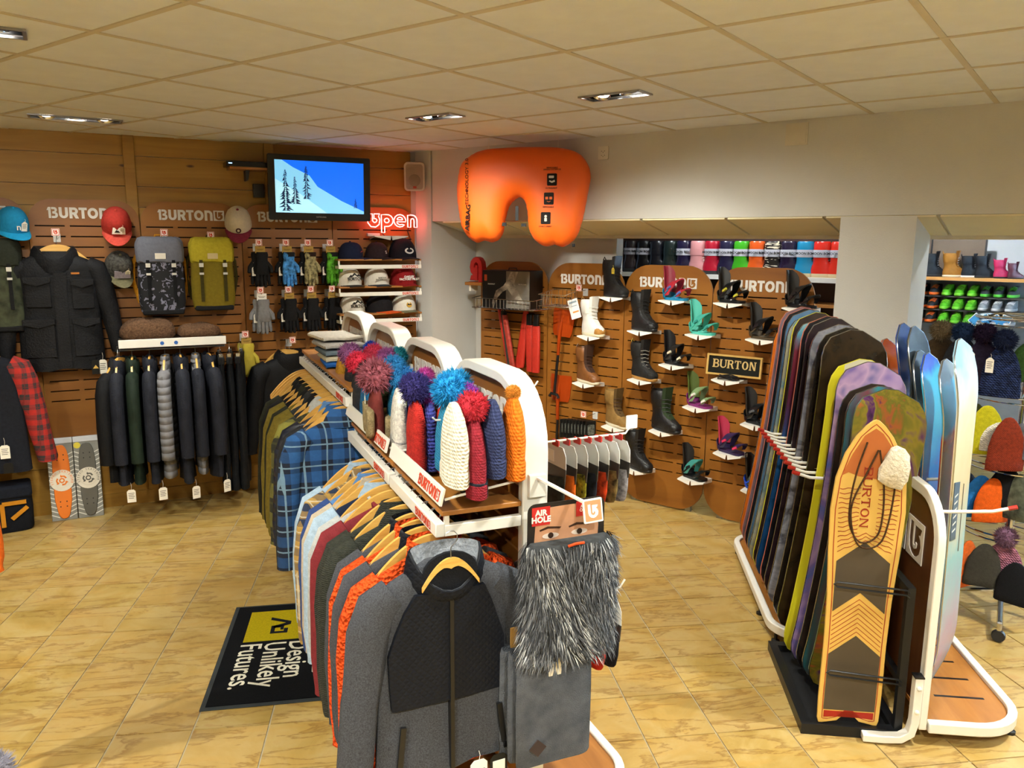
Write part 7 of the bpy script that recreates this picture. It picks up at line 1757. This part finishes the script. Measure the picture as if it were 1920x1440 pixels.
# printed backing card with a face
t = thing('backing_card', 'printed card with a pair of eyes behind the fur neck warmer', 'card', FG, (-0.145, -0.035, 1.02), -90)
m = MB(); m.prism(rrect(-0.125, 0.125, 0.0, 0.205, 0.025, 5, 'cd'), -0.0012, 0.0012); part('card', m, mat('#171415', 0.4, 0, 0.05, name='black_card'), t)
SK = mat('#b88868', 0.6, 0, 0.15, 12, name='printed_skin')
m = MB(); m.prism([(-0.11, 0.0), (0.10, 0.0), (0.105, 0.12), (0.09, 0.17), (0.03, 0.192), (-0.07, 0.19), (-0.1, 0.15)], -0.002, -0.0012); fc = part('printed_face', m, SK, t)
for x in (-0.052, 0.042):
    m = MB(); m.prism([(x + 0.027 * math.cos(2 * PI * i / 14), 0.105 + 0.0085 * math.sin(2 * PI * i / 14)) for i in range(14)], -0.0026, -0.002); part('eye_white', m, mat('#cfc0b4', 0.6, 0, 0, name='eye_white'), fc)
    m = MB(); m.prism(disc(x, 0.106, 0.009, 14), -0.0031, -0.0026); part('iris', m, mat('#2c1a10', 0.4, 0, 0, name='iris_brown'), fc)
    m = MB(); m.prism([(x - 0.036, 0.126), (x - 0.01, 0.134), (x + 0.034, 0.128), (x + 0.03, 0.123), (x - 0.008, 0.127), (x - 0.034, 0.121)], -0.0026, -0.002); part('eyebrow', m, mat('#3a2418', 0.7, 0, 0, name='brow_brown'), fc)
m = MB(); m.prism([(-0.012, 0.0), (0.014, 0.0), (0.01, 0.06), (-0.006, 0.06)], -0.0026, -0.002); part('nose_shade', m, mat('#8f6248', 0.6, 0, 0.1, name='printed_nose'), fc)
m = MB(); m.box(-0.112, -0.055, -0.0028, -0.0018, 0.14, 0.195); lr = part('red_label', m, mat('#b81e1c', 0.5, 0, 0, name='red_label'), t); text('AIR\nHOLE', 0.024, WHITE, lr, (-0.0835, -0.0032, 0.167), bold=0.0008)
m = MB(); m.box(0.03, 0.105, -0.0028, -0.0018, 0.152, 0.197); lr = part('red_label', m, mat('#b81e1c', 0.5, 0, 0, name='red_label'), t); text('AIRTUBE\nONE SIZE', 0.013, WHITE, lr, (0.068, -0.0032, 0.175))
# fur neck warmer
def fur_body():
    m = MB(); rings = []
    for z, a, b in ((0.345, 0.125, 0.035), (0.33, 0.14, 0.046), (0.24, 0.148, 0.05), (0.14, 0.146, 0.05), (0.05, 0.142, 0.048), (0.0, 0.132, 0.04)):
        rings.append([(a * math.copysign(abs(math.cos(2 * PI * j / 30)) ** 0.75, math.cos(2 * PI * j / 30)), b * math.sin(2 * PI * j / 30) * (1 + 0.1 * math.sin(j * 1.3)), z) for j in range(30)])
    m.loft(rings); return m
t = thing('fur_neck_warmer', 'shaggy grey faux fur neck warmer on the near end of the gondola', 'neck warmer', FG, (-0.155, -0.04, 0.765), -90)
part('inner_tube', fur_body(), mat('#3c3e40', 1.0, 0, 0.3, 40, name='grey_fur_base'), t)
def strands(n, seed, lo, hi, tone):
    rnd = random.Random(seed); m = MB()
    for _ in range(n):
        an = rnd.uniform(0, 2 * PI); z = rnd.uniform(0.0, 0.345); c, s = math.cos(an), math.sin(an)
        if seed == 3 and math.sin(c * 5.5 + z * 14 + 0.6) + rnd.gauss(0, 0.35) < 0.25: continue
        a = 0.142; b = 0.048
        p = Vector((a * math.copysign(abs(c) ** 0.75, c), b * s, z)); nn = Vector((c * 0.4, s, 0)).normalized()
        sweep = 0.5 * math.sin(p.x * 26 + z * 9 + 1.0) + (0.5 if p.x > 0.0 and z < 0.25 else 0) 
        d = (Vector((sweep * 0.7 + rnd.gauss(0, 0.18), 0, -1.0 + rnd.gauss(0, 0.15))) + nn * rnd.uniform(0.25, 0.6)).normalized()
        L = rnd.uniform(lo, hi); w = rnd.uniform(0.0009, 0.0017); sd = d.cross(nn).normalized() * w
        e1 = p + d * L * 0.5 + nn * 0.004; e2 = p + d * L - nn * 0.006 * rnd.random()
        m.add([p - sd, p + sd, e1 + sd * 0.8, e1 - sd * 0.8, e2], [(0, 1, 2, 3), (3, 2, 4)])
    return m
for sd, col, n in ((1, '#3c3e42', 6000), (2, '#77797d', 3200), (3, '#c4c6c6', 1900)):
    part('fur_strands', strands(n, sd, 0.028, 0.06, col), mat(col, 0.6, 0, 0.15, 30, name='fur_' + col.lstrip('#')), t, kind='stuff', ang=180)
m = MB(); m.tube([(-0.03, -0.052, 0.345), (-0.01, -0.058, 0.352), (0.02, -0.054, 0.35)], 0.004, 5); part('orange_trim', m, mat('#c8481c', 0.6, 0, 0, name='orange_thread'), t)
# grey fleece neck warmers hanging one behind the other
GFL = mat('#5c6068', 0.98, 0, 0.3, 14, 0.8, 320, name='grey_plush')
for k, lb in enumerate(('front grey plush neck warmer with a dark diamond patch', 'second grey plush neck warmer behind the patch one', 'rearmost grey plush neck warmer against the gondola')):
    t = thing('neck_warmer', lb, 'neck warmer', FG, (-0.155 + 0.036 * k, 0.0 + 0.012 * k, 0.405), -90, group='grey plush neck warmers')
    m = MB(); rings = []
    for z, a, b in ((0.0, 0.118, 0.010), (0.01, 0.124, 0.013), (0.2, 0.126, 0.014), (0.345, 0.124, 0.014), (0.36, 0.118, 0.010)):
        rings.append([(a * math.copysign(abs(math.cos(2 * PI * j / 26)) ** 0.6, math.cos(2 * PI * j / 26)), b * math.sin(2 * PI * j / 26) * (1 + 0.25 * math.sin(j * 0.9 + z * 9)), z + (0.012 * math.sin(j * 0.7) if z > 0.3 else 0)) for j in range(26)])
    m.loft(rings); part('tube', m, GFL, t)
    m = MB(); m.box(-0.09, 0.09, -0.002, 0.002, 0.345, 0.42); part('cardboard', m, mat('#b38a4a', 0.8, 0, 0.1, name='brown_card'), t)
    if k == 0:
        m = MB(); m.prism([(0, -0.028), (0.028, 0), (0, 0.028), (-0.028, 0)], -0.002, 0.002); o = part('patch', m, mat('#3a2f2c', 0.6, 0, 0.1, name='brown_patch'), t); at(o, (-0.06, -0.0165, 0.065))
        m = MB(); m.prism([(-0.02, -0.05), (-0.008, -0.05), (-0.004, -0.035), (0.004, -0.035), (0.008, -0.05), (0.02, -0.05), (0.022, -0.02), (0.036, -0.012), (0.034, 0.008), (0.014, 0.006), (0.012, 0.026), (-0.012, 0.026), (-0.014, 0.006), (-0.034, 0.008), (-0.036, -0.012), (-0.022, -0.02)], -0.001, 0.001); o = part('cut_out_tag', m, WHITE, t); at(o, (-0.01, -0.022, 0.345))
# ---- face masks strung to the right of the gondola
def face_mask(label, loc, rz, mt, s=1.0, group='face masks on cards', lower='#1c1c20'):
    t = thing('face_mask', label, 'face mask', FG, loc, rz, group=group, s=s)
    m = MB(); m.prism([(-0.07, -0.085), (-0.074, -0.03), (-0.06, -0.012), (0.05, -0.012), (0.07, -0.04), (0.072, -0.085)], -0.001, 0.001); part('header_card', m, plastic('#cfd0cc', 0.35), t)
    m = MB(); m.box(-0.05, -0.01, -0.0018, -0.001, -0.075, -0.035); part('price_label', m, WHITE, t)
    m = MB(); m.prism([(-0.07, -0.085), (0.072, -0.085), (0.066, -0.14), (0.045, -0.16), (0.03, -0.20), (-0.05, -0.20), (-0.06, -0.14)], -0.0015, 0.0015); part('head_form', m, mat('#3c3a38', 0.35, 0, 0.2, name='smoky_card'), t)
    m = MB(); rings = []
    for z, a, b in ((-0.125, 0.056, 0.010), (-0.15, 0.062, 0.014), (-0.20, 0.058, 0.015), (-0.235, 0.05, 0.012), (-0.245, 0.042, 0.008)):
        rings.append([(a * math.copysign(abs(math.cos(2 * PI * j / 18)) ** 0.7, math.cos(2 * PI * j / 18)), b * math.sin(2 * PI * j / 18) * (1 + 0.2 * math.sin(j * 1.6 + z * 70)), z + 0.01 * math.cos(2 * PI * j / 18)) for j in range(18)])
    m.loft(rings); part('mask', m, mt, t)
    m = MB(); m.prism(rrect(-0.022, 0.022, -0.016, 0.006, 0.003), -0.0022, 0.0022); part('hang_tab', m, mat('#b02a24', 0.5, 0, 0, name='red_tab'), t)
    return t
masks = [('black and green streaked face mask nearest the gondola', mat('#22241f', 0.7, 0, 1.2, 40, name='streak_print')), ('bright orange face mask second from the gondola', fabric('#d8641a', 0.2)), ('black and yellow face mask third from the gondola', mat('#6a6414', 0.7, 0, 1.4, 50, name='yellow_black_print')), ('black skull-print face mask in the middle of the row', mat('#1b1c24', 0.7, 0, 0.8, 40, name='skull_black')), ('red-orange face mask third from the outer end', mat('#b83a16', 0.7, 0, 0.5, 40, name='red_print')), ('brown and green camouflage face mask second from the outer end', mat('#6a5a34', 0.7, 0, 0.9, 40, name='camo_mask')), ('pale grey speckled face mask at the outer end', mat('#9a9aa4', 0.7, 0, 0.5, 60, name='grey_speckle'))]
for k, (lb, mt) in enumerate(masks): face_mask(lb, (0.335, -0.235 - 0.043 * k, 1.268), 184, mt, 1.02)
t = thing('mask_bar', 'thin white bar carrying the row of face masks', 'hook', FG, (0.335, 0, 1.268), group='face-out hook bars on the gondola')
m = MB(); m.tube([(0, -0.03, 0.0), (0, -0.52, 0.004), (0, -0.54, 0.03)], 0.004, 6); part('rod', m, WHITE_METAL, t); m = MB(); m.prism(rrect(-0.025, 0.025, -0.025, 0.025, 0.003), -0.002, 0.002); o = part('price_tag', m, WHITE, t); at(o, (0, -0.545, 0.045), 95)
for k in range(4): face_mask('grey face mask on the farther bar, %s' % ('first from the gondola', 'second from the gondola', 'third from the gondola', 'outermost')[k], (0.80, -0.18 - 0.045 * k, 1.37), 184, fabric('#3a3d44', 0.3))
for k, (lb, mt) in enumerate((('red and black face mask on the lower bar, inner', mat('#b82c18', 0.7, 0, 0.3, 20, name='red_mask')), ('red and black face mask on the lower bar, outer', mat('#b82c18', 0.7, 0, 0.3, 20, name='red_mask')), ('dark face mask with white logo on the lower bar', fabric('#1a1a20')))):
    face_mask(lb, (0.08, -0.215 - 0.05 * k, 0.80), 186, mt, 1.1)
# ---- folded shirts on the far shelf
TS = [('bottom bright blue folded shirt on the far shelf', '#1f5aa8', 0.0), ('folded cream shirt with orange print in the stack', '#b0a68c', 0.022), ('folded slate grey shirt in the stack', '#5a6670', 0.046), ('folded light grey shirt with dark lettering on the stack', '#a09c98', 0.075), ('white shirt folded on top at the far end', '#c4bcb0', 0.105)]
for k, (lb, c, dz) in enumerate(TS):
    t = thing('folded_shirt', lb, 'folded shirt', FG, (2.0 + 0.055 * (k if k < 4 else 5), 0.175, 1.332 + dz), 3 * k - 4, group='folded shirts on the far shelf')
    m = MB(); rings = []
    for z, a in ((0, 0.95), (0.006, 1.0), (0.016, 1.0), (0.021, 0.94)):
        rings.append([(0.16 * a * math.copysign(abs(math.cos(2 * PI * j / 24)) ** 0.35, math.cos(2 * PI * j / 24)), 0.115 * a * math.copysign(abs(math.sin(2 * PI * j / 24)) ** 0.35, math.sin(2 * PI * j / 24)), z + 0.002 * math.sin(j * 1.3)) for j in range(24)])
    m.loft(rings); part('folded_cloth', m, fabric(c, 0.15), t)
    m = MB(); m.tube([(-0.155, 0.11 - 0.22 * i / 8, 0.011 + 0.003 * math.sin(i)) for i in range(9)], 0.0105, 6); part('fold_edge', m, fabric(c, 0.15), t)
    if k in (1, 3):
        m = MB(); m.prism([(-0.05, -0.03), (-0.02, 0.02), (0.0, -0.01), (0.03, 0.035), (0.06, -0.02), (0.02, -0.035)], 0.0, 0.0008); m.v = [Vector((p.x, p.z, 0.0225 - p.y)) for p in m.v]; part('chest_print', m, mat('#b8502a' if k == 1 else '#55504c', 0.8, 0, 0, name='shirt_print'), t)
# ---- clothes just entering the frame at the left
garment('hooded_top', 'green top with orange hem just inside the left edge', 'top', (-0.72, 0.61, -30.0), (-0.02, 0, 1.37), 0, fabric('#2c5a44', 0.15), fabric('#d8641a', 0.15), None, 'crew', W=0.40, L=0.52, D=0.07, Ls=0.5, seed=500)
hanger('wooden hanger of the green top at the left edge', (-0.72, 0.61, -30.0), (-0.02, 0, 1.40), 0, None)
beanie('grey fluffy hat in the bottom left corner', (-0.955, -0.67, 0.0), (-0.012, 0.0, 0.875), 30, K('#6c6a78', 40, 1.2), K('#8d8a98'), w=0.2, h=0.2, d=0.16, group=None)
m = MB(); m.prism(rrect(-0.06, 0.06, -0.035, 0.035, 0.008), 0, 0.03); m.v = [Vector((p.x, p.z, p.y)) for p in m.v]; m.f = [f[::-1] for f in m.f]
t = thing('blue_packet', 'small blue packet lying on the near wooden shelf', 'packet', FG, (0.50, 0.20, 1.1885), 12)
part('packet', m, plastic('#1f78c8', 0.3), t, bev=0.004)
m = MB(); m.box(-0.05, 0.0, -0.02, 0.02, 0.030, 0.0308); part('label', m, plastic('#20242c', 0.4), t)
for nm, u, z, lb in (('mask_bar', 0.80, 1.37, 'thin white bar carrying the grey face masks farther along the gondola'), ('mask_bar', 0.08, 0.80, 'thin white bar low on the gondola carrying the red face masks')):
    t = thing(nm, lb, 'hook', FG, (u, 0, z), group='face-out hook bars on the gondola')
    m = MB(); m.tube([(0, -0.03, 0.0), (0, -0.36, 0.004), (0, -0.38, 0.03)], 0.004, 6); part('rod', m, WHITE_METAL, t)
    m = MB(); m.box(-0.015, 0.015, -0.03, -0.02, -0.03, 0.02); part('bracket', m, WHITE_METAL, t)
t = thing('garment_stand', 'steel garment stand just outside the left edge carrying the green top', 'clothes stand', (-0.72, 0.61, -30.0), (-0.02, 0, 0))
m = MB(); m.lathe([(0.16, 0.0), (0.16, 0.012), (0.02, 0.02)], 24, T(0, 0.16, 0)); part('base', m, STEEL, t)
m = MB(); m.tube([(0, 0.16, 0.012), (0, 0.16, 1.4585)], 0.012, 10); part('pole', m, STEEL, t)
m = MB(); m.tube([(0, 0.165, 1.4585), (0, -0.10, 1.4585)], 0.008, 8); part('arm', m, STEEL, t)
t = thing('hat_stand', 'low steel hat stand under the grey fluffy hat', 'hat stand', (-0.955, -0.67, 0.0), (-0.012, 0.0, 0))
m = MB(); m.lathe([(0.12, 0.0), (0.12, 0.012), (0.015, 0.02)], 24); part('base', m, STEEL, t)
m = MB(); m.tube([(0, 0, 0.012), (0, 0, 0.70)], 0.01, 10); part('pole', m, STEEL, t)

# ================================================================== next room, seen through the openings
def moon_boot_parts():
    s = MB(); s.loft([foot_ring(0, -0.075, 0.135, 0.056), foot_ring(0.012, -0.08, 0.145, 0.062), foot_ring(0.03, -0.08, 0.145, 0.062)])
    u = MB(); u.loft([foot_ring(0.028, -0.078, 0.142, 0.06), foot_ring(0.06, -0.08, 0.14, 0.062), foot_ring(0.085, -0.075, 0.115, 0.058), foot_ring(0.105, -0.068, 0.07, 0.055), foot_ring(0.13, -0.066, 0.056, 0.057), foot_ring(0.20, -0.068, 0.056, 0.06), foot_ring(0.265, -0.068, 0.058, 0.061), foot_ring(0.278, -0.06, 0.05, 0.054), foot_ring(0.26, -0.05, 0.04, 0.045)])
    b = MB(); b.loft([foot_ring(0.155, -0.069, 0.058, 0.0595), foot_ring(0.156, -0.071, 0.060, 0.0615), foot_ring(0.212, -0.071, 0.060, 0.0625), foot_ring(0.213, -0.069, 0.058, 0.0605)])
    l = MB()
    for i in range(4): z = 0.085 + 0.016 * i; x = 0.11 - 0.014 * i; l.tube([(x - 0.03, -0.05, z), (x + 0.006, 0.0, z + 0.008), (x - 0.03, 0.05, z)], 0.003, 5)
    return [x.mesh(n, BLKF) for n, x in zip(('sole', 'upper', 'band', 'laces'), (s, u, b, l))]
MOON = moon_boot_parts()
t = thing('boot_shelf_unit', 'dark wall unit with a white shelf of winter boots in the next room', 'shelf unit', (5.2, 1.35, -90.0), (0, 0, 0))
m = MB(); m.box(-0.25, 2.2, 0.0, 0.03, 0.0, 2.4); part('back_panel', m, mat('#3a2018', 0.5, 0, 0.1, name='dark_brown_board'), t)
m = MB(); m.box(-0.25, 2.2, -0.36, 0.0, 1.67, 1.705); part('boot_board', m, WHITE_METAL, t)
m = MB(); m.box(-0.25, 2.2, -0.36, 0.0, 1.48, 1.50); part('lower_board', m, SHELF_WOOD, t)
m = MB(); m.box(-0.28, -0.25, -0.36, 0.03, 0.0, 2.4); part('side_panel', m, BLACK, t)
m = MB(); m.box(-0.25, 2.2, -0.34, -0.3, 0.0, 1.4); part('plinth', m, SHELF_WOOD, t)
mb_cols = [('brown-black', '#2a2022'), ('plain black', '#0f1012'), ('glossy black', '#15161c'), ('dark green', '#16211e'), ('black and violet', '#17122e'), ('pale pink', '#c98a8a'), ('crimson', '#a0162a'), ('dark violet and green', '#1d1a34'), ('grass green', '#3a9a1e'), ('bright orange', '#c8501a'), ('zebra-striped', None), ('dark purple', '#1c1228'), ('turquoise blue', '#1a7aa0'), ('scarlet', '#c02418'), ('second scarlet, rightmost', '#c02a1c')]
ZEB = graphic(['#17120e', '#17120e', '#d8cbb0', '#d8cbb0'], 6.0, (1, 1, 4), 2.0, 0.4, 1, 'CONSTANT', name='zebra_print')
for k, (nm, c) in enumerate(mb_cols):
    y = 1.13 - 0.129 * k
    t = thing('moon_boot', '%s padded winter boot with a lettered band on the far shelf' % nm, 'boot', FW, (4.98, y, 1.7055), -62 - (k % 3) * 6, group='padded winter boots on the far shelf')
    up_ = plastic(c, 0.25) if c else ZEB
    bn = WHITE if k not in (5,) else up_
    for n_, me, mt in zip(('sole', 'upper', 'band', 'laces'), MOON, (plastic('#c9b48a', 0.5) if k > 11 else RUB, up_, mat('#b8b8c0', 0.4, 0, 0.05, name='pale_band') if k not in (2, 3, 5) else up_, plastic('#d8d4cc', 0.5) if k in (5, 12, 13, 14) else up_)): recolour(link(n_, me, t), mt)
    if k not in (2, 3, 5):
        text('MOON BOOT', 0.026, BLACK, t, (-0.01, -0.0645, 0.184), 0, bold=0.0006)
# ---- shoe wall
t = thing('shoe_shelf_unit', 'wooden shoe shelves on the far wall of the next room', 'shelf unit', (7.95, -0.62, -90.0), (0, 0, 0))
m = MB(); m.box(-0.1, 1.15, -0.34, 0.0, 1.612, 1.642); part('top_shelf', m, timber('#a8743c', '#b8864c', '#c4945a', (2, 8, 8), 0.5, name='far_shelf_wood'), t)
m = MB(); m.box(-0.1, 0.70, -0.004, 0.02, 1.64, 2.05); part('poster_panel', m, mat('#6a5a4c', 0.6, 0, 0.15, 3, name='brown_poster'), t)
for x in (0.205, 0.70):
    m = MB(); m.box(x - 0.008, x + 0.008, -0.01, 0.022, 1.64, 2.05); part('panel_post', m, BLACK, t)
for k in range(3):
    m = MB(); m.box(-0.1, 1.15, -0.26 - 0.06 * k, -0.03 - 0.06 * k, 1.44 - 0.135 * k, 1.45 - 0.135 * k); part('slanted_shelf', m, metal('#8a8c90', 0.4), t)
m = MB(); m.box(-0.1, 1.15, -0.03, 0.0, 0.0, 1.6); part('back_board', m, mat('#8d9096', 0.7, 0, 0.05, name='grey_back_board'), t)
DK = mat('#1a1d22', 0.6, 0, 0.2, 30, name='dark_boot')
for k, (y, up_, so, lb, s) in enumerate(((-0.70, mat('#1d1c16', 0.7, 0, 0.3, name='black_olive_boot'), WHITE, 'tall black lace boot at the left end of the far shelf', 0.95), (-0.88, DK, RUB, 'dark grey boot with pale cuff on the far shelf', 0.78), (-1.06, mat('#8a5c22', 0.7, 0, 0.15, name='honey_boot'), CREAM, 'honey brown boot with white cuff on the far shelf', 0.80), (-1.22, DK, WHITE, 'black low boot right of the honey brown one', 0.72), (-1.34, DK, RUB, 'blue-black boot beside the pink one', 0.72), (-1.49, mat('#a81c50', 0.5, 0, 0.15, name='pink_boot'), RUB, 'pink winter boot on the far shelf', 0.60), (-1.60, mat('#4a1c2c', 0.5, 0, 0.3, name='plum_boot'), RUB, 'small plum boot at the right end of the far shelf', 0.50))):
    boot(lb, FW, (7.74, y, 1.6425), -62, up_, so, s=s, group='boots on the far shelf', name='winter_boot', lace=plastic('#8d8f92', 0.5))
def shoe_parts():
    s = MB(); s.loft([foot_ring(0, -0.12, 0.14, 0.042), foot_ring(0.01, -0.125, 0.148, 0.046), foot_ring(0.028, -0.122, 0.145, 0.044)])
    u = MB(); u.loft([foot_ring(0.026, -0.12, 0.14, 0.042), foot_ring(0.05, -0.12, 0.125, 0.042), foot_ring(0.07, -0.12, 0.07, 0.038), foot_ring(0.095, -0.122, 0.025, 0.034), foot_ring(0.105, -0.118, 0.015, 0.03), foot_ring(0.085, -0.105, 0.0, 0.022)])
    l = MB()
    for i in range(4): x = 0.075 - 0.02 * i; z = 0.075 + 0.008 * i; l.tube([(x, -0.03, z - 0.008), (x + 0.004, 0, z + 0.004), (x, 0.03, z - 0.008)], 0.003, 5)
    return [x.mesh(n, BLKF) for n, x in zip(('sole', 'upper', 'laces'), (s, u, l))]
SHOE = shoe_parts()
rowsn = ('top', 'middle', 'bottom'); posn = ('first', 'second', 'third', 'fourth', 'fifth', 'sixth', 'seventh', 'eighth', 'ninth')
for r in range(3):
    for k in range(9):
        kind = 0 if k < 3 else (1 if k < 6 else 2)
        c = (('#1c1e22', '#d8601c'), ('#4a9a1c', '#7ac83a'), ('#2a2c30', '#5ac03a'))[kind]
        if kind == 2 and r: c = ('#7d8288', '#d8dade')
        t = thing('sports_shoe', '%s %s shoe from the left in the %s row of the shoe wall' % (posn[k], ('black and orange', 'bright green', 'black and green' if not r else 'grey and white')[kind], rowsn[r]), 'shoe', FW, (7.80 - 0.06 * r, -0.70 - 0.115 * k, 1.458 - 0.135 * r), 180 - 8, group='shoes on the far wall')
        for n_, me, mt in zip(('sole', 'upper', 'laces'), SHOE, (plastic(c[1], 0.4), mat(c[0], 0.6, 0, 0.2, 30, name='shoe_' + c[0].lstrip('#')), plastic(c[1], 0.4))): recolour(link(n_, me, t), mt)
for k in range(4):
    t = thing('price_card', 'blue and white price card, %s of four by the grey shoes' % ('leftmost', 'second', 'third', 'rightmost')[k], 'card', (7.555, -1.34 - 0.085 * k, -90), (0, 0, 1.238), 0, ry=(40, -35, 45, 20)[k], group='blue price cards')
    m = MB(); m.prism(rrect(-0.045, 0.045, -0.055, 0.055, 0.003), -0.002, 0.002); part('card', m, WHITE, t); m = MB(); m.prism(rrect(-0.038, 0.038, -0.048, 0.048, 0.003), -0.003, -0.002); part('blue_print', m, mat('#3f90c8', 0.5, 0, 0, name='blue_card'), t)
# ---- hat carousel
FC = (3.32, -2.08, 0.0)
t = thing('hat_carousel', 'chrome wheeled hat carousel in the right-hand opening', 'display stand', FC, (0, 0, 0))
m = MB(); m.tube([(0, 0, 0.12), (0, 0, 1.86)], 0.022, 14); part('pole', m, CHROME, t)
m = MB(); m.lathe([(0.04, 0.11), (0.045, 0.13), (0.04, 0.16), (0.024, 0.18)], 16); part('hub', m, CHROME, t)
for k in range(5):
    a = rad(185 + 72 * k); L_ = 0.38
    m = MB(); m.tube([(0.03 * math.cos(a), 0.03 * math.sin(a), 0.135), (L_ * math.cos(a), L_ * math.sin(a), 0.095)], 0.014, 8); lg = part('leg', m, CHROME, t)
    m = MB(); m.lathe([(0.001, -0.014), (0.028, -0.014), (0.032, -0.006), (0.032, 0.006), (0.028, 0.014), (0.001, 0.014)], 16, T(L_ * math.cos(a), L_ * math.sin(a), 0.034, math.degrees(a), 0, 90) @ Matrix.Rotation(0, 4, 'X')); part('caster', m, RUB, lg)
    m = MB(); m.tube([(L_ * math.cos(a), L_ * math.sin(a), 0.1), (L_ * math.cos(a), L_ * math.sin(a), 0.05)], 0.012, 8); part('caster_stem', m, CHROME, lg)
for z, r in ((1.60, 0.26), (1.22, 0.26), (0.86, 0.25), (0.50, 0.24)):
    m = MB(); m.tube([(r * math.cos(2 * PI * i / 32), r * math.sin(2 * PI * i / 32), z) for i in range(32)], 0.0045, 6, closed=True); rg = part('ring', m, CHROME, t)
    m = MB(); m.tube([(r * 0.96 * math.cos(2 * PI * i / 32), r * 0.96 * math.sin(2 * PI * i / 32), z - 0.03) for i in range(32)], 0.004, 6, closed=True); part('lower_ring', m, CHROME, rg)
    for i in range(5):
        a = rad(36 + 72 * i); m = MB(); m.tube([(0.02 * math.cos(a), 0.02 * math.sin(a), z), (r * math.cos(a), r * math.sin(a), z)], 0.004, 6); part('spoke', m, CHROME, rg)
HC = 'hats on the carousel'
chats = [  # y, top z, height, material, pompom, label, x offset, yaw
    (-1.695, 1.50, 0.17, K('#3a2c1c'), K('#6c5c44'), 'brown beanie with a khaki pompom at the left of the carousel', 0.0, 20),
    (-1.80, 1.50, 0.22, K('#202226'), K('#1c2f50'), 'charcoal and grey beanie with a dark blue pompom', -0.03, 10),
    (-1.895, 1.50, 0.25, K('#241c30'), K('#22142c'), 'dark purple beanie with a black pompom and white tag', -0.05, 5),
    (-1.985, 1.48, 0.26, mat('#1c2748', 0.95, 0, 1.5, 40, 0.9, 45, 'knit', name='navy_fleck_knit'), K('#1c2440'), 'navy beanie with bright flecks and a large navy pompom', -0.07, -2),
    (-2.09, 1.50, 0.20, K('#3a5a28'), None, 'green beanie at the right edge of the carousel', -0.02, -10),
    (-1.825, 1.17, 0.23, fabric('#23306c'), None, 'dark blue hat left in the second tier', 0.0, 30),
    (-1.885, 1.17, 0.24, fabric('#4a4a20'), None, 'olive hat in the second tier', -0.03, 25),
    (-1.945, 1.17, 0.25, fabric('#b8b01a'), None, 'yellow reflective hat in the second tier', -0.06, 20),
    (-2.00, 1.09, 0.15, K('#d8d0bc', 30), None, 'cream knitted hat beside the rust one', -0.05, 20),
    (-2.045, 1.13, 0.27, K('#7a2c18', 40), None, 'rust ribbed beanie in the second tier', -0.10, 30),
    (-2.11, 1.10, 0.18, mat('#5a5c64', 0.9, 0, 1.0, 20, name='grey_pattern_knit'), None, 'grey patterned hat at the right of the second tier', -0.05, -20),
    (-1.875, 0.80, 0.22, fabric('#16181f'), None, 'black hat with a white motif left in the third tier', 0.0, 35),
    (-1.95, 0.80, 0.22, fabric('#2a78c0'), None, 'sky blue fleece hat in the third tier', -0.03, 35),
    (-2.005, 0.80, 0.23, fabric('#d85a14'), None, 'orange fleece hat in the third tier', -0.05, 35),
    (-2.06, 0.86, 0.21, fabric('#101114'), None, 'plain black hat in the third tier', -0.02, 0),
    (-2.125, 0.84, 0.24, mat('#5a6050', 0.9, 0, 0.7, 20, name='grey_green_knit'), None, 'grey-green mottled hat at the right of the third tier', -0.04, -20),
    (-1.925, 0.44, 0.25, fabric('#d8601a'), None, 'orange hat in the lowest tier', -0.02, 62),
    (-2.005, 0.45, 0.23, fabric('#3c3a34'), None, 'charcoal pointed hat in the lowest tier', -0.05, 15),
    (-2.085, 0.47, 0.19, mat('#a86a80', 0.9, 0, 0.8, 30, 0.8, 45, 'knit', name='pink_nordic'), K('#7c5a70'), 'pink and white nordic hat in the lowest tier', -0.02, 0),
    (-2.15, 0.39, 0.22, fabric('#15161a'), None, 'black hat with grey lettering in the lowest tier', -0.07, -12),
]
for i, (y, zt, h_, mt, pm, lb, dx, yw) in enumerate(chats): beanie(lb, FW, (3.13 + dx, y, zt), -90 + yw, mt, pm, w=0.17, h=h_, d=0.035, seed=70 + i, group=HC, pr=1.15, tagc='#efe9dc' if i in (2, 3) else None)
